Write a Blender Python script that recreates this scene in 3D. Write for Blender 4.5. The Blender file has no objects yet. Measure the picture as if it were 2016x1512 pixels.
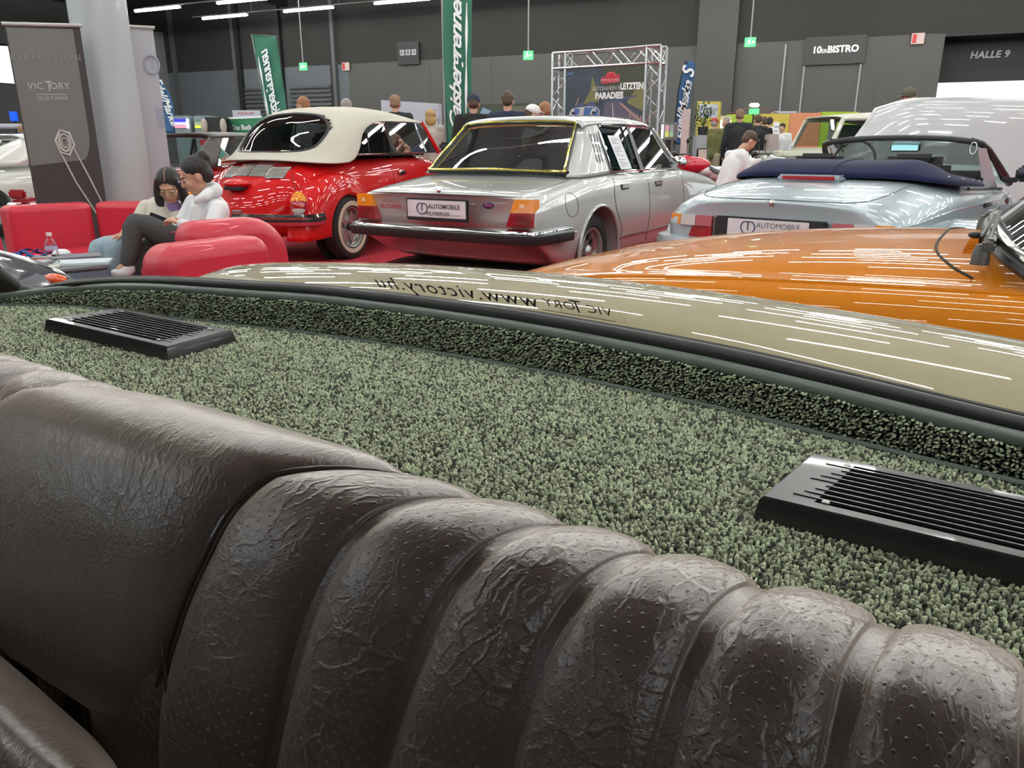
import bpy, bmesh, math, random
import numpy as np
from mathutils import Vector, Matrix
R = math.radians
random.seed(7); rng = np.random.default_rng(7)
SC = bpy.context.scene
COL = SC.collection
# ---------------------------------------------------------------- camera, world, exposure
cam = bpy.data.objects.new('camera', bpy.data.cameras.new('camera')); COL.objects.link(cam)
cam.data.sensor_width = 36.0; cam.data.lens = 36.0*1500/2016
cam.data.clip_start = 0.02; cam.data.clip_end = 200
cam.location = (0, 0, 1.1); cam.rotation_euler = (R(90-17.2), 0, 0)
cam.data.dof.use_dof = False
SC.camera = cam
W = bpy.data.worlds.new('daylight'); SC.world = W; W.use_nodes = True
bg = W.node_tree.nodes['Background']; bg.inputs[0].default_value = (0.84, 0.93, 1.0, 1); bg.inputs[1].default_value = 1.25
SC.view_settings.view_transform = 'Standard'; SC.view_settings.look = 'None'
SC.view_settings.exposure = 0.45; SC.view_settings.gamma = 1.0; SC.view_settings.use_curve_mapping = False
SC.cycles.max_bounces = 8; SC.cycles.transparent_max_bounces = 16; SC.cycles.glossy_bounces = 4; SC.cycles.diffuse_bounces = 3
SC.cycles.caustics_reflective = False; SC.cycles.caustics_refractive = False
SC.cycles.sample_clamp_indirect = 4.0
SC.cycles.use_denoising = True
TUBE_POWER = 34.0
# ---------------------------------------------------------------- helpers
F_ = 1500.0; P_ = R(17.2); H_ = 1.1
def ray(u, v):
    x = (u-1008)/F_; zc = -(v-756)/F_
    return np.array([x, math.cos(P_)+math.sin(P_)*zc, -math.sin(P_)+math.cos(P_)*zc])
def at_y(u, v, y):
    r = ray(u, v); return Vector(r*(y/r[1])+np.array([0, 0, H_]))
def at_z(u, v, z):
    r = ray(u, v); return Vector(r*((z-H_)/r[2])+np.array([0, 0, H_]))

MATS = {}
def mat(name, col=(.5,.5,.5), rough=.5, metal=0., coat=0., spec=.5, emit=None, es=1., bump=None, alpha=None, var=None, sheen=0, coatr=.03):
    """bump=(scale,strength[,distance]); var=(scale,amount) soft mottling of the thing's own colour"""
    if name in MATS: return MATS[name]
    m = bpy.data.materials.new(name); m.use_nodes = True; nt = m.node_tree; b = nt.nodes['Principled BSDF']
    b.inputs['Base Color'].default_value = (*col, 1); b.inputs['Roughness'].default_value = rough
    b.inputs['Metallic'].default_value = metal; b.inputs['Coat Weight'].default_value = coat
    b.inputs['Coat Roughness'].default_value = coatr; b.inputs['Specular IOR Level'].default_value = spec
    b.inputs['Sheen Weight'].default_value = sheen
    if emit: b.inputs['Emission Color'].default_value = (*emit, 1); b.inputs['Emission Strength'].default_value = es
    tc = None
    if bump or var: tc = nt.nodes.new('ShaderNodeTexCoord')
    if var:
        n = nt.nodes.new('ShaderNodeTexNoise'); n.inputs['Scale'].default_value = var[0]; n.inputs['Detail'].default_value = 4
        nt.links.new(tc.outputs['Object'], n.inputs['Vector'])
        r = nt.nodes.new('ShaderNodeMix'); r.data_type = 'RGBA'
        r.inputs[6].default_value = (*[c*(1-var[1]) for c in col], 1); r.inputs[7].default_value = (*[min(1, c*(1+var[1])) for c in col], 1)
        nt.links.new(n.outputs['Fac'], r.inputs[0]); nt.links.new(r.outputs[2], b.inputs['Base Color'])
    if bump:
        n = nt.nodes.new('ShaderNodeTexNoise'); n.inputs['Scale'].default_value = bump[0]; n.inputs['Detail'].default_value = 3
        nt.links.new(tc.outputs['Object'], n.inputs['Vector'])
        bp = nt.nodes.new('ShaderNodeBump'); bp.inputs['Strength'].default_value = bump[1]; bp.inputs['Distance'].default_value = bump[2] if len(bump) > 2 else .01
        nt.links.new(n.outputs['Fac'], bp.inputs['Height']); nt.links.new(bp.outputs[0], b.inputs['Normal'])
    MATS[name] = m; return m
def glass(name, tint=(.9,.93,.92), refl=.5, ior=1.45, rough=.01):
    """thin pane: see-through with a Fresnel sheen"""
    if name in MATS: return MATS[name]
    m = bpy.data.materials.new(name); m.use_nodes = True; nt = m.node_tree; nt.nodes.clear()
    o = nt.nodes.new('ShaderNodeOutputMaterial'); t = nt.nodes.new('ShaderNodeBsdfTransparent'); g = nt.nodes.new('ShaderNodeBsdfGlossy')
    t.inputs[0].default_value = (*tint, 1); g.inputs['Roughness'].default_value = rough; g.inputs[0].default_value = (1, 1, 1, 1)
    f = nt.nodes.new('ShaderNodeFresnel'); f.inputs[0].default_value = ior
    k = nt.nodes.new('ShaderNodeMath'); k.operation = 'MULTIPLY'; k.inputs[1].default_value = refl
    mx = nt.nodes.new('ShaderNodeMixShader')
    nt.links.new(f.outputs[0], k.inputs[0]); nt.links.new(k.outputs[0], mx.inputs[0]); nt.links.new(t.outputs[0], mx.inputs[1]); nt.links.new(g.outputs[0], mx.inputs[2])
    nt.links.new(mx.outputs[0], o.inputs[0]); MATS[name] = m; return m
def tag(o, label=None, cat=None, group=None, kind=None):
    if label: o['label'] = label
    if cat: o['category'] = cat
    if group: o['group'] = group
    if kind: o['kind'] = kind
    return o
def thing(name, label, cat, loc=(0,0,0), rz=0, group=None):
    o = bpy.data.objects.new(name, None); COL.objects.link(o); o.empty_display_size = .1
    o.location = loc; o.rotation_euler = (0, 0, rz); return tag(o, label, cat, group)
def put(name, me, m=None, parent=None, smooth=True):
    o = bpy.data.objects.new(name, me); COL.objects.link(o)
    if m is not None:
        me.materials.clear(); me.materials.append(m)
    if smooth == True: me.polygons.foreach_set('use_smooth', [True]*len(me.polygons))
    elif smooth == 'auto':
        me.polygons.foreach_set('use_smooth', [True]*len(me.polygons)); me.set_sharp_from_angle(angle=R(35))
    if parent: o.parent = parent
    return o
class MB:
    """collects shapes, then links them as ONE mesh object"""
    def __init__(s): s.v = []; s.f = []
    def add(s, vs, fs, M=None):
        k = len(s.v)
        s.v += [tuple(M @ Vector(p)) if M else tuple(p) for p in vs]; s.f += [tuple(i+k for i in f) for f in fs]; return s
    def box(s, c, d, M=None, bev=0):
        x, y, z = [q/2 for q in d]
        if bev:
            bm = bmesh.new(); bmesh.ops.create_cube(bm, size=1); bmesh.ops.scale(bm, vec=d, verts=bm.verts)
            bmesh.ops.bevel(bm, geom=bm.edges[:], offset=bev, segments=2, affect='EDGES', clamp_overlap=True)
            bmesh.ops.translate(bm, vec=c, verts=bm.verts); bm.verts.ensure_lookup_table()
            vs = [tuple(v.co) for v in bm.verts]; fs = [[v.index for v in f.verts] for f in bm.faces]; bm.free(); return s.add(vs, fs, M)
        vs = [(c[0]+i*x, c[1]+j*y, c[2]+k*z) for i in (-1, 1) for j in (-1, 1) for k in (-1, 1)]
        return s.add(vs, [(0,1,3,2),(4,6,7,5),(0,4,5,1),(2,3,7,6),(0,2,6,4),(1,5,7,3)], M)
    def tube(s, pts, r, n=10, closed=False, M=None, cap=True, sy=1.0):
        pts = [Vector(p) for p in pts]; N = len(pts); rr = r if isinstance(r, (list, tuple)) else [r]*N
        vs = []; up0 = None
        for i, p in enumerate(pts):
            a = pts[(i-1) % N] if (closed or i) else p; b = pts[(i+1) % N] if (closed or i < N-1) else p
            t = (b-a).normalized() if (b-a).length > 1e-9 else Vector((0, 0, 1))
            if up0 is None: up0 = Vector((0, 0, 1)) if abs(t.z) < .9 else Vector((1, 0, 0))
            u = t.cross(up0)
            u = u.normalized() if u.length > 1e-6 else Vector((1, 0, 0)); w = u.cross(t).normalized(); up0 = w
            for k in range(n):
                q = 2*math.pi*k/n; vs.append(p+(u*math.cos(q)+w*math.sin(q)*sy)*rr[i])
        fs = []
        for i in range(N if closed else N-1):
            for k in range(n):
                fs.append((i*n+k, i*n+(k+1) % n, ((i+1) % N)*n+(k+1) % n, ((i+1) % N)*n+k))
        if not closed and cap: fs.append(tuple(range(n))[::-1]); fs.append(tuple((N-1)*n+k for k in range(n)))
        return s.add(vs, fs, M)
    def lathe(s, prof, n=24, M=None, arc=1.0):
        """prof = [(r,z)] turned about z"""
        vs = []; fs = []; m = len(prof)
        for k in range(n):
            q = 2*math.pi*k/n
            for r, z in prof: vs.append((r*math.cos(q), r*math.sin(q), z))
        for k in range(n):
            for j in range(m-1): fs.append((k*m+j, ((k+1) % n)*m+j, ((k+1) % n)*m+j+1, k*m+j+1))
        return s.add(vs, fs, M)
    def ell(s, c, r, n=12, m=8, M=None):
        vs = [(c[0], c[1], c[2]+r[2])]; fs = []
        for j in range(1, m):
            t = math.pi*j/m
            for k in range(n):
                q = 2*math.pi*k/n; vs.append((c[0]+r[0]*math.sin(t)*math.cos(q), c[1]+r[1]*math.sin(t)*math.sin(q), c[2]+r[2]*math.cos(t)))
        vs.append((c[0], c[1], c[2]-r[2])); L = len(vs)-1
        for k in range(n):
            fs.append((0, 1+k, 1+(k+1) % n)); fs.append((L, 1+(m-2)*n+(k+1) % n, 1+(m-2)*n+k))
            for j in range(m-2): fs.append((1+j*n+k, 1+(j+1)*n+k, 1+(j+1)*n+(k+1) % n, 1+j*n+(k+1) % n))
        return s.add(vs, fs, M)
    def quad(s, a, b, c, d, t=0, M=None):
        a, b, c, d = map(Vector, (a, b, c, d))
        if not t: return s.add([a, b, c, d], [(0, 1, 2, 3)], M)
        n = (b-a).cross(d-a).normalized()*t
        return s.add([a, b, c, d, a-n, b-n, c-n, d-n], [(0,1,2,3),(7,6,5,4),(0,4,5,1),(1,5,6,2),(2,6,7,3),(3,7,4,0)], M)
    def prism(s, poly, n, t, M=None):
        """flat outline (list of 3D points) given thickness t along n"""
        n = Vector(n).normalized()*t; k = len(poly); p = [Vector(q) for q in poly]
        return s.add(p+[q+n for q in p], [tuple(range(k))[::-1], tuple(range(k, 2*k))]+[(i, (i+1) % k, (i+1) % k+k, i+k) for i in range(k)], M)
    def mesh(s, name='m', fixn=True):
        me = bpy.data.meshes.new(name); me.from_pydata([tuple(v) for v in s.v], [], s.f); me.update()
        if fixn:
            bm = bmesh.new(); bm.from_mesh(me); bmesh.ops.recalc_face_normals(bm, faces=bm.faces); bm.to_mesh(me); bm.free()
        return me
    def obj(s, name, m, parent=None, smooth='auto', fixn=True):
        return put(name, s.mesh(name, fixn), m, parent, smooth)
def cr(P, n, closed=False):
    """Catmull-Rom through points P (k,3), n samples per span"""
    P = np.array(P, float); k = len(P)
    Q = np.vstack([P[-1:], P, P[:2]]) if closed else np.vstack([2*P[0]-P[1], P, 2*P[-1]-P[-2]])
    out = []
    for i in range(k if closed else k-1):
        a, b, c, d = Q[i], Q[i+1], Q[i+2], Q[i+3]
        for t in np.arange(n)/n:
            out.append(.5*((2*b)+(c-a)*t+(2*a-5*b+4*c-d)*t*t+(3*b-a-3*c+d)*t**3))
    if not closed: out.append(P[-1])
    return np.array(out)
def grid_pts(C, nu, nv):
    C = np.array(C, float)               # rows x cols x 3
    rows = np.array([cr(r, nv) for r in C]); return np.array([cr(rows[:, j], nu) for j in range(rows.shape[1])]).transpose(1, 0, 2)
def grid_mesh(G, mb=None, skip=None, closeu=False):
    mb = mb or MB(); a, b = G.shape[:2]
    fs = [(i*b+j, i*b+j+1, ((i+1) % a)*b+j+1, ((i+1) % a)*b+j) for i in range(a if closeu else a-1) for j in range(b-1) if not (skip and skip(i, j))]
    return mb.add([tuple(p) for p in G.reshape(-1, 3)], fs)
def thick(o, t, off=-1):
    m = o.modifiers.new('solid', 'SOLIDIFY'); m.thickness = t; m.offset = off; return o
def patch(name, C, m, parent=None, nu=5, nv=5, t=0, mirror=False, skip=None, off=-1):
    G = grid_pts(C, nu, nv); mb = grid_mesh(G, skip=skip)
    if mirror:
        G2 = G.copy(); G2[:, :, 1] *= -1; grid_mesh(G2[:, ::-1], mb, skip=(lambda i, j: skip(i, G.shape[1]-2-j)) if skip else None)
    me = mb.mesh(name, fixn=False)
    if mirror:
        bm = bmesh.new(); bm.from_mesh(me); bmesh.ops.remove_doubles(bm, verts=bm.verts, dist=1e-5); bm.to_mesh(me); bm.free()
    o = put(name, me, m, parent)
    if t: thick(o, t, off)
    return o
def body_loft(name, st, m, parent, sub=2, cuts=(), caps=True, sharp=None):
    """st: stations of half-section points (x,y,z) from centre-top to centre-bottom; mirrored, capped and subdivided; cuts = (x,y,z,r,depth) wheel wells"""
    K = len(st[0]); vs = []; fs = []; n = 2*K-2
    for s_ in st:
        row = list(s_)+[(p[0], -p[1], p[2]) for p in s_[-2:0:-1]]; vs += row
    for i in range(len(st)-1):
        for k in range(n): fs.append((i*n+k, i*n+(k+1) % n, (i+1)*n+(k+1) % n, (i+1)*n+k))
    if caps: fs.append(tuple(range(n))[::-1]); fs.append(tuple((len(st)-1)*n+k for k in range(n)))
    mb = MB(); mb.add(vs, fs); me = mb.mesh(name)
    o = put(name, me, m, parent)
    if sharp:
        cl = me.attributes.new('crease_edge', 'FLOAT', 'EDGE')
        for e in me.edges:
            a, b = e.vertices; ka, kb = a % n, b % n
            if ka == kb and (ka in sharp or (n-ka) % n in sharp): cl.data[e.index].value = sharp.get(ka, sharp.get((n-ka) % n, 0))
    sm = o.modifiers.new('sub', 'SUBSURF'); sm.levels = sub; sm.render_levels = sub
    if cuts:
        tmp = []
        for (x, y, z, r, d) in cuts:
            c = MB().lathe([(0, -d/2), (r, -d/2), (r, d/2), (0, d/2)], 40, Matrix.Translation((x, y, z)) @ Matrix.Rotation(R(90), 4, 'X')).mesh('c')
            bm = bmesh.new(); bm.from_mesh(c); bmesh.ops.remove_doubles(bm, verts=bm.verts, dist=1e-5); bmesh.ops.recalc_face_normals(bm, faces=bm.faces); bm.to_mesh(c); bm.free()
            co = bpy.data.objects.new('cut', c); COL.objects.link(co); co.parent = parent; tmp.append(co)
            b = o.modifiers.new('b', 'BOOLEAN'); b.object = co; b.operation = 'DIFFERENCE'; b.solver = 'EXACT'
        bpy.context.view_layer.update()
        new = bpy.data.meshes.new_from_object(o.evaluated_get(bpy.context.evaluated_depsgraph_get()))
        o.modifiers.clear(); o.data = new; new.materials.clear(); new.materials.append(m)
        new.polygons.foreach_set('use_smooth', [True]*len(new.polygons)); new.set_sharp_from_angle(angle=R(40))
        for co in tmp: bpy.data.objects.remove(co)
    return o
def text_mesh(s, size=1., shear=0., bold=0., align='CENTER', extrude=0.0, spacing=1.0, xs=1.0):
    c = bpy.data.curves.new('t', 'FONT'); c.body = s; c.size = size; c.shear = shear; c.offset = bold; c.align_x = align; c.align_y = 'CENTER'
    c.extrude = extrude; c.space_character = spacing; c.resolution_u = 3
    o = bpy.data.objects.new('t', c); COL.objects.link(o); bpy.context.view_layer.update()
    me = bpy.data.meshes.new_from_object(o.evaluated_get(bpy.context.evaluated_depsgraph_get())); bpy.data.objects.remove(o)
    if xs != 1.0:
        for v in me.vertices: v.co.x *= xs
    return me
def text(name, s, size, m, parent, M, **k):
    me = text_mesh(s, size, **k); me.transform(M); return put(name, me, m, parent, smooth=False)
def frame_mat(o, x, y):
    """matrix with origin o, x axis x, y axis y (made square)"""
    x = Vector(x).normalized(); z = x.cross(Vector(y)).normalized(); y = z.cross(x)
    M = Matrix.Identity(4)
    for i, a in enumerate((x, y, z)):
        for j in range(3): M[j][i] = a[j]
    for j in range(3): M[j][3] = o[j]
    return M
def copy_tree(o, parent=None):
    c = o.copy(); COL.objects.link(c); c.parent = parent
    for ch in list(o.children): copy_tree(ch, c)
    return c
# ================================================================ HALL: ceiling tubes
WN = np.array([.408, .913]); WD = np.array([.913, -.408])      # back wall normal and direction
tube_m = mat('tube_light', (.9, .9, .9), .4, emit=(1.0, .985, .95), es=TUBE_POWER)
house = mat('tube_housing', (.55, .55, .55), .4)
def tube_proto():
    mb = MB(); mb.box((0, 0, -.045), (2.25, .11, .07), bev=.02); return mb.mesh('tube')
tube_me = tube_proto(); cap_me = MB().box((0, 0, .01), (2.3, .07, .05)).mesh('cap')
first = True
for i in range(15):
    n_ = 25.0-2.3*i
    for j in range(12):
        d_ = -25.5+4.0*j+(1.15 if i % 2 else 2.15)
        p = WN*n_+WD*d_
        if (p[0]+17.9)*.913-(p[1]-38)*.408 < 2.2 or p[0] > 20.5 or p[1] < -18 or WN @ p < -99: continue
        t = thing('tube_light', 'long white fluorescent tube light in the rows under the dark ceiling', 'lamp', (p[0], p[1], 6.0), math.atan2(WD[1], WD[0]), 'ceiling tube lights')
        put('diffuser', tube_me, tube_m, t) if first else put('diffuser', tube_me, None, t)
        put('housing', cap_me, house, t) if first else put('housing', cap_me, None, t)
        first = False
# ================================================================ THE CAR WE SIT IN (khaki, looking back over its rear seats)
TH0 = math.atan2(-.5495, .8355)
car0 = thing('classic_car', 'khaki classic car in front, its leather rear seat, green parcel shelf and lid showing', 'car', (0, 0, 0), TH0)
cT, sT = math.cos(TH0), math.sin(TH0)
def abray(u, v):
    r = ray(u, v); return np.array([r[0]*cT+r[1]*sT, -r[0]*sT+r[1]*cT, r[2]])
def ab_b(u, v, b):
    r = abray(u, v); return tuple(r*(b/r[1])+np.array([0, 0, H_]))
def ab_z(u, v, z):
    r = abray(u, v); return tuple(r*((z-H_)/r[2])+np.array([0, 0, H_]))

def leather(name, perf):
    m = bpy.data.materials.new(name); m.use_nodes = True; nt = m.node_tree; L = nt.links; b = nt.nodes['Principled BSDF']
    N = lambda t: nt.nodes.new('ShaderNode'+t)
    def math_(op, a, c=None, c2=None):
        n = N('Math'); n.operation = op
        for i, q in enumerate((a, c, c2)):
            if q is None: continue
            if isinstance(q, (int, float)): n.inputs[i].default_value = q
            else: L.new(q, n.inputs[i])
        return n.outputs[0]
    uv = N('UVMap'); uv.uv_map = 'UVMap'
    nz = N('TexNoise'); nz.inputs['Scale'].default_value = 55; nz.inputs['Detail'].default_value = 3; L.new(uv.outputs[0], nz.inputs['Vector'])
    mixv = N('VectorMath'); mixv.operation = 'MULTIPLY_ADD'; L.new(nz.outputs['Color'], mixv.inputs[0]); mixv.inputs[1].default_value = (.016,)*3; L.new(uv.outputs[0], mixv.inputs[2])
    def vor(sc, stretch):
        mp = N('Mapping'); mp.inputs['Scale'].default_value = stretch; L.new(mixv.outputs[0], mp.inputs['Vector'])
        v = N('TexVoronoi'); v.feature = 'DISTANCE_TO_EDGE'; v.inputs['Scale'].default_value = sc; L.new(mp.outputs[0], v.inputs['Vector'])
        return math_('MINIMUM', v.outputs['Distance'], .14)
    w1 = vor(95, (1, .6, 1)); w2 = vor(230, (1, .8, 1))
    fine = N('TexNoise'); fine.inputs['Scale'].default_value = 900; fine.inputs['Detail'].default_value = 2; L.new(uv.outputs[0], fine.inputs['Vector'])
    soft = N('TexNoise'); soft.inputs['Scale'].default_value = 28; soft.inputs['Detail'].default_value = 2; L.new(uv.outputs[0], soft.inputs['Vector'])
    wz = N('TexNoise'); wz.inputs['Scale'].default_value = 14; L.new(uv.outputs[0], wz.inputs['Vector'])     # where the creases are strong
    amt = N('MapRange'); amt.inputs[1].default_value = .38; amt.inputs[2].default_value = .62; amt.inputs[3].default_value = .15; amt.inputs[4].default_value = 1.0; L.new(wz.outputs['Fac'], amt.inputs[0])
    at = N('Attribute'); at.attribute_name = 'perf'
    if perf: amt = math_('MULTIPLY', amt.outputs[0], at.outputs['Fac'])
    else: amt = amt.outputs[0]
    h = math_('MULTIPLY', math_('MULTIPLY', w1, amt), 5.0 if perf else 2.2)
    h = math_('ADD', h, math_('MULTIPLY', w2, .8 if perf else 1.1))
    h = math_('ADD', h, math_('MULTIPLY', fine.outputs['Fac'], .10))
    h = math_('ADD', h, math_('MULTIPLY', soft.outputs['Fac'], .9))
    if perf:
        sp = N('SeparateXYZ'); L.new(uv.outputs[0], sp.inputs[0])
        y = math_('DIVIDE', sp.outputs[1], .0052); row = math_('FLOOR', y); odd = math_('MODULO', row, 2.0)
        x = math_('ADD', math_('DIVIDE', sp.outputs[0], .0068), math_('MULTIPLY', odd, .5))
        fx = math_('MULTIPLY', math_('SUBTRACT', math_('FRACT', x), .5), .0068); fy = math_('MULTIPLY', math_('SUBTRACT', math_('FRACT', y), .5), .0052)
        d = math_('SQRT', math_('ADD', math_('MULTIPLY', fx, fx), math_('MULTIPLY', fy, fy)))
        hole = N('MapRange'); hole.interpolation_type = 'SMOOTHSTEP'; hole.inputs[1].default_value = .0004; hole.inputs[2].default_value = .00085; hole.inputs[3].default_value = 1; hole.inputs[4].default_value = 0; L.new(d, hole.inputs[0])
        ho = math_('MULTIPLY', hole.outputs[0], at.outputs['Fac'])
        h = math_('SUBTRACT', h, math_('MULTIPLY', ho, 1.1))
    bp = N('Bump'); bp.inputs['Strength'].default_value = .65; bp.inputs['Distance'].default_value = .0012; L.new(h, bp.inputs['Height']); L.new(bp.outputs[0], b.inputs['Normal'])
    mc = N('Mix'); mc.data_type = 'RGBA'; mc.inputs[6].default_value = (.068, .045, .036, 1); mc.inputs[7].default_value = (.098, .067, .054, 1); L.new(soft.outputs['Fac'], mc.inputs[0])
    col = mc.outputs[2]
    if perf:
        m2 = N('Mix'); m2.data_type = 'RGBA'; L.new(ho, m2.inputs[0]); L.new(col, m2.inputs[6]); m2.inputs[7].default_value = (.006, .005, .005, 1); col = m2.outputs[2]
    L.new(col, b.inputs['Base Color']); b.inputs['Roughness'].default_value = .38; b.inputs['Specular IOR Level'].default_value = .9; b.inputs['Coat Weight'].default_value = .7; b.inputs['Coat Roughness'].default_value = .30; b.inputs['Coat IOR'].default_value = 1.8; L.new(bp.outputs[0], b.inputs['Coat Normal'])
    b.inputs['Sheen Weight'].default_value = .9; b.inputs['Sheen Roughness'].default_value = .45; b.inputs['Sheen Tint'].default_value = (1, .84, .74, 1)
    return m
LP = leather('brown_leather_perforated', True); LS = leather('brown_leather_smooth', False)
PROF = np.array([(.378, .862), (.368, .876), (.352, .886), (.330, .8915), (.309, .889), (.295, .878), (.284, .860), (.272, .830), (.262, .795), (.252, .75), (.243, .70), (.236, .64), (.230, .56), (.226, .46)])
PC = cr(np.c_[PROF, np.zeros(len(PROF))], 9)[:, :2]
ARC = np.r_[0, np.cumsum(np.hypot(*np.diff(PC, axis=0).T))]
NR = np.zeros_like(PC); dd = np.gradient(PC, axis=0); NR[:, 0] = dd[:, 1]; NR[:, 1] = -dd[:, 0]; NR /= np.linalg.norm(NR, axis=1)[:, None]
NR = -NR if NR[30, 1] < 0 and NR[30, 0] > 0 else NR
if NR[len(NR)//2, 0] > 0: NR = -NR
KS = [0, 18, 38, 63, 90, len(PC)-1]     # profile rows where seam positions are given
def seamA(vals): return np.interp(np.arange(len(PC)), KS, vals)
SEAM = [(-.318, -.323, -.395, -.430, -.475, -.50), (-.258, -.261, -.295, -.325, -.350, -.37), (-.194, -.197, -.217, -.240, -.268, -.285), (-.137, -.139, -.154, -.172, -.190, -.20),
        (-.080, -.081, -.090, -.098, -.110, -.118), (-.022, -.022, -.028, -.028, -.030, -.032), (.037, .037, .036, .042, .050, .055), (.096, .096, .10, .115, .13, .14)]
def surface(colA, hgt, name, m, perf=None, uvs=None, parent=car0, t=0):
    """colA: rows x cols lateral positions; hgt: rows x cols outward bulge"""
    a, b = colA.shape; P = np.zeros((a, b, 3)); P[:, :, 0] = colA
    P[:, :, 1] = PC[:a, None, 0]+NR[:a, None, 0]*hgt; P[:, :, 2] = PC[:a, None, 1]+NR[:a, None, 1]*hgt
    me = grid_mesh(P).mesh(name, fixn=False)
    uvl = me.uv_layers.new(name='UVMap'); U = np.zeros((a*b, 2)); U[:, 0] = (uvs if uvs is not None else colA).reshape(-1); U[:, 1] = np.repeat(ARC[:a], b)
    li = np.zeros(len(me.loops), int); me.loops.foreach_get('vertex_index', li); uvl.data.foreach_set('uv', U[li].astype(np.float32).reshape(-1))
    at = me.attributes.new('perf', 'FLOAT', 'POINT'); at.data.foreach_set('value', (perf if perf is not None else np.zeros((a, b))).astype(np.float32).reshape(-1))
    return put(name, me, m, parent)
def pleated(name, mirror=False):
    cols = []; hs = []; pf = []; uv = []
    ch = .0056; E = (1-np.cos(np.linspace(0, np.pi/2, 13)))          # half a pleat, closely spaced at its edge
    half = [('c', 0.), ('c', .5), ('c', .93)]+[('e', q) for q in E]
    for i in range(len(SEAM)-1):
        A = seamA(SEAM[i]); B = seamA(SEAM[i+1]); w = B-A
        for mir, seq in ((0, half), (1, half[-2:0:-1])):
            for kind, q in seq:
                d = ch*q if kind == 'c' else ch+(w/2-ch)*q
                h = np.zeros(len(w)) if kind == 'c' else np.full(len(w), .0012+.0088*(1-(1-q)**2.3)**.58)
                x = B-d if mir else A+d; t = (w-d)/w if mir else d/w
                cols.append(x); hs.append(h); pf.append(np.full(len(w), 1.0 if kind == 'e' and q > .05 else 0.)); uv.append(i*.061+t*.061)
    cols.append(seamA(SEAM[-1])); hs.append(np.zeros(len(PC))); pf.append(np.zeros(len(PC))); uv.append(np.full(len(PC), .061*(len(SEAM)-1)))
    C = np.array(cols).T; Hh = np.array(hs).T; p = np.array(pf).T; u = np.array(uv).T
    fade = np.interp(ARC, [0, .05, .085], [.70, .75, 1])[:, None]; Hh = Hh*fade
    if mirror: C = (-.92-C)[:, ::-1]; Hh = Hh[:, ::-1]; p = p[:, ::-1]; u = u[:, ::-1]
    return surface(C, Hh, name, LP, p, u)
tag(pleated('seat_backrest'), 'pleated perforated brown leather back of the near rear seat')
tag(pleated('seat_backrest', True), 'pleated perforated brown leather back of the far rear seat')
# smooth centre panel between the two seats, ending in a rolled lower edge
rows = 98; A = seamA(SEAM[0])[:rows]; Bm = np.interp(np.arange(rows), [0, 18, 38, 63, 97], [-.602, -.60, -.733, -.80, -.90])
tt = np.linspace(0, 1, 60)[None, :]; C = Bm[:, None]+(A-Bm)[:, None]*tt
e = np.minimum(tt, 1-tt)*np.abs(A-Bm)[:, None]; e = np.clip(e/.05, 0, 1)
Hh = (.012*(1-(1-e)**2)**.6)*np.clip(ARC[:rows]/.03, .2, 1)[:, None]+.010*np.sin(np.pi*tt)*np.clip((ARC[:rows]-.04)/.06, 0, 1)[:, None]
k = np.arange(rows)[:, None]; Hh = Hh-np.where(k > 88, ((k-88)/9.)**2*.028, 0)
cp = surface(C, Hh, 'centre_panel', LS, None, C); tag(cp, 'smooth brown leather panel between the two rear seats')
edge = [(C[-1, j], PC[rows-1, 0]+NR[rows-1, 0]*Hh[-1, j]-.003, PC[rows-1, 1]+NR[rows-1, 1]*Hh[-1, j]) for j in range(0, 60, 3)]
edge += [(C[-1, -1]+.003, PC[rows-1, 0]-.008, PC[rows-1, 1]-.006), (C[-1, -1]+.004, PC[rows-1, 0]-.006, PC[rows-1, 1]-.022), (C[-1, -1]-.004, PC[rows-1, 0], PC[rows-1, 1]-.03)]
black = mat('black_rubber', (.012, .012, .013), .45, bump=(400, .1, .001))
MB().tube(cr(edge, 3), .0042, 8).obj('piping', mat('dark_piping', (.05, .038, .034), .3, coat=.5), cp)
# seam threads along the seat's outer edges
for s_ in (0, 1):
    pts = [(seamA(SEAM[0])[i] if not s_ else -.92-seamA(SEAM[0])[i], PC[i, 0]+NR[i, 0]*.0035, PC[i, 1]+NR[i, 1]*.0035) for i in range(6, 117, 4)]
    tag(MB().tube(pts, .0022, 8).obj('seat_piping', mat('dark_piping'), car0), 'dark welt along the edge of the smooth centre panel')
# lower cushion, and a black sheet giving the gap under the centre panel its shade
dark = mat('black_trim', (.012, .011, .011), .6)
MB().quad((-1.25, .30, .70), (-.36, .30, .70), (-.36, .30, .30), (-1.25, .30, .30)).obj('seat_gap_shade', dark, car0)
G = [[ab_b(-500, 1000, .20), ab_b(-150, 1170, .20), ab_b(0, 1290, .20), ab_b(110, 1385, .20), ab_b(205, 1475, .20), ab_b(250, 1560, .20), ab_b(262, 1700, .20)],
     [ab_b(-500, 1060, .16), ab_b(-150, 1240, .155), ab_b(-20, 1350, .155), ab_b(85, 1440, .155), ab_b(175, 1520, .155), ab_b(215, 1600, .155), ab_b(230, 1750, .155)],
     [ab_b(-500, 1250, .13), ab_b(-150, 1420, .13), ab_b(-50, 1500, .13), ab_b(30, 1570, .13), ab_b(100, 1640, .13), ab_b(140, 1700, .13), ab_b(150, 1900, .13)],
     [ab_b(-500, 1500, .13), ab_b(-150, 1700, .13), ab_b(-50, 1760, .13), ab_b(30, 1830, .13), ab_b(100, 1900, .13), ab_b(140, 1960, .13), ab_b(150, 2100, .13)]]
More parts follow.
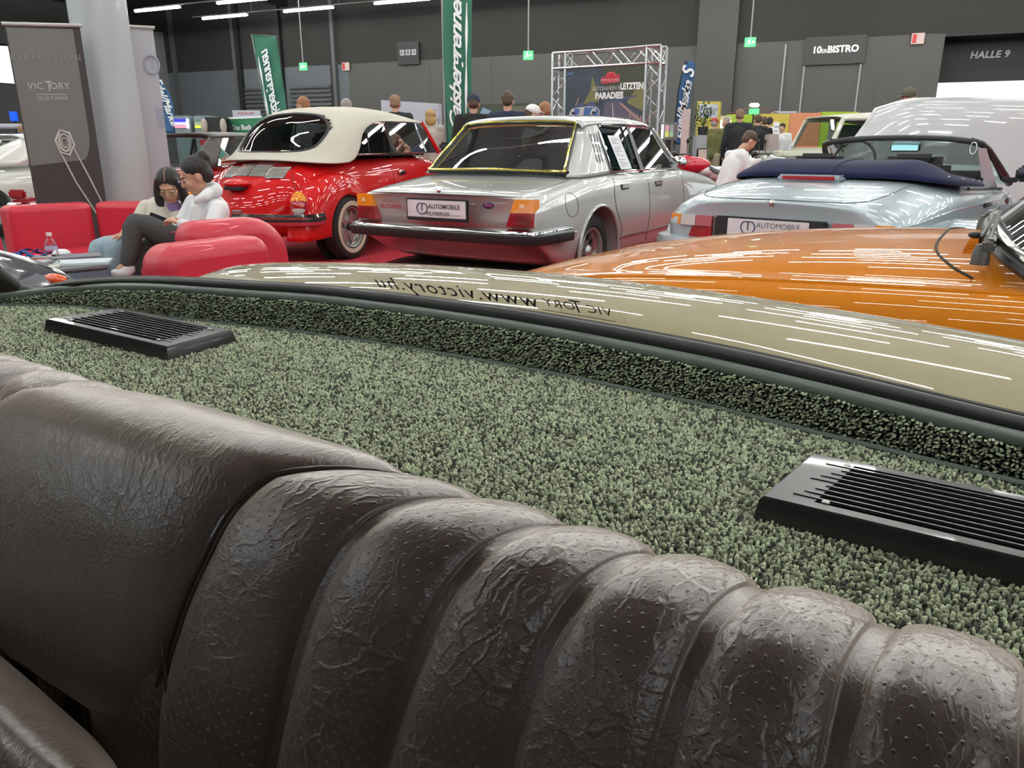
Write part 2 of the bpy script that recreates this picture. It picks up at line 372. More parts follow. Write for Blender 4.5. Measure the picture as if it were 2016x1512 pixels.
def add_uv(o, s=1.0):
    me = o.data; uvl = me.uv_layers.new(name='UVMap'); co = np.zeros(len(me.vertices)*3); me.vertices.foreach_get('co', co); co = co.reshape(-1, 3)
    li = np.zeros(len(me.loops), int); me.loops.foreach_get('vertex_index', li); uvl.data.foreach_set('uv', (co[li][:, [0, 2]]*s).astype(np.float32).reshape(-1)); return o
tag(add_uv(patch('seat_cushion', G, LS, car0, 6, 6)), 'rounded brown leather cushion edge below the centre panel')

# ---- shelf edge, carpet, trims (b of the shelf's rear edge as a function of a)
def edge_b(a):
    q = np.abs(np.asarray(a)+.46); return np.interp(q, [0, .1, .25, .35, .49, .6, .68, .74, .8], [.648, .647, .636, .618, .594, .577, .560, .53, .49])
def edge_h(a):
    return np.interp(np.asarray(a), [-1.32, -1.24, -1.16, -1.06, -.98, -.70, -.44, -.26, -.115, .03, .3], [0, .007, .019, .029, .034, .039, .038, .034, .030, .024, .02])
def carpet_mat(name, lo, hi):
    m = bpy.data.materials.new(name); m.use_nodes = True; nt = m.node_tree; b = nt.nodes['Principled BSDF']
    at = nt.nodes.new('ShaderNodeAttribute'); at.attribute_name = 'tone'; mx = nt.nodes.new('ShaderNodeMix'); mx.data_type = 'RGBA'
    mx.inputs[6].default_value = (*lo, 1); mx.inputs[7].default_value = (*hi, 1)
    nt.links.new(at.outputs['Fac'], mx.inputs[0]); nt.links.new(mx.outputs[2], b.inputs['Base Color']); b.inputs['Roughness'].default_value = .85
    b.inputs['Specular IOR Level'].default_value = .2; b.inputs['Sheen Weight'].default_value = .2; return m
CM = carpet_mat('green_boucle_yarn', (.020, .027, .022), (.66, .73, .51))
def loops(name, P, Nn, T, sz, ht, tone, m, parent):
    """yarn loops: P centres (n,3), Nn outward normals, T tangents"""
    n = len(P); Bt = np.cross(Nn, T); k = 6; ang = np.arange(k)*2*np.pi/k
    ring = np.c_[np.cos(ang), np.sin(ang)]
    V = np.zeros((n, 2*k+1, 3))
    for j in range(k):
        off = T*ring[j, 0]*sz[:, :1]+Bt*ring[j, 1]*sz[:, 1:2]
        V[:, j] = P+off-Nn*.0006; V[:, k+j] = P+off*.82+Nn*ht[:, None]*.74
    V[:, 2*k] = P+Nn*ht[:, None]
    f4 = np.array([[j, (j+1) % k, k+(j+1) % k, k+j] for j in range(k)]); f3 = np.array([[k+j, k+(j+1) % k, 2*k] for j in range(k)])
    base = (np.arange(n)*(2*k+1))[:, None, None]
    q = (f4[None]+base).reshape(-1, 4); t = (f3[None]+base).reshape(-1, 3)
    me = bpy.data.meshes.new(name); me.vertices.add(n*(2*k+1)); me.vertices.foreach_set('co', V.astype(np.float32).reshape(-1))
    nl = q.size+t.size; me.loops.add(nl); me.loops.foreach_set('vertex_index', np.r_[q.reshape(-1), t.reshape(-1)].astype(np.int32))
    me.polygons.add(len(q)+len(t)); me.polygons.foreach_set('loop_start', np.r_[np.arange(len(q))*4, q.size+np.arange(len(t))*3].astype(np.int32))
    me.update(calc_edges=True); me.validate()
    at = me.attributes.new('tone', 'FLOAT', 'POINT')
    tn = np.repeat(tone[:, None], 2*k+1, 1).copy(); tn[:, :k] *= .65; at.data.foreach_set('value', tn.astype(np.float32).reshape(-1))  # foot of each loop darkened: recess shade put into the yarn colour
    o = put(name, me, m, parent); tag(o, kind='stuff'); return o
def field(u0, u1, v0, v1, step):
    nu = int((u1-u0)/step); nv = int((v1-v0)/step); U, V = np.meshgrid(u0+(np.arange(nu)+.5)*step, v0+(np.arange(nv)+.5)*step)
    U = U+rng.normal(0, step*.28, U.shape); V = V+rng.normal(0, step*.28, V.shape); return U.ravel(), V.ravel()
GL, GR = (-.880, .509), (.030, .489)     # speaker grille centres (a,b)
ST = .0026
U, V = field(-1.27, .30, .33, .66, ST)
keep = (V < edge_b(U)-.002)
for g, w in ((GL, .118), (GR, .135)): keep &= ~((np.abs(U-g[0]) < w-.012) & (np.abs(V-g[1]) < .036))
U, V = U[keep], V[keep]
def tones(n): 
    t = rng.random(n); return np.clip(np.where(t < .30, .06+t*.5, .45+.55*rng.random(n)), 0, 1)
def aniso(n, base): return np.c_[base*(1.05+.55*rng.random(n)), base*(.64+.2*rng.random(n))]
n = len(U); an = rng.normal(.6, .55, n); T = np.c_[np.cos(an), np.sin(an), rng.normal(0, .15, n)]; Nn = np.c_[rng.normal(0, .22, n), rng.normal(0, .22, n), np.ones(n)]; Nn /= np.linalg.norm(Nn, axis=1)[:, None]
T -= Nn*(T*Nn).sum(1)[:, None]; T /= np.linalg.norm(T, axis=1)[:, None]
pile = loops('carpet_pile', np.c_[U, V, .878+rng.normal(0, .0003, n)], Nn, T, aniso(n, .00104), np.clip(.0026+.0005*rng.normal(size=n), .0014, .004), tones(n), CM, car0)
pile['label'] = 'green and black looped carpet on the parcel shelf'
base = mat('carpet_backing', (.012, .017, .013), .95)
G = np.array([[(a, b, .8775) for a in np.linspace(-1.3, .36, 40)] for b in (0, 1)]); G[0, :, 1] = .33; G[1, :, 1] = edge_b(G[1, :, 0])+.002
grid_mesh(G).obj('parcel_shelf', base, car0)
# upright carpet strip behind the shelf
U, V = field(-1.27, .30, 0, 1, ST); V = None
aa = np.arange(-1.26, .30, ST); rowsn = 19
U = np.repeat(aa, rowsn)+rng.normal(0, ST*.28, len(aa)*rowsn); Vv = np.tile((np.arange(rowsn)+.5)/rowsn, len(aa))*.047+rng.normal(0, .0006, len(U))
keep = (Vv < edge_h(U)+.001) & (Vv > -.001); U, Vv = U[keep], Vv[keep]; n = len(U)
bb = edge_b(U)+.006-.04*Vv; sl = (edge_b(U+.01)-edge_b(U-.01))/.02
T = np.c_[np.ones(n), sl, rng.normal(0, .45, n)]; T /= np.linalg.norm(T, axis=1)[:, None]
Nn = np.c_[sl, -np.ones(n), -.12*np.ones(n)]+rng.normal(0, .18, (n, 3)); Nn /= np.linalg.norm(Nn, axis=1)[:, None]
T -= Nn*(T*Nn).sum(1)[:, None]; T /= np.linalg.norm(T, axis=1)[:, None]
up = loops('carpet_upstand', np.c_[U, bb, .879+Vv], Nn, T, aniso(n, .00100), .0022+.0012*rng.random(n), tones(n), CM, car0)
up['label'] = 'dark upright strip of looped carpet under the rear window'
G = np.array([[(a, float(edge_b(a))+.006+(.005 if i else 0), .876+(float(edge_h(a))+.002)*i) for a in np.linspace(-1.3, .34, 60)] for i in (0, 1)])
grid_mesh(G).obj('upstand_backing', base, car0)
tv = mat('grey_green_vinyl', (.115, .145, .125), .38, coat=.15)
A_ = np.linspace(-1.30, .34, 60)
MB().tube([(a, float(edge_b(a))-.0015, .8805) for a in A_], [.0035]*60, 10, sy=.6).obj('shelf_bead', tv, car0)
tzs = lambda a: .879+float(edge_h(a))+.0035
MB().tube([(a, float(edge_b(a))+.011, tzs(a)) for a in A_], .0062, 12).obj('window_bead', tv, car0)
# rubber window seal: two rounded lips, turning up along the window's left side
def gl_pt(a, t):      # point of the glass, t metres up the slope
    return (a, float(edge_b(a))+.034-.643*t, tzs(a)+.008+.766*t)
seal_k = lambda a: float(np.interp(abs(a+.46), [.25, .45, .70], [1, .8, .2]))
sealpts = [(a, float(edge_b(a))+.020, tzs(a)+.0048+.0034*seal_k(a)) for a in np.linspace(-1.17, .33, 56)]
rub = mat('black_rubber')
pil = [ab_b(-420, 230, .25), ab_b(-200, 390, .38), ab_b(-60, 502, .49), ab_b(0, 551, .535), ab_b(34, 573, .56), ab_b(75, 578, .575)]
path = cr(pil+sealpts[::4], 6)
MB().tube(path, [.017]*20+list(np.linspace(.017, .0058, 16))+[.0056+.0020*seal_k(p[0]) for p in path[36:]], 16).obj('window_seal', rub, car0)
path2 = [(p[0], p[1]+.009, p[2]+.0042) for p in path[36:]]
MB().tube(path2, .0032, 8).obj('seal_lip', rub, car0)
# rear glass
gg = glass('car_rear_glass', (.93, .95, .94), .22, 1.35)
G = np.array([[gl_pt(a, t) for a in np.linspace(-1.245, .34, 50)] for t in np.linspace(.002, .50, 12)])
gl = grid_mesh(G).obj('rear_window', gg, car0, smooth=True, fixn=False)
ink = mat('sticker_ink', (.055, .055, .06), .5)
def on_glass(s, a0, t0, size, lift=.0012, **k):
    """lettering on the outside of the glass (reads mirrored from inside)"""
    me = text_mesh(s, size, **k)
    for v in me.vertices:
        x, y = v.co.x, v.co.y; p = gl_pt(a0-x, t0+y); v.co = (p[0], p[1]+.766*lift, p[2]+.643*lift)
    return put('sticker_text', me, ink, gl, smooth=False)
def glass_pos(u, v):
    r = abray(u, v); last = None
    for s_ in np.linspace(.2, 1.6, 1401):
        p = r*s_+np.array([0, 0, H_]); t = (p[2]-tzs(p[0])-.008)/.766; d = p[1]-(float(edge_b(p[0]))+.034-.643*t)
        if last is not None and d*last <= 0: return p[0], t
        last = d
def sheet(name, cs, m):
    "thin film on the glass between four pixels read off the photograph"
    q = [glass_pos(*c) for c in cs]; a0, a1 = min(x[0] for x in q), max(x[0] for x in q); t0, t1 = min(x[1] for x in q), max(x[1] for x in q)
    G = np.array([[tuple(np.array(gl_pt(a, t))+np.array([0, .0004, .0004])) for a in np.linspace(a0, a1, 12)] for t in np.linspace(t0, t1, 4)])
    return grid_mesh(G).obj(name, m, gl, smooth=True, fixn=False)
a_, t_ = glass_pos(890, 574); on_glass('www.victory.hu', a_, t_, .031, spacing=1.12)
a_, t_ = glass_pos(1136, 607); on_glass('VIC  ORY', a_, t_, .0175, spacing=1.12); on_glass('T', a_-.0005, t_, .028, xs=.8)
a2_, t2_ = glass_pos(1150, 637); on_glass('VETERÁNAUTÓ', a2_, t2_, .0075, spacing=1.15)
film = glass('sticker_film', (.93, .93, .92), .12, 1.3, .12)
sheet('sticker', ((722, 545), (1062, 605)), film); sheet('sticker', ((1090, 592), (1236, 640)), film)
MB().tube([tuple(np.array(gl_pt(x, (t_+t2_)/2-.001))+np.array([0, .0008, .0008])) for x in np.linspace(a_-.045, a_+.04, 10)], .0004, 4).obj('sticker_line', ink, gl)
# ---- engine lid and tail
khaki = mat('khaki_paint', (.33, .287, .170), .5, coat=1.0, spec=.2, coatr=.0)
def lid_z(a, b):
    q = abs(a+.46); side = max(0, q-.58)
    return .9254+.3526*(b-.68)-1.401*(b-.68)**2-.0823*(a+.46)**2-(2.2 if a < -.46 else .9)*side**2
G = []
for i, s_ in enumerate(np.linspace(0, 1, 26)):
    row = []
    for a in np.linspace(-1.27, .50, 44):
        b0 = float(edge_b(np.clip(a, -1.22, .3)))+.034; b1 = 1.24-.10*abs(a+.46)**2; b = b0+(b1-b0)*s_; row.append((a, b, lid_z(a, b)+(-.006 if i == 0 else 0)))
    G.append(row)
G.append([(p[0], p[1]+.02, p[2]-.08) for p in G[-1]]); G.append([(p[0], p[1]-.02, .30) for p in G[-1]])
grid_mesh(np.array(G)).obj('engine_lid', khaki, car0, smooth=True, fixn=False)
MB().tube([(a, 1.22-.10*abs(a+.46)**2, .46) for a in np.linspace(-1.3, .4, 20)], .06, 12).obj('rear_bumper', mat('chrome', (.75, .75, .75), .08, 1.0), car0)
# roof, side pillars, doors, floor and dash ahead of the seats: they shade the cabin
lin = mat('dark_headliner', (.10, .095, .09), .8)
G = [[(-1.12, .24, 1.22), (-.9, .26, 1.27), (-.46, .28, 1.295), (-.02, .26, 1.27), (.22, .24, 1.22)], [(-1.14, -.2, 1.25), (-.9, -.2, 1.32), (-.46, -.2, 1.345), (-.02, -.2, 1.32), (.24, -.2, 1.25)], [(-1.12, -.8, 1.27), (-.9, -.8, 1.34), (-.46, -.8, 1.37), (-.02, -.8, 1.34), (.22, -.8, 1.27)], [(-1.1, -1.35, 1.22), (-.9, -1.4, 1.29), (-.46, -1.45, 1.32), (-.02, -1.4, 1.29), (.2, -1.35, 1.22)]]
patch('roof_panel', G, khaki, car0, 6, 6, t=.02)
for s_ in (-1, 1):
    x = lambda d: -.46+s_*d
    MB().tube([(x(.90), .50, .87), (x(.86), .38, 1.05), (x(.70), .25, 1.22)], [.035, .03, .03], 8, sy=.7).obj('rear_pillar', khaki, car0)
    MB().tube([(x(.68), -1.35, 1.22), (x(.74), -1.75, .92)], .025, 8).obj('windscreen_pillar', khaki, car0)
    MB().box((x(.80), -.55, .56), (.05, 2.7, .62), bev=.02).obj('door_panel', khaki, car0)
    MB().lathe([(0, -.09), (.2, -.09), (.32, -.075), (.33, 0), (.32, .075), (.2, .09), (0, .09)], 28, Matrix.Translation((x(.66), .62, .33)) @ Matrix.Rotation(R(90), 4, 'Y')).obj('wheel', rub, car0)
    MB().lathe([(0, -.09), (.2, -.09), (.32, -.075), (.33, 0), (.32, .075), (.2, .09), (0, .09)], 28, Matrix.Translation((x(.66), -1.65, .33)) @ Matrix.Rotation(R(90), 4, 'Y')).obj('wheel', rub, car0)
for y in (-.36, .36):     # unseen front seats behind the camera, added to block light into the cabin
    fs_ = MB().box((-.46+y, -.62, .78), (.54, .16, .86), bev=.06).obj('front_seat', LS, car0); add_uv(fs_); MB().box((-.46+y, -.66, 1.24), (.30, .10, .12), bev=.04).obj('headrest', dark, car0)
MB().box((-.46, -.6, .22), (1.5, 2.6, .06)).obj('floor_pan', dark, car0)
for s_ in (-1, 1):      # unseen closed panels added beside the rear seats to darken the shelf
    x = lambda d: -.46+s_*d
    MB().quad((x(.90), .52, .86), (x(.86), -.05, .86), (x(.74), -.0, 1.26), (x(.74), .15, 1.25), .03).obj('quarter_shade_panel', lin, car0)
MB().box((-.46, -1.65, .72), (1.5, .3, .3), bev=.06).obj('dashboard', dark, car0)
# ---- speaker grilles
gm = mat('black_grille_plastic', (.014, .014, .015), .36, coat=.2, bump=(300, .05, .0005)); hole = mat('grille_opening', (.003, .003, .003), .9)
scr = mat('screw_metal', (.35, .34, .32), .3, 1.0)
def grille(c, hw, hd, label):
    a0, b0 = c; z0, z1 = .876, .8945
    top = [(a0-hw+.016, b0-hd), (a0+hw-.016, b0-hd), (a0+hw-.030, b0+hd), (a0-hw+.030, b0+hd)]
    top = [(a0-hw, b0-hd), (a0+hw, b0-hd), (a0+hw-.010, b0+hd), (a0-hw+.010, b0+hd)]
    ins = .004
    mb = MB()
    ou = [(x+(-1 if x < a0 else 1)*.003, y+(-1 if y < b0 else 1)*.003, z0) for x, y in top]; md = [(x, y, z1-.002) for x, y in top]; tp = [(x+(ins if x < a0 else -ins)*.5, y+(ins if y < b0 else -ins)*.5, z1) for x, y in top]
    # opening with ragged ends follows the fins
    op = [(x+(.030 if x < a0 else -.030), y+(.010 if y < b0 else -.010)) for x, y in top]; oz = [(x, y, z1) for x, y in op]; od = [(x, y, z1-.010) for x, y in op]
    vs = ou+md+tp+oz+od; fs = []
    for k in range(4):
        j = (k+1) % 4
        for L_ in range(4): fs.append((L_*4+k, L_*4+j, (L_+1)*4+j, (L_+1)*4+k))
    mb.add(vs, fs); fr = mb.obj('speaker_grille', gm, car0, smooth='auto'); tag(fr, label)
    MB().quad(*[(x, y, z1-.0095) for x, y in op]).obj('grille_back', hole, fr)
    fb = MB(); n = 9
    for k in range(n):
        y = op[0][1]+.002+(op[2][1]-op[0][1]-.004)*(k+.5)/n; w = hw-.030-.010*((y-b0+hd)/(2*hd))+.016-.004*((k*5) % 4)
        fb.box((a0, y, z1-.0025), (2*w, .0032, .0062), bev=.0008)
    fb.obj('grille_fins', gm, fr)
    for sx in (-1, 1):
        for sy in (-1, 1): MB().ell((a0+sx*(hw-.036), b0+sy*(hd-.013), z1+.0002), (.0026, .0026, .0012), 10, 6).obj('screw', scr, fr)
grille(GL, .128, .046, 'black slatted speaker grille on the far end of the shelf')
grille(GR, .138, .046, 'black slatted speaker grille on the near end of the shelf')
# ================================================================ THE HALL
def WP(t, z, off=0.0):   # point on the back wall, off metres in front of it
    p = np.array([0, 30.0])+WD*t-WN*off; return Vector((p[0], p[1], z))
def wall_hit(u, v, off=0.0):
    r = ray(u, v); n0 = WN @ np.array([0, 30.0])-off; s_ = n0/(WN @ r[:2]); p = r*s_+np.array([0, 0, H_])
    return float(WD @ (p[:2]-np.array([0, 30.0]))), float(p[2])
def struct(name, mb, m, smooth='auto'):
    o = mb.obj(name, m, None, smooth); o['kind'] = 'structure'; return o
m_up = mat('dark_wall_cladding', (.026, .0245, .023), .75, var=(.6, .15)); m_lo = mat('grey_wall_panel', (.090, .087, .083), .7, var=(.5, .08)); m_lob = mat('bluish_lit_wall_panel', (.12, .135, .15), .7, var=(.5, .08))  # bluish light on the left wall panels is put into their colour
m_post = mat('steel_post', (.10, .10, .10), .5); m_blk = mat('black_steel', (.012, .012, .012), .6); m_pil = mat('brown_grey_pilaster', (.075, .070, .066), .7)
ZS = 4.32; TL, TR = -19.6, 13.9
mb = MB(); mb.quad(WP(TL, ZS), WP(TR+22, ZS), WP(TR+22, 7.0), WP(TL, 7.0), .3); struct('wall_back', mb, m_up)
mb = MB(); mb.quad(WP(-7.2, 0), WP(TR, 0), WP(TR, ZS), WP(-7.2, ZS), .25)
for t in np.arange(-6, TR, 2.6): t1 = min(t+2.55, TR); mb.quad(WP(t, .1, .012), WP(t1, .1, .012), WP(t1, ZS-.03, .012), WP(t, ZS-.03, .012), .02)
struct('wall_back_lower', mb, m_lo)
mb = MB(); mb.quad(WP(TL, 0), WP(-7.2, 0), WP(-7.2, ZS), WP(TL, ZS), .25)
for t in np.arange(TL, -8, 1.7): mb.quad(WP(t, .1, .012), WP(t+1.67, .1, .012), WP(t+1.67, ZS-.03, .012), WP(t, ZS-.03, .012), .02)
struct('wall_back_left', mb, m_lob)
# gate to the next hall at the right
mb = MB()
mb.quad(WP(TR, 3.05, -1.2), WP(TR+7, 3.05, -1.2), WP(TR+7, ZS+.4, -1.2), WP(TR, ZS+.4, -1.2), .2); mb.quad(WP(TR+6, 0, 0), WP(TR+22, 0, 0), WP(TR+22, ZS, 0), WP(TR+6, ZS, 0), .3)
mb.quad(WP(TR, ZS, 0), WP(TR+22, ZS, 0), WP(TR+22, ZS, -3.3), WP(TR, ZS, -3.3), .1)
mb.quad(WP(TR, 0, 0), WP(TR, 0, -1.3), WP(TR, ZS, -1.3), WP(TR, ZS, 0), .2)
struct('wall_gate', mb, m_blk)
hall_t = mat('sign_grey_letters', (.42, .42, .42), .5); white_t = mat('sign_white_letters', (.85, .85, .85), .5, emit=(1, 1, 1), es=.15)
s9 = thing('hall_sign', 'grey HALLE 9 lettering over the bright gateway at the right', 'sign')
c0 = wall_hit(1948, 108, -1.18); text('sign_text', 'HALLE 9', .27, hall_t, s9, frame_mat(WP(c0[0], c0[1], -1.15), Vector((*WD, 0)), (0, 0, 1)), shear=.12, bold=.008, spacing=1.05)
# posts and pilasters on the wall
def post(n, u, w, z0, z1, d=.18, m=m_post):
    t, _ = wall_hit(u, 100); mb = MB(); c = WP(t, (z0+z1)/2, d/2)
    M = Matrix.Translation(c) @ Matrix.Rotation(math.atan2(WD[1], WD[0]), 4, 'Z'); mb.box((0, 0, 0), (w, d, z1-z0), M); struct(n, mb, m)
for i, (u, w, z0, z1, m) in enumerate([(316, .55, 0, 6.0, mat('pale_grey_pilaster', (.22, .23, .24), .6)), (344, .12, 0, 7, m_post), (465, .16, 0, 7, m_post), (472, .22, 0, 7, m_blk), (551, .34, 0, 7, m_blk), (660, .16, 0, 7, m_post), (655, .1, 0, 7, m_blk), (1413, 1.25, 0, 7, m_pil)]):
    post('trim_%d' % (i+1), u, w, z0, z1, .30 if i in (0, 7) else .18, m)
for i, u in enumerate((1443, 1540, 1580, 1690)):
    t, _ = wall_hit(u, 150); mb = MB(); mb.quad(WP(t, .1, .05), WP(t+.05, .1, .05), WP(t+.05, ZS-.1, .05), WP(t, ZS-.1, .05), .04); struct('trim_%d' % (20+i), mb, mat('bright_seam', (.3, .31, .33), .4))
# louvred doors of the wall (grey slats with small lamps)
lv = mat('louvre_grey', (.085, .087, .09), .5)
for i, (u0, u1) in enumerate(((472, 545), (562, 660))):
    t0, t1 = wall_hit(u0, 180)[0]+.3, wall_hit(u1, 180)[0]-.15; mb = MB(); za = 3.55
    mb.quad(WP(t0, .1, .04), WP(t1, .1, .04), WP(t1, za, .04), WP(t0, za, .04), .03)
    for z in np.arange(.4, za, .17): mb.quad(WP(t0, z, .12), WP(t1, z, .12), WP(t1, z+.10, .06), WP(t0, z+.10, .06), .02)
    struct('door_%d' % (i+1), mb, lv)
# left wall with a bright window, ceiling, floor
C0 = WP(TL, 0); LD = np.array([-.408, -.913])
def LW(s_, z, off=0): return Vector((C0.x+LD[0]*s_+.913*off, C0.y+LD[1]*s_-.408*off, z))
mlw = mat('grey_side_wall', (.13, .13, .125), .8, var=(.4, .1))
mb = MB()
for (s0, s1, z0, z1) in ((0, 5.25, 0, 7), (5.25, 40, 0, 3.55), (5.25, 40, 5.05, 7), (12.5, 14, 3.55, 5.05), (21, 22, 3.55, 5.05)): mb.quad(LW(s0, z0), LW(s1, z0), LW(s1, z1), LW(s0, z1), -.25)
struct('wall_left', mb, mlw)
mb = MB()
for s_ in np.arange(5.3, 12.6, 1.15): mb.box((0, 0, 4.3), (.07, .07, 1.5), Matrix.Translation((*LW(s_, 0, -.1).xy, 0)))
mb.tube([LW(5.25, 3.56, -.1), LW(12.5, 3.56, -.1)], .04, 6); mb.tube([LW(5.25, 5.03, -.1), LW(12.5, 5.03, -.1)], .04, 6)
struct('window_1', mb, m_blk)
mc = mat('dark_ceiling', (.030, .030, .030), .85, bump=(3, .3, .05)); mcl = mat('ribbed_grey_ceiling', (.10, .10, .095), .8)
mb = MB(); mb.quad((-40, -30, 7.0), (45, -30, 7.0), (45, 50, 7.0), (-40, 50, 7.0), -.2); struct('ceiling', mb, mc)
mb = MB()
for k in range(9): 
    n_ = 23.8-2.3*k
    p, q = WN*n_+WD*(-30), WN*n_+WD*(32); mb.tube([(p[0], p[1], 6.9), (q[0], q[1], 6.9)], .07, 4)
for k in range(8):
    d_ = -22+7*k; p, q = WN*27+WD*d_, WN*-8+WD*d_; mb.box((0, 0, 0), (1, .25, .5), Matrix.Translation((*((p+q)/2), 6.75)) @ Matrix.Rotation(math.atan2(q[1]-p[1], q[0]-p[0]), 4, 'Z') @ Matrix.Scale(35, 4, (1, 0, 0)))
struct('trim_30', mb, m_blk)
mb = MB()
for i in range(15):
    n_ = 25.0-2.3*i; p, q = WN*n_+WD*(-25), WN*n_+WD*(30); mb.tube([(p[0], p[1], 6.04), (q[0], q[1], 6.04)], .025, 5)
    for d_ in np.arange(-22, 30, 4): p = WN*n_+WD*d_; mb.tube([(p[0], p[1], 6.04), (p[0], p[1], 6.95)], .012, 4)
struct('trim_31', mb, mat('lamp_rail', (.28, .28, .28), .5))
mb = MB(); mb.quad((-40, -30, 0), (45, -30, 0), (45, 50, 0), (-40, 50, 0), .2); struct('floor', mb, mat('dark_hall_floor', (.055, .052, .05), .5, var=(.8, .2)))
# end walls out of view: a solid one at the left front, glazed fronts elsewhere let the daylight in
mb = MB(); mb.quad((22, -26, 5.2), (45, -26, 5.2), (45, 26, 5.2), (22, 26, 5.2)); 
mb = MB()
for y in range(-26, 20, 6): mb.box((24, y, 3.5), (.4, .4, 7))
mb.box((24, -3, 5.6), (.5, 46, 2.8)); mb.box((24, -3, .5), (.5, 46, 1.0)); mb.box((24, 15.5, 3.5), (.4, 9, 7)); struct('wall_right', mb, m_blk)
mb = MB()
for x in range(-24, 25, 6): mb.box((x, -22, 3.5), (.4, .4, 7))
mb.box((0, -22, 6.2), (48, .5, 1.6)); mb.box((-14, -22, 3.5), (20, .4, 7)); mb.box((0, -22, .5), (48, .5, 1.0)); struct('wall_front', mb, m_blk)
# red carpet under the show cars
rc = mat('red_show_carpet', (.42, .012, .03), .95, bump=(60, .3, .005))
mb = MB()
mb.box((1.6, 8.9, .001), (13.5, 9.2, .004)); o = mb.obj('red_carpet', rc); tag(o, 'bright red show carpet under the silver sedan and the red convertible', 'carpet')
# the big round column
cm = mat('column_paint', (.42, .45, .465), .33, coat=.3, spec=.5)
cx, cy = -3.755, 7.6
o = MB().lathe([(0, 0), (.245, 0), (.245, 7.0), (0, 7.0)], 64, Matrix.Translation((cx, cy, 0))).obj('column', cm, None); tag(o, 'thick round pale grey column behind the red sofa', 'column', kind='thing')
# ---- hanging exit signs
grn = mat('exit_green', (.05, .45, .12), .5, emit=(.10, .85, .22), es=1.1); whi = mat('exit_white', (.9, .9, .9), .5, emit=(1, 1, 1), es=1.3)
def runner(mb, M, s=1.0):
    "running figure and arrow"
    for P in ([(-.075,-.06),(-.055,-.06),(-.03,-.005),(-.045,.01)], [(-.045,0),(-.02,-.02),(.0,.03),(-.02,.045)], [(-.02,-.015),(.005,-.05),(.018,-.04),(-.002,0)], [(-.05,.03),(-.02,.045),(-.02,.03),(-.045,.015)], [(.035,-.012),(.07,-.012),(.07,.012),(.035,.012)], [(.065,-.03),(.10,0),(.065,.03)]):
        mb.add([(x*s, y*s, 0) for x, y in P], [tuple(range(len(P)))], M)
    mb.add([(-.012*s+.014*s*math.cos(a), .06*s+.014*s*math.sin(a), 0) for a in np.arange(8)*math.pi/4], [tuple(range(8))], M)
for (u, v, Y, lab) in ((597, 131, 26, 'green lit exit sign hanging beside the smaller green flag'), (1040, 109, 22, 'green lit exit sign hanging left of the truss poster'), (1477, 83, 21, 'green lit exit sign hanging left of the bistro sign')):
    p = at_y(u, v, Y); w = .27; t = thing('exit_sign', lab, 'sign', p, -.35)
    MB().box((0, 0, 0), (w, .06, w*.82), bev=.01).obj('sign_box', grn, t)
    mb = MB(); runner(mb, frame_mat((0, -.034, 0), (1, 0, 0), (0, 0, 1)), 1.1); mb.obj('pictogram', whi, t, smooth=False)
    MB().tube([(0, 0, w*.4), (0, 0, 6.9-p.z)], .018, 6).obj('hanging_rod', mat('lamp_rail'), t)
for (u, v, lab) in ((681, 131, 'small red and white sign on the wall left of the pictogram panel'), (1807, 76, 'small red and white sign beside the gateway to the next hall')):
    t_, z_ = wall_hit(u, v, .1); t = thing('wall_sign', lab, 'sign', WP(t_, z_, .1), math.atan2(WD[1], WD[0]))
    MB().box((0, 0, 0), (.34, .04, .3)).obj('sign_plate', mat('pale_pink_plate', (.62, .45, .42), .5), t)
    MB().box((-.09, -.025, 0), (.1, .012, .24)).obj('red_field', mat('sign_red', (.55, .03, .03), .5), t)
t_, z_ = wall_hit(804, 105, .12); t = thing('pictogram_sign', 'black panel with three white pictograms on the dark wall', 'sign', WP(t_, z_, .12), math.atan2(WD[1], WD[0]))
MB().box((0, 0, 0), (.95, .05, .8)).obj('sign_panel', mat('matt_black_panel', (.018, .018, .018), .5), t)
mb = MB()
for k in (-1, 0, 1):
    mb.box((k*.26, -.03, .03), (.20, .01, .20))
mb.obj('pictogram_frame', mat('sign_grey_letters'), t); mb = MB()
M = frame_mat((-.26, -.04, .03), (1, 0, 0), (0, 0, 1)); runner(mb, M, 1.1); runner(mb, frame_mat((.26, -.04, .03), (-1, 0, 0), (0, 0, 1)), 1.1)
mb.box((-.03, -.038, .03), (.03, .006, .14)); mb.box((.03, -.038, .03), (.03, .006, .14)); mb.obj('pictogram', mat('matt_black_panel'), t, smooth=False)
t_, z_ = wall_hit(1643, 99, .1); t = thing('bistro_sign', 'dark panel with white 10ER BISTRO lettering on the back wall', 'sign', WP(t_, z_, .1), math.atan2(WD[1], WD[0]))
MB().box((0, 0, 0), (1.75, .05, .80)).obj('sign_panel', mat('bistro_panel', (.05, .047, .045), .6), t)
Mx = lambda x, z: frame_mat((x, -.04, z), (1, 0, 0), (0, 0, 1))
text('sign_text', '10', .27, white_t, t, Mx(-.51, .02), bold=.010); text('sign_text', 'ER', .155, white_t, t, Mx(-.29, -.02), bold=.003); text('sign_text', 'BISTRO', .27, white_t, t, Mx(.24, .02), bold=.010)
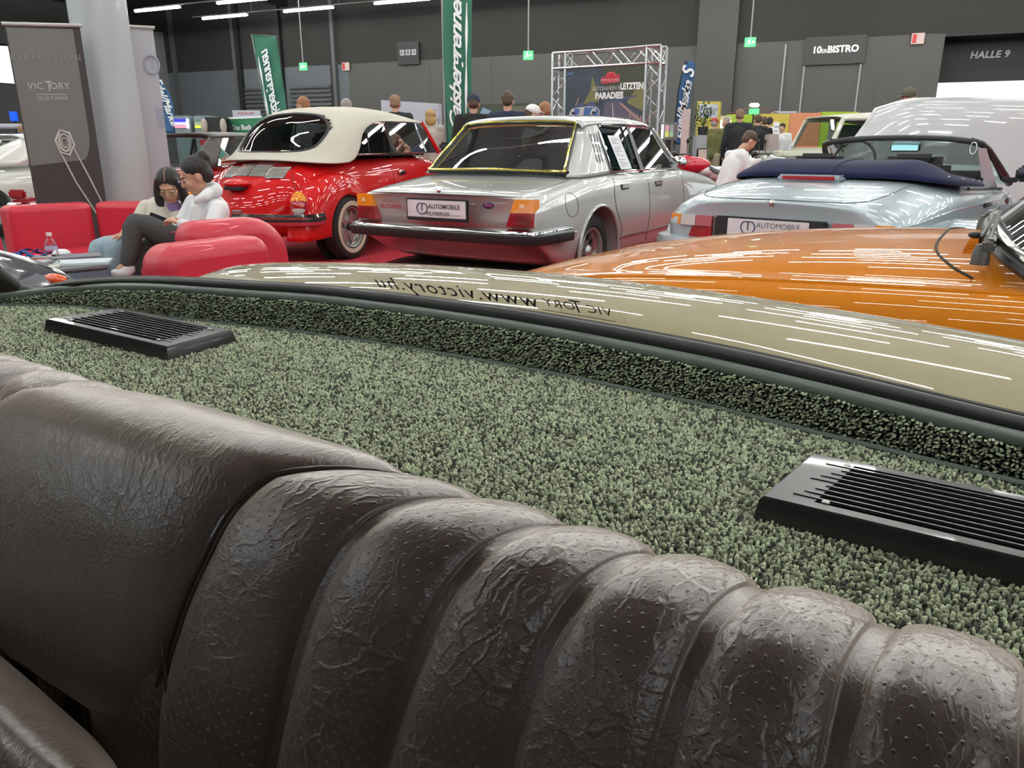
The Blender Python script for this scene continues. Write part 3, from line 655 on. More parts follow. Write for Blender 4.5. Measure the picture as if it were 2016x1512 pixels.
# ---- flags
fg_ = mat('green_flag_cloth', (.035, .165, .11), .75, bump=(6, .2, .02)); wink = mat('flag_white_print', (.82, .85, .88), .6)
def flag_text(s, mb_M, size, par, **k): return text('flag_script', s, size, wink, par, mb_M, **k)
def script_word(par, o, x, y, L, size):
    "long handwritten name running up the flag, with its underline stroke"
    me = text_mesh('Gaisbergrennen', size, shear=.55, bold=size*.018, spacing=.86); xs = [v.co.x for v in me.vertices]; k = L/(max(xs)-min(xs)); me.transform(Matrix.Diagonal((k, 1, 1, 1)))
    me.transform(frame_mat(o, x, y)); put('flag_script', me, wink, par, smooth=False)
    X, Y_ = Vector(x).normalized(), Vector(y).normalized(); mb = MB(); up = []; dn = []
    for s_ in np.linspace(0, 1, 24):
        w = size*.05*(1+2.2*abs(math.sin(s_*2*math.pi))**2); b = Vector(o)+X*(L*(-.36+.80*s_))-Y_*size*.62; up.append(b+Y_*w/2); dn.append(b-Y_*w/2)
    n = len(up); mb.add(up+dn, [(i, i+1, n+i+1, n+i) for i in range(n-1)]); mb.obj('flag_stroke', wink, par, smooth=False)
p0 = at_y(905, 275, 12.6); t = thing('tall_flag', 'tall green flag with white handwriting beside the man in the dark cap', 'flag', (p0.x, 12.6, 0))
w = .43
G = np.array([[(-w/2+w*s_+.012*math.sin(z*2.2), .02*math.sin(s_*7+z*1.7), z) for s_ in np.linspace(0, 1, 10)] for z in np.linspace(.5, 4.6, 40)])
thick(grid_mesh(G).obj('flag_cloth', fg_, t, True), .004)
script_word(t, (-.03, -.045, 2.30), (.025, 0, 1), (-1, 0, .025), 2.0, .25)
MB().tube([(-w/2-.01, 0, 0), (-w/2-.01, 0, 4.65), (w/2, 0, 4.68)], .014, 8).obj('flag_pole', mat('lamp_rail'), t); MB().box((0, 0, .02), (.5, .5, .04), bev=.01).obj('flag_base', m_blk, t)
pa = at_y(531, 220, 16.5); t = thing('leaning_flag', 'smaller green flag with white handwriting leaning left behind the red convertible', 'flag', (pa.x+.12, 16.5, 0))
tl = at_y(495, 67, 16.5); tr = at_y(544, 72, 16.5); bl = at_y(532, 262, 16.5); br = at_y(572, 262, 16.5); off = Vector((pa.x+.12, 16.5, 0))
G = np.array([[tuple(tl.lerp(bl, i/30).lerp(tr.lerp(br, i/30), j/8)-off+Vector((0, .02*math.sin(i*.6+j*.5), 0))) for j in range(9)] for i in range(31)])
thick(grid_mesh(G).obj('flag_cloth', fg_, t, True), .004)
c = (tl+tr+bl+br)/4-off; ax = ((tl+tr)-(bl+br)).normalized(); script_word(t, c+Vector((.0, -.05, -.12)), ax, (1, 0, .1), 1.5, .26)
MB().tube([(0, 0, 0), tuple(bl.lerp(br, .5)-off), ], .014, 8).obj('flag_pole', mat('lamp_rail'), t); MB().tube([tuple(bl-off), tuple(tl-off), tuple(tr-off)], .012, 8).obj('flag_rod', mat('lamp_rail'), t); MB().box((0, 0, .02), (.5, .5, .04), bev=.01).obj('flag_base', m_blk, t)
bl_ = mat('blue_flag_cloth', (.035, .11, .26), .7)
def beach_flag(Y, L, lab, textrun):
    """feather flag: L = list of (left px, right px, row px)"""
    base = at_y((L[-1][0]+L[-1][1])/2, L[-1][2], Y); t = thing('feather_flag', lab, 'flag', (base.x, Y, 0)); off = Vector((base.x, Y, 0)); rows_ = []
    for (a, b, v) in L:
        p, q = at_y(a, v, Y)-off, at_y(b, v, Y)-off; rows_.append([tuple(p.lerp(q, s_)+Vector((0, .015*math.sin(v*.2+s_*4), 0))) for s_ in np.linspace(0, 1, 6)])
    G = np.array(rows_); G = np.array([cr(G[:, j], 4) for j in range(6)]).transpose(1, 0, 2); thick(grid_mesh(G).obj('flag_cloth', bl_, t, True), .004)
    MB().tube([(0, 0, 0)]+[tuple(r[0]) for r in rows_[::-1]], .012, 8).obj('flag_pole', m_blk, t); MB().box((0, 0, .02), (.5, .5, .04), bev=.01).obj('flag_base', m_blk, t)
    for (s_, u, v, u2, v2, size, sh) in textrun:
        p, q = at_y(u, v, Y)-off, at_y(u2, v2, Y)-off; x = (q-p).normalized(); text('flag_script', s_, size, wink, t, frame_mat((p+q)/2+Vector((0, -.04, 0)), x, Vector((-x.z, 0, x.x))), shear=sh, bold=.006)
    return t
beach_flag(15, [(1352, 1364, 121), (1346, 1368, 128), (1341, 1367, 150), (1335, 1361, 180), (1331, 1355, 220), (1328, 1350, 255), (1327, 1348, 285)], 'slim blue feather flag with white script right of the truss poster',
    [('Edel/Marke', 1334, 262, 1352, 172, .22, .4), ('OLDTIMER', 1343, 225, 1357, 160, .10, .2), ('S', 1353, 150, 1356, 138, .32, .3)])
beach_flag(16, [(313, 317, 160), (311, 324, 170), (309, 334, 185), (308, 340, 205), (310, 343, 222), (314, 344, 240), (318, 345, 262)], 'dark blue feather flag with white script behind the white banner',
    [('Edel/Marke', 318, 175, 337, 225, .2, .4)])
# ================================================================ CARS: shared pieces
from mathutils.bvhtree import BVHTree
chrome = mat('chrome', (.75, .75, .75), .08, 1.0)
tyre_m = mat('tyre_rubber', (.018, .018, .019), .75, bump=(60, .15, .003)); rim_m = mat('silver_rim', (.50, .50, .48), .3, .8)
trim_blk = mat('black_car_trim', (.014, .014, .015), .4); cabin_dk = mat('dark_cabin', (.02, .02, .02), .8)
cglass = glass('car_window_glass', (.72, .80, .78), .9, 1.5); dglass = glass('dark_car_glass', (.30, .36, .35), .9, 1.5)
amber = mat('amber_lens', (.85, .28, .01), .12, coat=.6); red_l = mat('red_lens', (.38, .008, .015), .12, coat=.6); clear_l = mat('clear_lens', (.55, .50, .48), .15, coat=.6)
class Skin:
    """finds points on a finished body panel, in the car's own frame"""
    def __init__(s, o):
        bpy.context.view_layer.update(); e = o.evaluated_get(bpy.context.evaluated_depsgraph_get()); me = e.to_mesh()
        s.b = BVHTree.FromPolygons([v.co.copy() for v in me.vertices], [tuple(p.vertices) for p in me.polygons]); e.to_mesh_clear()
    def hit(s, p, d, lift=.0):
        h = s.b.ray_cast(Vector(p), Vector(d).normalized())
        if not h[0]: return Vector(p), Vector((0, 0, 1))
        n = h[1] if h[1].dot(Vector(d)) < 0 else -h[1]; return h[0]+n*lift, n
    def line(s, pts, d, lift=.0, n=5):
        return [s.hit(q, d, lift)[0] for q in cr(pts, n)]
def side(s, pts, r=.004, lift=.0, sgn=-1, n=5): return s.line([(x, sgn*2.0, z) for x, z in pts], (0, -sgn, 0), lift, n)
def wheel(par, x, y, r, w, sg, style='plain', white=False, rimm=None):
    """sg: -1 right side, +1 left side (outer face)"""
    M = Matrix.Translation((x, y, r)) @ Matrix.Rotation(R(-90*sg), 4, 'X')
    h = w/2
    ri = r*.62
    t = MB().lathe([(ri, -h*.8), (ri+.02, -h), (r*.86, -h*1.02), (r*.965, -h*.86), (r, -h*.55), (r, h*.55), (r*.965, h*.86), (r*.86, h*1.02), (ri+.02, h), (ri, h*.8), (ri, -h*.8)], 44, M).obj('wheel', tyre_m, par)
    if white: MB().lathe([(ri+.015, h*.985), (ri+.018, h*1.02), (ri+.055, h*1.07), (ri+.062, h*1.02), (ri+.055, h*.9)], 48, M).obj('whitewall', mat('cream_whitewall', (.62, .55, .42), .6), t)
    rm = rimm or rim_m
    mb = MB().lathe([(ri+.004, h*.86), (ri, h*.95), (ri-.012, h*.90), (ri-.02, h*.45), (ri*.80, h*.30), (ri*.78, h*.18), (.02, h*.18), (0, h*.18)], 48, M)
    rim = mb.obj('rim', rm, t)
    hb = MB(); sp = MB()
    if style == 'star':
        for k in range(5):
            q = 2*math.pi*k/5; c_, s_ = math.cos(q), math.sin(q); t_ = Vector((-s_, c_, 0)); d_ = Vector((c_, s_, 0)); z = Vector((0, 0, h*.42))
            P = [d_*.045+t_*.034+z, d_*.045-t_*.034+z, d_*ri*.84-t_*.020+z*1.2, d_*ri*.84+t_*.020+z*1.2]; sp.prism(P, (0, 0, -1), .025, M)
        for k in range(10):
            q = 2*math.pi*(k+.5)/10; M2 = M @ Matrix.Rotation(q, 4, 'Z'); hb.box((ri*.87, 0, h*.37), (.018, .055, .01), M2)
        hb.lathe([(0, h*.75), (.022, h*.75), (.032, h*.6), (.032, h*.2)], 20, M)
    elif style == 'holes':
        for k in range(10):
            M2 = M @ Matrix.Rotation(2*math.pi*k/10, 4, 'Z'); hb.box((ri*.60, 0, h*.24), (.055, .026, .02), M2, bev=.008)
        sp.lathe([(0, h*.85), (.03, h*.82), (.055, h*.55), (.06, h*.2)], 24, M); sp.lathe([(ri*.86, h*.3), (ri*.83, h*.52), (ri*.78, h*.3)], 40, M)
    else: 
        sp.lathe([(0, h*.7), (.04, h*.68), (.07, h*.35), (.075, h*.2)], 24, M)
        for k in range(5): hb.box((ri*.55, 0, h*.24), (.06, .05, .02), M @ Matrix.Rotation(2*math.pi*k/5, 4, 'Z'), bev=.01)
    sp.obj('spokes' if style == 'star' else 'hub_cap', rm, t); hb.obj('rim_slots', trim_blk, t)
    return t
def paper(par, a, b, c, d, name='price_sheet'):
    o = MB().quad(a, b, c, d, .002).obj(name, mat('white_paper', (.82, .82, .86), .6), par)
    A, B, C_, D = map(Vector, (a, b, c, d)); mb = MB(); n = (B-A).cross(D-A).normalized()
    for i in range(14):
        s0 = .10+.06*i; w = (.8, .55, .7, .3)[i % 4] if i not in (3, 9) else 0
        if not w: continue
        P, Q = A.lerp(D, s0), B.lerp(C_, s0); dn = (D-A)*.018; p0, p1 = P.lerp(Q, .12), P.lerp(Q, .12+w*.85)
        for sg in (1, -1): mb.add([p0+n*.0035*sg, p1+n*.0035*sg, p1+dn+n*.0035*sg, p0+dn+n*.0035*sg], [(0, 1, 2, 3)])
    mb.obj('print', mat('grey_print', (.28, .28, .36), .6), o, smooth=False); return o
# ================================================================ SILVER SALOON
silver = mat('silver_metallic_paint', (.50, .51, .50), .35, .35, coat=1.0, coatr=.0)
F1 = thing('sedan', 'silver grey four door sedan seen from behind with yellow trimmed rear window', 'car', (.58, 7.55, 0), R(58.56))
def fsec(x, zt, ws, w, zb, tuck=0.0, lean=0.0):
    P = [(x, 0, zt), (x, .55*ws, zt-.002), (x, ws*.93, zt-.014), (x, ws, zt-.035), (x-lean*.2, w-.02, zt-.09), (x-lean*.6, w, .66), (x-lean, w+.004, .52), (x+tuck*.35, w-.005, .42), (x+tuck, w-.04, zb+.03), (x+tuck*1.1, w-.14, zb), (x+tuck*1.1, 0, zb)]
    return P
S = [fsec(-2.10, .765, .66, .74, .30, .30, .015), fsec(-2.135, .775, .70, .79, .28, .32, .01), fsec(-2.12, .795, .725, .81, .27, .32), fsec(-2.06, .812, .735, .82, .26, .28), fsec(-1.9, .832, .745, .83, .25, .16), fsec(-1.6, .868, .75, .838, .22), fsec(-1.3, .905, .755, .842, .20), fsec(-1.0, .925, .76, .845, .19),
     fsec(-.4, .932, .765, .848, .19), fsec(.3, .935, .765, .848, .19), fsec(.8, .93, .76, .845, .19), fsec(1.1, .91, .75, .842, .19), fsec(1.6, .865, .74, .835, .22), fsec(2.0, .815, .72, .82, .26, -.1), fsec(2.12, .775, .69, .79, .30, -.1), fsec(2.15, .72, .66, .75, .34, -.08)]
fb = body_loft('body', S, silver, F1, 2, cuts=[(-1.16, -.84, .31, .355, .5), (-1.16, .84, .31, .355, .5), (1.42, -.84, .31, .355, .5), (1.42, .84, .31, .355, .5)], sharp={3: .35, 6: .3})
sk = Skin(fb)
for sg in (-1, 1):
    for x in (-1.16, 1.42):
        wheel(F1, x, sg*.70, .305, .18, sg, 'holes')
        MB().lathe([(0, 0), (.34, 0)], 30, Matrix.Translation((x, sg*.60, .31)) @ Matrix.Rotation(R(90), 4, 'X')).obj('wheel_well', cabin_dk, F1)
    for x in (-1.16, 1.42):    # rolled arch lips
        MB().tube([(x+.362*math.cos(q), sg*.848, .31+.362*math.sin(q)) for q in np.linspace(-.25, math.pi+.2, 26)], .016, 8, sy=.8).obj('arch_lip', silver, F1)
    MB().tube([sk.hit((x, sg*2, .385), (0, -sg, 0), .004)[0] for x in np.linspace(-.76, 1.02, 16)], .009, 6).obj('side_moulding', chrome, F1)
    MB().tube([sk.hit((x, sg*2, .505), (0, -sg, 0), .001)[0] for x in np.linspace(-2.0, -1.56, 8)], .007, 6).obj('side_moulding', chrome, F1)
    seams = MB()
    for L_ in ([(-.13, .93), (-.135, .7), (-.13, .40), (-.12, .30)], [(.76, .92), (.77, .7), (.78, .42), (.78, .30)], [(-.80, .90), (-.88, .75), (-.84, .60), (-.73, .46), (-.72, .36)]): seams.tube(side(sk, L_, sgn=sg), .0035, 5)
    seams.obj('door_seams', trim_blk, F1)
    for x in (-.66, .10):
        p = sk.hit((x, sg*2, .80), (0, -sg, 0))[0]; MB().box(p+Vector((0, sg*.006, 0)), (.14, .03, .035), bev=.008).obj('door_handle', chrome, F1); MB().box(p+Vector((0, sg*.001, -.012)), (.16, .012, .05), bev=.004).obj('handle_recess', trim_blk, F1)
    # tail lamps
    y0, y1 = .60, .80
    def lampq(z0, z1, ya0, ya1, m, par=None):
        P = [(-2.160, sg*ya0, z0), (-2.138, sg*y1, z0), (-2.134, sg*y1, z1), (-2.154, sg*ya1, z1)]
        return MB().prism(P if sg > 0 else P[::-1], (1, 0, 0), .075).obj('tail_lamp', m, par or F1)
    a = lampq(.672, .762, .625, .655, amber); MB().quad((-2.156, sg*.695, .705), (-2.153, sg*.735, .705), (-2.151, sg*.735, .732), (-2.154, sg*.695, .732), .003).obj('reversing_lens', mat('pale_amber_lens', (.85, .52, .22), .15, coat=.6), a)
    a = lampq(.575, .668, .59, .622, red_l)
    for k in range(5): MB().box((-2.153, sg*.70, .59+.016*k), (.012, .17, .002)).obj('lens_rib', mat('lens_rib_red', (.2, .004, .01), .3), a)  # darker red ribs across the red lens
q = Skin(fb)
mb = MB(); mb.tube(sk.line([(-1.9, .69, 2), (-1.6, .70, 2), (-1.42, .70, 2)], (0, 0, -1)), .003, 5); mb.tube(sk.line([(-1.9, -.69, 2), (-1.6, -.70, 2), (-1.42, -.70, 2)], (0, 0, -1)), .003, 5)
mb.tube(sk.line([(-3, -.69, .775), (-3, -.3, .777), (-3, .3, .777), (-3, .69, .775)], (1, 0, 0)), .004, 5); mb.obj('boot_seam', trim_blk, F1)
MB().tube(sk.line([(-1.42, .68, 2), (-1.40, 0, 2), (-1.42, -.68, 2)], (0, 0, -1), .001), .004, 5).obj('boot_seam', trim_blk, F1)
MB().ell((-2.135, 0, .805), (.015, .018, .018)).obj('boot_lock', chrome, F1)
fl = MB().tube([sk.hit((-1.62+.10*math.cos(a)*(1 if abs(math.cos(a)) < .8 else .95), -2, .70+.085*math.sin(a)), (0, 1, 0), .0)[0] for a in np.linspace(0, 2*math.pi, 24, endpoint=False)], .003, 5, closed=True).obj('fuel_flap_seam', trim_blk, F1)
# number plate
pl = MB().box((-2.165, 0, .668), (.018, .56, .16), bev=.006).obj('number_plate', trim_blk, F1)
MB().box((-2.176, 0, .674), (.006, .53, .125), bev=.004).obj('plate_face', mat('plate_white', (.72, .68, .70), .5), pl)
navy = mat('navy_print', (.03, .03, .10), .5); dgrey = mat('dark_grey_print', (.06, .06, .08), .5)
PM = lambda y, z: frame_mat((-2.182, y, z), (0, -1, 0), (0, 0, 1))
text('plate_text', 'AUTOMOBILE', .046, dgrey, pl, PM(-.075, .692), bold=.0006); text('plate_text', 'FELIXBERGER', .036, dgrey, pl, PM(-.02, .640), bold=.0004); text('plate_text', 'T', .085, navy, pl, PM(.125, .682))
MB().tube([(-2.181, .125+.048*math.cos(a), .678+.042*math.sin(a)) for a in np.linspace(.6*math.pi+.3, 2.4*math.pi-.3, 24)], .004, 5).obj('plate_ring', navy, pl)
MB().tube([(-2.181, -.13, .632), (-2.181, -.22, .634)], .0012, 4).obj('plate_line', dgrey, pl)
# maker's oval and red dealer lettering
ov = MB().lathe([(0, .004), (.045, .003), (.05, 0)], 32, frame_mat((-2.150, -.44, .715), (0, -1, 0), (0, 0, 1)) @ Matrix.Diagonal((1, .5, 1, 1))).obj('oval_badge', mat('badge_blue', (.01, .015, .09), .3, coat=.5), F1)
text('badge_script', 'Ford', .034, chrome, ov, frame_mat((-2.156, -.44, .716), (0, -1, 0), (0, 0, 1)), shear=.3)
dr = mat('dark_red_print', (.30, .02, .03), .5); text('dealer_text', 'AUTOHAUS', .030, dr, F1, frame_mat((-2.152, .45, .712), (0, -1, 0), (0, 0, 1)), shear=.3); text('dealer_text', 'BUCHNER', .044, dr, F1, frame_mat((-2.152, .445, .675), (0, -1, 0), (0, 0, 1)), bold=.0012)
# bumper
bp = [(-1.72, -.885, .51), (-1.98, -.875, .51), (-2.13, -.845, .51), (-2.205, -.76, .51), (-2.225, -.4, .51), (-2.232, 0, .51), (-2.225, .4, .51), (-2.205, .76, .51), (-2.13, .845, .51), (-1.98, .875, .51), (-1.72, .885, .51)]
def strip(path, prof, name, m, par):
    "sweep a flat profile (outward, up) along a plan path"
    P = cr(path, 5); vs = []; k = len(prof)
    for i, p in enumerate(P):
        t = P[min(i+1, len(P)-1)]-P[max(i-1, 0)]; t /= np.linalg.norm(t[:2]); nrm = np.array([t[1], -t[0], 0])
        for o_, u_ in prof: vs.append(p+nrm*o_+np.array([0, 0, u_]))
    fs = [(i*k+j, i*k+(j+1) % k, (i+1)*k+(j+1) % k, (i+1)*k+j) for i in range(len(P)-1) for j in range(k)]+[tuple(range(k)), tuple((len(P)-1)*k+j for j in range(k))[::-1]]
    return MB().add(vs, fs).obj(name, m, par)
b_ = strip(bp[::-1], [(-.06, -.045), (.0, -.05), (.008, -.02), (.008, .02), (0, .04), (-.06, .05)], 'rear_bumper', chrome, F1)
strip(bp[::-1], [(-.01, -.055), (.014, -.050), (.022, -.02), (.020, .012), (.006, .02), (-.01, .02)], 'bumper_rubber', trim_blk, b_)
MB().tube([(-1.6, .50, .24), (-1.95, .52, .235), (-2.12, .53, .22)], .026, 14).obj('exhaust_pipe', mat('worn_steel', (.20, .20, .20), .35, .9), F1)
MB().box((0, 0, .17), (3.6, 1.5, .06)).obj('underbody', cabin_dk, F1)
# greenhouse
RF = [[(-.99, y, z) for y, z in ((0, 1.315), (.28, 1.31), (.46, 1.298), (.545, 1.275), (.575, 1.245))], [(-.90, y, z) for y, z in ((0, 1.338), (.28, 1.333), (.47, 1.32), (.56, 1.297), (.60, 1.272))], [(-.5, y, z) for y, z in ((0, 1.360), (.28, 1.355), (.47, 1.343), (.565, 1.32), (.605, 1.288))],
      [(0, y, z) for y, z in ((0, 1.364), (.28, 1.358), (.47, 1.346), (.565, 1.322), (.605, 1.288))], [(.32, y, z) for y, z in ((0, 1.352), (.28, 1.346), (.46, 1.333), (.555, 1.31), (.60, 1.28))], [(.46, y, z) for y, z in ((0, 1.325), (.28, 1.32), (.45, 1.308), (.54, 1.29), (.585, 1.265))]]
patch('roof', RF, silver, F1, 5, 5, mirror=True, t=.018)
for sg in (-1, 1):
    f = lambda x, y, z: (x, sg*y, z)
    C_ = [[f(-1.40, .66, .895), f(-1.30, .735, .89), f(-1.05, .765, .895), f(-.80, .765, .91)], [f(-1.22, .60, 1.05), f(-1.14, .665, 1.04), f(-.98, .695, 1.04), f(-.785, .70, 1.05)], [f(-1.06, .55, 1.19), f(-.99, .605, 1.18), f(-.89, .635, 1.18), f(-.765, .64, 1.18)], [f(-.975, .53, 1.28), f(-.92, .58, 1.285), f(-.84, .605, 1.285), f(-.745, .61, 1.28)]]
    skp = Skin(patch('rear_pillar', C_, silver, F1, 5, 5, t=.015))
    vb = MB()
    for k in range(3):
        for j in range(3):
            pz = .99+.08*j; xk = -.98+.045*k; vb.tube([skp.hit((xk+(z_-1)*.3, sg*2, z_), (0, -sg, 0), .001)[0] for z_ in (pz, pz+.03, pz+.06)], .009, 5, sy=.4)
    vb.obj('pillar_vents', mat('vent_grey', (.16, .17, .17), .4, .5), F1)
    MB().quad(f(-.19, .770, .91), f(-.10, .770, .91), f(-.12, .612, 1.285), f(-.19, .612, 1.285), .02).obj('door_pillar', trim_blk, F1)
    MB().tube([f(.80, .745, .92), f(.62, .69, 1.08), f(.46, .60, 1.27)], [.024, .02, .018], 8).obj('windscreen_pillar', silver, F1)
    # side glass and bright frames
    MB().quad(f(-.785, .762, .915), f(-.19, .766, .915), f(-.19, .61, 1.28), f(-.745, .61, 1.28)).obj('side_window', cglass, F1, smooth=False)
    MB().quad(f(-.12, .766, .915), f(.74, .755, .915), f(.44, .60, 1.27), f(-.12, .612, 1.285)).obj('side_window', cglass, F1, smooth=False)
    MB().tube([f(-.795, .768, .915), f(-.765, .62, 1.25), f(-.735, .618, 1.287), f(-.2, .62, 1.295), f(.2, .62, 1.295), f(.45, .60, 1.275), f(.76, .76, .915), f(.2, .778, .918), f(-.3, .778, .918)], .008, 6, closed=True).obj('window_trim', chrome, F1)
    MB().tube([f(-.30, .76, .915), f(-.31, .615, 1.28)], .009, 6).obj('window_divider', trim_blk, F1)
    MB().ell((.50, sg*.86, .97), (.05, .09, .06)).obj('door_mirror', chrome, F1)
paper(F1, (-.70, -.668, 1.20), (-.47, -.668, 1.20), (-.40, -.772, .93), (-.63, -.772, .93))
# rear window: tinted pane, gold strip round it
wb = [(-1.39, .63, .915), (-1.41, 0, .925), (-1.39, -.63, .915)]
G = [[(-1.375, -.62, .925), (-1.40, -.3, .935), (-1.41, 0, .937), (-1.40, .3, .935), (-1.375, .62, .925)], [(-1.19, -.575, 1.10), (-1.22, -.3, 1.12), (-1.225, 0, 1.125), (-1.22, .3, 1.12), (-1.19, .575, 1.10)], [(-1.0, -.525, 1.27), (-1.01, -.3, 1.288), (-1.015, 0, 1.292), (-1.01, .3, 1.288), (-1.0, .525, 1.27)]]
patch('rear_window', G, cglass, F1, 5, 5)
ring = [(-1.385, -.60, .918), (-1.41, 0, .928), (-1.385, .60, .918), (-1.355, .63, .945), (-1.19, .582, 1.105), (-1.02, .537, 1.255), (-.985, .50, 1.287), (-1.0, .25, 1.30), (-1.0, 0, 1.303), (-1.0, -.25, 1.30), (-.985, -.50, 1.287), (-1.02, -.537, 1.255), (-1.19, -.582, 1.105), (-1.355, -.63, .945)]
ringc = cr(ring, 4, closed=True)
MB().tube(ringc, .018, 8, closed=True).obj('window_rubber', trim_blk, F1)
gold = mat('gold_window_strip', (.75, .60, .12), .15, .8, coat=.5); MB().tube([tuple(np.array(p)+np.array([-.016, 0, .012])) for p in ringc], .0085, 8, closed=True).obj('rear_window_trim', gold, F1)
MB().tube([(.55, y, z) for y, z in ((-.58, 1.25), (0, 1.31), (.58, 1.25))], .02, 8).obj('windscreen_header', trim_blk, F1)
MB().quad((1.0, -.70, .93), (1.0, .70, .93), (.50, .56, 1.28), (.50, -.56, 1.28)).obj('windscreen', cglass, F1, smooth=False)
teal = mat('teal_seat_cloth', (.035, .13, .16), .8, sheen=.3)
MB().box((-1.02, 0, .935), (.62, 1.25, .02)).obj('rear_shelf', mat('blue_grey_shelf', (.10, .16, .18), .7), F1)
MB().box((-.72, 0, .90), (.22, 1.2, .26), bev=.06).obj('rear_seat', teal, F1)
for y in (-.35, .35):
    MB().box((.02, y, .90), (.16, .46, .5), bev=.06).obj('front_seat', teal, F1); MB().box((.0, y, 1.16), (.09, .26, .15), bev=.04).obj('headrest', teal, F1)
MB().box((.1, 0, .925), (1.9, 1.38, .02)).obj('cabin_floor', cabin_dk, F1); MB().box((.95, 0, .96), (.25, 1.3, .08), bev=.03).obj('dashboard', cabin_dk, F1)
MB().tube([(.72+.03*math.sin(a), .35+.18*math.cos(a), 1.02+.17*math.sin(a)) for a in np.linspace(0, 6.283, 24, endpoint=False)], .012, 6, closed=True).obj('steering_wheel', trim_blk, F1)
MB().box((.42, 0, 1.25), (.02, .18, .05), bev=.01).obj('rear_view_mirror', trim_blk, F1)
# ================================================================ RED CONVERTIBLE WITH THE CREAM TOP
redp = mat('bright_red_paint', (.64, .004, .006), .5, coat=1.0, coatr=.0, spec=.2); cream = mat('cream_canvas', (.56, .53, .45), .85, bump=(500, .15, .002), var=(2, .04))
B1 = thing('convertible', 'bright red rounded convertible with closed cream fabric top and whitewall tyres', 'car', (-1.9, 9.37, 0), R(68.1))
def bsec(x, w, zt, zb=.26, k=.86):
    return [(x, 0, zt), (x, w*.45, zt-.012), (x, w*.78, zt-.05), (x, w*.95, zt-.13), (x, w, zt-.26), (x, w, .52), (x, w*.98, .38), (x, w*.9, zb), (x, 0, zb-.02)]
S = [bsec(-2.0, .16, .50, .32), bsec(-1.975, .26, .60, .30), bsec(-1.93, .34, .70, .28), bsec(-1.86, .42, .80, .27), bsec(-1.77, .49, .885), bsec(-1.66, .55, .955), bsec(-1.5, .61, 1.0), bsec(-1.3, .655, 1.01), bsec(-1.0, .685, 1.02), bsec(-.5, .70, 1.035), (bsec(.2, .70, 1.05)), bsec(.8, .685, 1.06), bsec(1.05, .64, 1.03), bsec(1.3, .55, .97), bsec(1.6, .42, .86), bsec(1.85, .27, .70), bsec(1.95, .16, .52)]
bb_ = body_loft('body', S, redp, B1, 2); sk = Skin(bb_)
def fender(xc, zc, sg, r0, ro, yin=.50, yo=.79, ang=(-12, 184), rear=True):
    rows_ = []
    for q in np.radians(np.linspace(ang[0], ang[1], 15)):
        c_, s_ = math.cos(q), math.sin(q); k = (q-R(90))/R(100)
        o_ = ro*(1+(.30 if rear else .12)*max(0, k)**1.3+(.05 if rear else .25)*max(0, -k)); arr = []
        for rr, y in ((o_*.93, yin), (o_*1.0, yin+.06), (o_*.985, yo-.10), (o_*.90, yo-.03), (r0+.5*(o_-r0)*.75, yo), (r0+.045, yo+.006), (r0+.012, yo+.008), (r0, yo-.015)): arr.append((xc+rr*c_, sg*y, zc+rr*s_))
        rows_.append(arr)
    return rows_
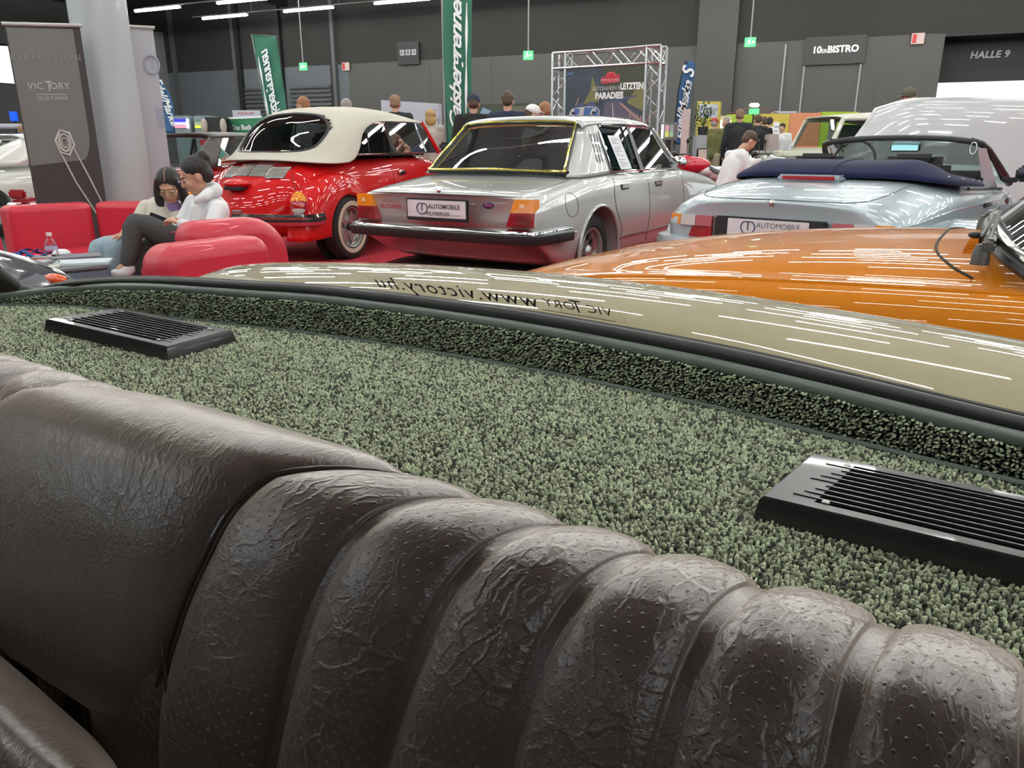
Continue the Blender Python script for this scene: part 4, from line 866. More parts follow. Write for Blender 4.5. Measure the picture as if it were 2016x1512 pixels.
for sg in (-1, 1):
    patch('rear_fender', fender(-1.27, .30, sg, .355, .555), redp, B1, 4, 4, t=.01); patch('front_fender', fender(1.18, .30, sg, .355, .50, rear=False), redp, B1, 4, 4, t=.01)
    for x in (-1.22, 1.18):
        wheel(B1, x, sg*.70, .325, .16, sg, 'star', True); MB().lathe([(0, 0), (.36, 0)], 30, Matrix.Translation((x, sg*.56, .32)) @ Matrix.Rotation(R(90), 4, 'X')).obj('wheel_well', cabin_dk, B1)
    MB().tube([(-.88, sg*.74, .26), (0, sg*.76, .25), (.8, sg*.74, .26)], .05, 8, sy=.4).obj('running_board', trim_blk, B1)
    # lamps: amber over red over clear, in one tall oval
    c = Vector((-1.915, sg*.655, .60)); n_ = Vector((-.86, sg*.42, .28)).normalized(); M = frame_mat(c, n_.cross(Vector((0, 0, 1))).normalized()*(-1), (0, 0, 1)); 
    xx = Vector((0, 0, 1)).cross(n_).normalized(); yy = n_.cross(xx); Mx_ = Matrix(((xx.x, yy.x, n_.x, c.x), (xx.y, yy.y, n_.y, c.y), (xx.z, yy.z, n_.z, c.z), (0, 0, 0, 1)))
    base = MB().lathe([(0, -.03), (.088, -.03), (.088, .0), (.080, .012), (.072, .008)], 36, Mx_ @ Matrix.Diagonal((1, 1.45, 1, 1))).obj('tail_lamp', redp, B1)
    def lens(z0, z1, m, nm):
        G = [];
        for v in np.linspace(z0, z1, 9):
            w = math.sqrt(max(0, 1-(v/1.0)**2)); G.append([tuple(Mx_ @ Vector((.076*u*w, .112*v, .008+.034*math.sqrt(max(0, 1-(u*w)**2-v*v*.98))))) for u in np.linspace(-1, 1, 13)])
        return grid_mesh(np.array(G)).obj(nm, m, base, smooth=True)
    lens(.18, .99, amber, 'amber_lens'); lens(-.48, .17, red_l, 'red_lens'); lens(-.99, -.49, clear_l, 'clear_lens')
    # side windows: quarter and door
    f = lambda x, y, z: (x, sg*y, z)
    q_ = [f(-.98, .695, 1.04), f(-.60, .70, 1.045), f(-.20, .70, 1.05), f(-.20, .60, 1.37), f(-.45, .61, 1.355), f(-.68, .625, 1.29), f(-.86, .66, 1.17)]
    MB().add(q_, [tuple(range(7))]).obj('quarter_window', cglass, B1, smooth=False); MB().tube(cr([q_[0], q_[6], q_[5], q_[4], q_[3]], 4), .012, 6).obj('window_trim', chrome, B1); MB().tube([q_[2], q_[3]], .02, 6).obj('window_post', chrome, B1)
    MB().tube([f(-.70, .695, 1.05), f(-.62, .625, 1.30)], .008, 6).obj('window_divider', trim_blk, B1)
    MB().quad(f(-.18, .70, 1.05), f(.86, .68, 1.06), f(.74, .56, 1.385), f(-.18, .60, 1.37)).obj('side_window', cglass, B1, smooth=False); MB().tube([f(.60, .69, 1.055), f(.56, .57, 1.38)], .01, 6).obj('window_divider', chrome, B1)
    MB().tube([f(-1.0, .70, 1.035), f(-.2, .712, 1.045), f(.9, .69, 1.055)], .008, 6).obj('belt_trim', chrome, B1)
    MB().tube([f(.98, .655, 1.05), f(.86, .60, 1.23), f(.76, .54, 1.40)], .028, 8).obj('windscreen_pillar', redp, B1)
    s_ = MB(); s_.tube(side(sk, [(-.20, 1.0), (-.205, .8), (-.20, .5), (-.2, .34)], sgn=sg), .0035, 5); s_.obj('door_seam', trim_blk, B1)
    p = sk.hit((-.02, sg*2, .83), (0, -sg, 0))[0]; MB().box(p+Vector((0, sg*.02, 0)), (.15, .02, .03), bev=.008).obj('door_handle', chrome, B1); MB().ell(p+Vector((-.0, sg*.008, 0)), (.07, .008, .035)).obj('handle_plate', chrome, B1)
    mm = MB().box((.80, sg*.84, 1.12), (.05, .16, .10), bev=.03).obj('door_mirror', trim_blk, B1); MB().tube([(.82, sg*.70, 1.05), (.81, sg*.80, 1.08)], .01, 6).obj('mirror_arm', chrome, mm)
bmp = [(-1.78, -.83, .46), (-1.90, -.80, .45), (-2.0, -.70, .45), (-2.07, -.45, .45), (-2.10, 0, .45), (-2.07, .45, .45), (-2.0, .70, .45), (-1.90, .80, .45), (-1.78, .83, .46)]
b_ = strip(bmp[::-1], [(-.02, -.05), (.012, -.045), (.03, -.015), (.03, .03), (.012, .055), (-.02, .06)], 'rear_bumper', chrome, B1); strip(bmp[::-1], [(.02, -.012), (.035, -.012), (.035, .012), (.02, .012)], 'bumper_rubber', trim_blk, b_)
# engine lid details
def lidpt(x_, y_, lift=0): return sk.hit((-3, y_, x_), (1, 0, 0), lift)[0]
s_ = MB(); s_.tube([lidpt(z, y) for z, y in zip(np.linspace(.99, .36, 20), .20+.30*np.sin(np.linspace(.5, 2.4, 20)))], .0035, 5); s_.tube([lidpt(z, -y) for z, y in zip(np.linspace(.99, .36, 20), .20+.30*np.sin(np.linspace(.5, 2.4, 20)))], .0035, 5); s_.obj('engine_lid_seam', trim_blk, B1)
gr_m = mat('chrome_louvre', (.62, .61, .57), .3, .6)
for (ya, yb) in ((-.385, -.205), (-.195, -.015), (.0, .17), (.185, .33)):
    V = []
    def gp(y, z): return sk.hit((-3, y, z), (1, 0, 0), .004)
    z0, z1 = .855-.10*abs((ya+yb)/2), .945-.10*abs((ya+yb)/2)
    mb = MB()
    for k in range(9):
        z = z0+(z1-z0)*k/8; mb.tube([gp(ya+(yb-ya)*j/6, z)[0] for j in range(7)], .0060, 6, sy=.8)
    g = mb.obj('engine_louvre', gr_m, B1)
    fr = MB(); fr.tube([gp(y, z)[0] for y, z in ((ya, z0-.008), ((ya+yb)/2, z0-.008), (yb, z0-.008), (yb, z1+.008), ((ya+yb)/2, z1+.008), (ya, z1+.008))], .0055, 6, closed=True); fr.obj('louvre_frame', chrome, g)
    mb = MB(); Gp = np.array([[tuple(sk.hit((-3, y, z), (1, 0, 0), .001)[0]) for y in np.linspace(ya, yb, 6)] for z in np.linspace(z0, z1, 4)]); grid_mesh(Gp).obj('louvre_backing', mat('louvre_grey', (.085, .087, .09)), g, smooth=True)
pc = lidpt(.74, .05, .02); MB().ell(pc+Vector((0, 0, .02)), (.09, .15, .045), 20, 10).obj('plate_lamp_hood', redp, B1); MB().box(pc+Vector((-.03, 0, -.02)), (.10, .22, .035), bev=.01).obj('plate_lamp', trim_blk, B1)
pc = lidpt(.52, .0, .01); MB().box(pc, (.03, .12, .018), bev=.006).obj('engine_lid_handle', chrome, B1)
# fabric top
T_ = [[(-1.70, 0, .985), (-1.675, .28, .98), (-1.60, .47, .968), (-1.46, .625, .955), (-1.30, .685, .95)],
      [(-1.60, 0, 1.03), (-1.575, .29, 1.02), (-1.49, .48, .995), (-1.36, .64, .97), (-1.20, .705, .955)],
      [(-1.43, 0, 1.15), (-1.41, .29, 1.13), (-1.33, .50, 1.08), (-1.22, .66, 1.02), (-1.10, .715, .965)],
      [(-1.20, 0, 1.335), (-1.18, .31, 1.315), (-1.12, .53, 1.235), (-1.08, .665, 1.10), (-1.0, .715, 1.01)],
      [(-.95, 0, 1.455), (-.93, .33, 1.435), (-.90, .545, 1.36), (-.90, .655, 1.235), (-.90, .70, 1.10)],
      [(-.68, 0, 1.508), (-.66, .34, 1.492), (-.66, .54, 1.435), (-.69, .625, 1.345), (-.73, .655, 1.27)],
      [(-.35, 0, 1.528), (-.35, .34, 1.515), (-.35, .53, 1.465), (-.38, .60, 1.40), (-.42, .625, 1.365)],
      [(.15, 0, 1.515), (.15, .33, 1.502), (.15, .51, 1.46), (.15, .575, 1.41), (.15, .605, 1.385)],
      [(.58, 0, 1.465), (.58, .32, 1.455), (.58, .48, 1.43), (.58, .545, 1.405), (.58, .575, 1.39)],
      [(.78, 0, 1.415), (.78, .31, 1.412), (.78, .45, 1.405), (.77, .52, 1.398), (.76, .55, 1.388)]]
def in_win(i, j):     # opening of the rear window
    u, v = (i-15.4)/7.6, j/11.0
    return abs(u)**2.4+abs(v)**2.6 < 1
top = patch('fabric_top', T_, cream, B1, 6, 6, mirror=True, skip=in_win, t=.012)
G = grid_pts(T_, 6, 6)
def tp(i, j, lift=0):
    i0, j0 = min(int(i), G.shape[0]-2), min(int(abs(j)), G.shape[1]-2); fi, fj = i-i0, abs(j)-j0
    p = (G[i0, j0]*(1-fi)+G[i0+1, j0]*fi)*(1-fj)+(G[i0, j0+1]*(1-fi)+G[i0+1, j0+1]*fi)*fj; p = p.copy(); p[1] *= (1 if j >= 0 else -1)
    return Vector(p)+Vector((-.5, 0, .6)).normalized()*lift
rim_ = []
for a in np.linspace(0, 2*math.pi, 48, endpoint=False):
    c_, s_ = math.cos(a), math.sin(a); rr = 1/((abs(s_)**2.4+abs(c_)**2.6)**(1/2.5)); rim_.append(tp(15.4+7.6*s_*min(rr, 1.35), 11.0*c_*min(rr, 1.35), .004))
MB().tube(rim_, .017, 8, closed=True, sy=.8).obj('rear_window_seal', trim_blk, B1)
Gw = np.array([[tuple(tp(i, j, -.006)) for j in np.linspace(-11, 11, 21)] for i in np.linspace(7.8, 23, 15)])
grid_mesh(Gw, skip=lambda i, j: abs((i+.5-7)/7.4)**2.4+abs((j+.5-10)/10.3)**2.6 > 1.05).obj('rear_window', dglass, B1, smooth=True)
sm = MB()
for j in (13.5, -13.5): sm.tube([tp(i, j, .003) for i in np.linspace(2, 53, 30)], .0035, 5)
sm.obj('top_seam', mat('cream_seam', (.42, .40, .34), .9), B1)
MB().box((-.1, 0, 1.03), (1.6, 1.2, .02)).obj('cabin_floor', cabin_dk, B1)
for y in (-.32, .32): MB().box((.02, y, 1.10), (.14, .42, .34), bev=.05).obj('front_seat', trim_blk, B1)
MB().quad((.98, -.62, 1.05), (.98, .62, 1.05), (.80, .52, 1.39), (.80, -.52, 1.39)).obj('windscreen', cglass, B1, smooth=False)
# ================================================================ PALE BLUE CABRIOLET (right, roof down)
iceb = mat('ice_blue_metallic_paint', (.42, .50, .54), .33, .35, coat=1.0, coatr=.0)
C1 = thing('cabriolet', 'pale blue open cabriolet with navy folded top cover and black windscreen frame', 'car', (3.07, 6.55, 0), R(48))
def csec(x, zt, ws, zsh, w, zb=.24, zc=.60):
    return [(x, 0, zt), (x, ws*.5, zt-.006), (x, ws*.85, zt-.02), (x, ws, zsh), (x, w-.06, zsh-.06), (x, w-.01, zsh-.14), (x, w, zc), (x, w-.02, .46), (x, w-.06, .32), (x, w-.12, zb), (x, 0, zb)]
S = [csec(-2.10, .755, .50, .72, .62, .34), csec(-2.12, .775, .56, .74, .70, .30), csec(-2.07, .800, .60, .765, .77, .28), csec(-1.95, .828, .63, .79, .81, .25), csec(-1.7, .872, .65, .825, .845), csec(-1.4, .905, .66, .85, .865), csec(-1.1, .915, .67, .86, .87), csec(-.7, .90, .68, .845, .865),
     csec(-.1, .87, .69, .815, .86), csec(.5, .85, .70, .79, .86), csec(1.0, .84, .68, .775, .86), csec(1.4, .80, .64, .73, .85), csec(1.8, .70, .60, .63, .80), csec(2.05, .56, .5, .50, .70)]
cb = body_loft('body', S, iceb, C1, 2, cuts=[(-1.2, -.86, .31, .35, .5), (-1.2, .86, .31, .35, .5)]); sk = Skin(cb)
for sg in (-1, 1):
    for x in (-1.2, 1.2): wheel(C1, x, sg*.72, .31, .2, sg, 'plain')
    f = lambda x, y, z: (x, sg*y, z)
    # tail lamp: amber, clear and red over a red strip
    def lq(y0, y1, z0, z1, m):
        P = [(-2.135+.06*max(0, (y0-.55)/.2)**2, sg*y0, z0), (-2.135+.06*max(0, (y1-.55)/.2)**2, sg*y1, z0), (-2.130+.06*max(0, (y1-.55)/.2)**2, sg*y1, z1), (-2.130+.06*max(0, (y0-.55)/.2)**2, sg*y0, z1)]
        return MB().prism(P if sg > 0 else P[::-1], (1, 0, 0), .05).obj('tail_lamp', m, C1)
    lq(.645, .735, .595, .665, amber); lq(.525, .642, .595, .665, clear_l); lq(.40, .522, .595, .665, red_l); lq(.40, .735, .52, .592, red_l)
    MB().tube(sk.line([(-2.0, sg*2, .655), (-1.5, sg*2, .70), (-.9, sg*2, .715), (.9, sg*2, .70)], (0, -sg, 0), .002), .006, 6).obj('flank_crease', iceb, C1)
    s_ = MB(); s_.tube(side(sk, [(-.42, .86), (-.45, .6), (-.40, .34)], sgn=sg), .0035, 5); s_.tube(side(sk, [(.72, .80), (.74, .6), (.74, .34)], sgn=sg), .0035, 5); s_.obj('door_seams', trim_blk, C1)
    p = sk.hit((-.28, sg*2, .70), (0, -sg, 0))[0]; MB().box(p+Vector((0, sg*.012, 0)), (.20, .03, .03), bev=.01).obj('door_handle', trim_blk, C1)
    m_ = MB().box((.70, sg*.93, .90), (.09, .20, .13), bev=.035).obj('door_mirror', trim_blk, C1); MB().box((.68, sg*.80, .85), (.07, .12, .04), bev=.01).obj('mirror_foot', trim_blk, m_)
    MB().box((.655, sg*.93, .90), (.004, .16, .10), bev=.001).obj('mirror_glass', chrome, m_)
    # windscreen pillar and quarter light
    MB().tube([f(1.02, .74, .81), f(.72, .70, .95), f(.42, .655, 1.09), f(.32, .62, 1.135), f(.28, .55, 1.155)], [.030, .027, .025, .026, .03], 10).obj('windscreen_pillar', trim_blk, C1)
    MB().tube([f(.72, .735, .845), f(.40, .66, 1.08)], .010, 6).obj('quarter_light_frame', trim_blk, C1)
    MB().add([f(.98, .745, .82), f(.70, .735, .85), f(.40, .665, 1.08)], [(0, 1, 2)]).obj('quarter_light', cglass, C1, smooth=False)
    MB().tube(sk.line([(.95, sg*.70, 3), (.3, sg*.715, 3), (-.35, sg*.72, 3)], (0, 0, -1), .004), .012, 6).obj('belt_rubber', trim_blk, C1)
MB().tube([(.28, y, z) if abs(y) > .5 else (.34-.3*y*y, y, z) for y, z in ((-.57, 1.15), (-.40, 1.172), (-.2, 1.182), (0, 1.185), (.2, 1.182), (.40, 1.172), (.57, 1.15))], .028, 10, sy=.9).obj('windscreen_header', trim_blk, C1)
G = [[(1.0, y, .80+.03*(1-abs(y)/.7)) for y in (-.72, -.4, 0, .4, .72)], [(.66, y*.95, 1.0) for y in (-.70, -.4, 0, .4, .70)], [(.32, y*.93, 1.165-.03*abs(y)/.6) for y in (-.64, -.35, 0, .35, .64)]]
patch('windscreen', G, glass('green_tint_glass', (.74, .86, .82), .8, 1.5), C1, 5, 5)
rm_ = MB().box((.42, -.03, 1.105), (.03, .24, .07), bev=.012).obj('rear_view_mirror', trim_blk, C1); MB().box((.402, -.03, 1.105), (.004, .215, .05), bev=.002).obj('mirror_glass', mat('teal_mirror', (.35, .62, .62), .05, .9), rm_)
# folded top cover
nav = mat('navy_canvas', (.012, .016, .052), .9, spec=.08, bump=(300, .2, .003), sheen=.1)
N_ = [[(-1.42, 0, .905), (-1.40, .3, .905), (-1.34, .52, .900), (-1.22, .68, .882), (-.95, .76, .862), (-.60, .80, .845), (-.30, .80, .832)],
      [(-1.40, 0, .935), (-1.38, .3, .935), (-1.31, .53, .93), (-1.18, .69, .905), (-.93, .77, .88), (-.60, .80, .858), (-.30, .80, .84)],
      [(-1.26, 0, .985), (-1.24, .3, .985), (-1.18, .50, .985), (-1.06, .64, .955), (-.88, .72, .91), (-.58, .755, .885), (-.30, .765, .862)],
      [(-1.02, 0, 1.005), (-1.01, .3, 1.008), (-.98, .50, 1.01), (-.92, .61, .975), (-.80, .68, .92), (-.56, .705, .895), (-.30, .72, .872)],
      [(-.72, 0, .995), (-.72, .3, .995), (-.74, .47, .985), (-.76, .56, .945), (-.72, .61, .90), (-.52, .65, .88), (-.28, .68, .86)],
      [(-.62, 0, .88), (-.62, .3, .88), (-.66, .45, .87), (-.68, .53, .86), (-.66, .58, .85), (-.5, .62, .85), (-.26, .65, .84)]]
nv_ = patch('top_cover', N_, nav, C1, 6, 6, mirror=True, t=.012); sk2 = Skin(nv_)
for sg in (-1, 1):
    for (x, y) in ((-1.02, .735), (-.80, .775), (-.55, .785), (-.36, .785)): MB().ell(sk2.hit((x, sg*y, 3), (0, 0, -1))[0], (.012, .012, .008), 10, 6).obj('press_stud', mat('screw_metal'), nv_)
MB().tube([(p.x, p.y, p.z+.003) for p in sk2.line([(-1.42, -.1, 3), (-1.2, -.1, 3), (-.8, -.1, 3)], (0, 0, -1))], .003, 5).obj('cover_seam', nav, nv_)
# cabin
MB().box((-.15, 0, .82), (1.4, 1.22, .04)).obj('cabin_floor', cabin_dk, C1); dsh = MB().box((.62, 0, .86), (.34, 1.28, .12), bev=.04).obj('dashboard', trim_blk, C1)
leath = mat('black_seat_leather', (.03, .028, .03), .45)
for y in (-.36, .36):
    MB().box((-.46, y, .86), (.14, .50, .36), bev=.06).obj('front_seat', leath, C1); MB().box((-.50, y, 1.035), (.09, .27, .05), bev=.02).obj('headrest', leath, C1)
MB().tube([(.34+.05*math.sin(a), .36+.18*math.cos(a), .99+.17*math.sin(a)) for a in np.linspace(0, 6.283, 24, endpoint=False)], .012, 6, closed=True).obj('steering_wheel', trim_blk, C1)
# boot lid seam, third brake light, lock, plate, dark band
s_ = MB(); s_.tube(sk.line([(-1.38, .60, 3), (-1.7, .60, 3), (-1.95, .56, 3), (-2.06, .45, 3), (-2.09, .2, 3), (-2.095, 0, 3), (-2.09, -.2, 3), (-2.06, -.45, 3), (-1.95, -.56, 3), (-1.7, -.60, 3), (-1.38, -.60, 3)], (0, 0, -1), .0), .004, 5); s_.obj('boot_seam', trim_blk, C1)
p = sk.hit((-1.52, 0, 3), (0, 0, -1))[0]; tb = MB().box(p+Vector((0, 0, .016)), (.10, .44, .045), bev=.015).obj('brake_light_housing', iceb, C1); MB().box(p+Vector((-.052, 0, .016)), (.012, .36, .026), bev=.004).obj('brake_light_lens', red_l, tb)
MB().ell(sk.hit((-3, 0, .765), (1, 0, 0))[0], (.015, .022, .022)).obj('boot_lock', chrome, C1)
MB().box((-2.125, 0, .60), (.05, .74, .14), bev=.01).obj('plate_recess', trim_blk, C1); pl = MB().box((-2.155, 0, .60), (.012, .54, .12), bev=.004).obj('number_plate', mat('plate_white'), C1)
PM = lambda y, z: frame_mat((-2.163, y, z), (0, -1, 0), (0, 0, 1)); text('plate_text', 'T', .085, navy, pl, PM(.125, .615)); text('plate_text', 'AUTOMOBILE', .046, dgrey, pl, PM(-.075, .625)); MB().tube([(-2.163, .125+.048*math.cos(a), .61+.042*math.sin(a)) for a in np.linspace(.6*math.pi+.3, 2.4*math.pi-.3, 24)], .004, 5).obj('plate_ring', navy, pl)
strip([(-1.6, .885, .50), (-1.95, .86, .50), (-2.13, .76, .50), (-2.20, .45, .50), (-2.22, 0, .50), (-2.20, -.45, .50), (-2.13, -.76, .50), (-1.95, -.86, .50), (-1.6, -.885, .50)], [(-.06, -.14), (.02, -.13), (.03, -.02), (.02, .015), (-.06, .02)], 'rear_bumper', iceb, C1)
p0, p1 = Vector((.50, -.60, 1.10)), Vector((.93, -.665, .835)); w_ = Vector((-.02, .13, -.0)); w_ = Vector((.05, .10, .0))
paper(C1, (.21, -.625, 1.10), (.20, -.685, 1.098), (.80, -.700, .775), (.62, -.625, .765))
MB().tube([(.17+.03*math.cos(a), -.60+.03*math.cos(a), 1.10+.045*math.sin(a)) for a in np.linspace(0, 6.283, 20, endpoint=False)], .004, 6, closed=True).obj('tag_ring', mat('clear_plastic_tag', (.75, .78, .8), .2), C1)
# ================================================================ ORANGE SPORTS CAR
orange = mat('orange_paint', (.56, .175, .0008), .5, coat=.75, coatr=.0, spec=.15)
O1 = thing('sports_car', 'glossy orange sports car with long bonnet and black wipers at the right edge', 'car', (1.165, 2.6, 0), R(147))
def osec(x, zt, cr_, w, zs, zb=.24):
    return [(x, 0, zt), (x, .26, zt-.002), (x, .44, zt-.012), (x, .54, zt-.026), (x, .60, zs), (x, w-.055, zs-.008), (x, w-.01, zs-.075), (x, w, zs-.20), (x, w-.01, .40), (x, w-.08, zb), (x, 0, zb)]
S = [osec(1.34, .50, 0, .60, .50, .34), osec(1.30, .58, 0, .68, .57, .30), osec(1.18, .635, 0, .73, .63), osec(.95, .695, 0, .755, .685), osec(.65, .757, 0, .77, .725), osec(.3, .803, 0, .775, .752), osec(-.05, .828, 0, .775, .768), osec(-.35, .838, 0, .775, .778), osec(-.7, .84, 0, .775, .785), osec(-1.2, .83, 0, .775, .785), osec(-1.7, .82, 0, .77, .78), osec(-2.2, .78, 0, .72, .74), osec(-2.45, .68, 0, .6, .64)]
ob = body_loft('body', S, orange, O1, 2, cuts=[(.55, -.775, .30, .33, .4), (.55, .775, .30, .33, .4)], sharp={4: .5}); sk = Skin(ob)
for sg in (-1, 1):
    for x in (.55, -1.75): wheel(O1, x, sg*.64, .29, .16, sg, 'holes')
    MB().tube(sk.line([(1.0, sg*.665, 3), (.3, sg*.675, 3), (-.5, sg*.68, 3), (-1.2, sg*.68, 3)], (0, 0, -1), .0), .006, 6).obj('wing_bead', orange, O1)
    s_ = MB(); s_.tube(side(sk, [(-.55, .74), (-.55, .6), (-.56, .35)], sgn=sg), .004, 5); s_.obj('door_seam', cabin_dk, O1)
s_ = MB(); s_.tube(sk.line([(-.25, -.2, 3), (-.25, 0, 3), (-.255, .25, 3), (-.275, .42, 3), (-.315, .53, 3), (-.37, .585, 3)], (0, 0, -1), .001), .0038, 6); s_.tube(sk.line([(-.25, -.2, 3), (-.255, -.35, 3), (-.29, -.50, 3), (-.37, -.585, 3)], (0, 0, -1), .001), .0038, 6); s_.obj('bonnet_seam', cabin_dk, O1)
for k in range(9): MB().tube(sk.line([(-.33, .10+.035*k, 3), (-.40-.004*k, .10+.035*k, 3)], (0, 0, -1), .002), .003, 5).obj('scuttle_louvre', orange, O1)
# windscreen with polished frame, wipers
base = [(-.50, .66, .835), (-.44, .56, .865), (-.405, .40, .885), (-.385, .15, .895), (-.38, -.1, .895), (-.39, -.35, .885), (-.43, -.56, .865), (-.50, -.66, .835)]
topc = [(x-.34, y*.90, z+.30) for x, y, z in base]
stl = mat('polished_frame', (.42, .41, .38), .18, 1.0)
MB().tube(cr(base, 5), .016, 10, sy=.8).obj('windscreen_frame', stl, O1); MB().tube(cr(topc, 5), .014, 8).obj('windscreen_frame', stl, O1)
MB().tube([base[0], topc[0]], .02, 8).obj('windscreen_pillar', stl, O1); MB().tube([base[-1], topc[-1]], .02, 8).obj('windscreen_pillar', stl, O1)
MB().tube([(x+.012, y*1.0, z-.02) for x, y, z in cr(base, 5)], .017, 8).obj('windscreen_rubber', mat('black_rubber'), O1)
patch('windscreen', [base, [tuple((np.array(a)+np.array(b))/2) for a, b in zip(base, topc)], topc], glass('smoked_screen', (.42, .44, .43), 1.0, 1.6), O1, 4, 5)
MB().box((-.72, 0, .90), (.22, 1.15, .10), bev=.04).obj('dashboard', trim_blk, O1); MB().box((-1.3, 0, .845), (1.0, 1.2, .02)).obj('cabin_floor', cabin_dk, O1)
MB().tube([(-.80+.04*math.sin(a), .30+.17*math.cos(a), .98+.15*math.sin(a)) for a in np.linspace(0, 6.283, 24, endpoint=False)], .011, 6, closed=True).obj('steering_wheel', trim_blk, O1)
wp = mat('wiper_grey', (.09, .088, .085), .35, .3)
for (y0, dy, dx) in ((.60, -.40, -.045), (-.40, -.42, -.01)):
    w_ = MB(); zb_ = .845; w_.lathe([(0, .030), (.014, .028), (.019, .010), (.022, -.02)], 16, Matrix.Translation((-.335+dx, y0, zb_))); w_.box((-.345+dx, y0-.005, zb_+.022), (.034, .050, .026), bev=.006)
    w_.box((-.35+dx, y0-.07, zb_+.036), (.022, .12, .012), Matrix.Identity(4), bev=.004)
    w_.tube([(-.345+dx, y0, zb_+.03), (-.37+dx*.5, y0-.10, zb_+.045), (-.40, y0+dy*.55, zb_+.095)], [.008, .006, .004], 6); wo = w_.obj('wiper_arm', wp, O1)
    MB().tube([(-.372, y0+dy*.55+.17, zb_+.035), (-.388, y0+dy*.55, zb_+.08), (-.40, y0+dy*.55-.17, zb_+.055)], .005, 6, sy=2.2).obj('wiper_blade', trim_blk, wo)
MB().ell((-.35, .30, .868), (.018, .012, .010)).obj('washer_jet', trim_blk, O1)
# ================================================================ CAR WITH RAISED BONNET (right), and small background cars
lightg = mat('silver_white_paint', (.50, .51, .52), .35, .25, coat=.8)
def simple_car(name, label, pose, m, zr, roofm=None, L=(-1.9, 1.9), w=.82, roof=(-.9, .5), convertible=False, belt=.85, rake=(.5, .45), tail=None):
    T = thing(name, label, 'car', (pose[0], pose[1], 0), R(pose[2])); x0, x1 = L
    def s(x, zt, ww, zb=.24): return [(x, 0, zt), (x, ww*.5, zt-.006), (x, ww*.85, zt-.03), (x, ww*.97, zt-.09), (x, ww, .62), (x, ww, .45), (x, ww*.95, .32), (x, ww*.85, zb), (x, 0, zb)]
    S_ = [s(x0, belt-.22, w*.75, .34), s(x0+.06, belt-.12, w*.9, .28), s(x0+.3, belt-.04, w*.97), s(roof[0]-.2, belt, w), s(0, belt+.03, w), s(roof[1]+.2, belt+.01, w), s(x1-.5, belt-.08, w*.97), s(x1-.1, belt-.18, w*.9, .28), s(x1, belt-.28, w*.75, .34)]
    b = body_loft('body', S_, m, T, 2, cuts=[(x0+.75, -w, .31, .34, .4), (x0+.75, w, .31, .34, .4), (x1-.75, -w, .31, .34, .4), (x1-.75, w, .31, .34, .4)])
    for sg in (-1, 1):
        for x in (x0+.75, x1-.75): wheel(T, x, sg*(w-.12), .31, .18, sg)
    r0, r1 = roof; e = belt+.01
    G = [[(r0-rake[0], 0, e), (r0-rake[0]+.02, w*.5, e), (r0-rake[0]+.1, w*.82, e-.02)], [(r0, 0, zr-.02), (r0, w*.45, zr-.03), (r0+.02, w*.68, zr-.07)], [((r0+r1)/2, 0, zr), ((r0+r1)/2, w*.45, zr-.01), ((r0+r1)/2, w*.70, zr-.06)], [(r1, 0, zr-.03), (r1, w*.45, zr-.04), (r1-.02, w*.68, zr-.08)]]
    patch('roof', G[1:], roofm or m, T, 4, 4, mirror=True, t=.02)
    for sg in (-1, 1):
        f = lambda x, y, z: (x, sg*y, z)
        patch('rear_pillar', [[f(r0-rake[0], w*.72, e), f(r0-rake[0]+.22, w*.90, e), f(r0-.12, w*.93, e)], [f(r0, w*.62, zr-.05), f(r0+.08, w*.70, zr-.07), f(r0+.16, w*.71, zr-.07)]], roofm or m, T, 4, 4, t=.02)
        MB().quad(f(r0-.1, w*.92, e), f(r1+rake[1]-.1, w*.90, e), f(r1, w*.69, zr-.08), f(r0+.16, w*.70, zr-.075)).obj('side_window', cglass, T, smooth=False)
        MB().tube([f(r1+rake[1], w*.86, e), f(r1-.02, w*.67, zr-.06)], .025, 6).obj('windscreen_pillar', roofm or m, T)
        MB().tube([f((r0+r1)/2, w*.92, e), f((r0+r1)/2, w*.70, zr-.07)], .02, 6).obj('door_pillar', trim_blk, T)
    MB().quad((r0-rake[0]+.02, -w*.70, e), (r0-rake[0]+.02, w*.70, e), (r0-.01, w*.58, zr-.05), (r0-.01, -w*.58, zr-.05)).obj('rear_window', cglass, T, smooth=False)
    MB().quad((r1+rake[1], -w*.84, e), (r1+rake[1], w*.84, e), (r1, w*.62, zr-.05), (r1, -w*.62, zr-.05)).obj('windscreen', cglass, T, smooth=False)
    for y in (-.35, .35): MB().box(((r0+r1)/2+.1, y, belt+.08), (.15, .42, .35), bev=.05).obj('front_seat', tail or trim_blk, T)
    MB().tube([(x0+.02, -w*.85, .48), (x0-.04, 0, .48), (x0+.02, w*.85, .48)], .05, 8).obj('rear_bumper', chrome, T)
    for sg in (-1, 1): MB().box((x0+.03, sg*w*.68, .62), (.06, .2, .10), bev=.02).obj('tail_lamp', red_l, T)
    return T
H1 = simple_car('sedan', 'pale silver car standing with its bonnet raised behind the blue cabriolet', (7.4, 10.9, 52), lightg, 1.25, L=(-1.7, 2.2), belt=.80)
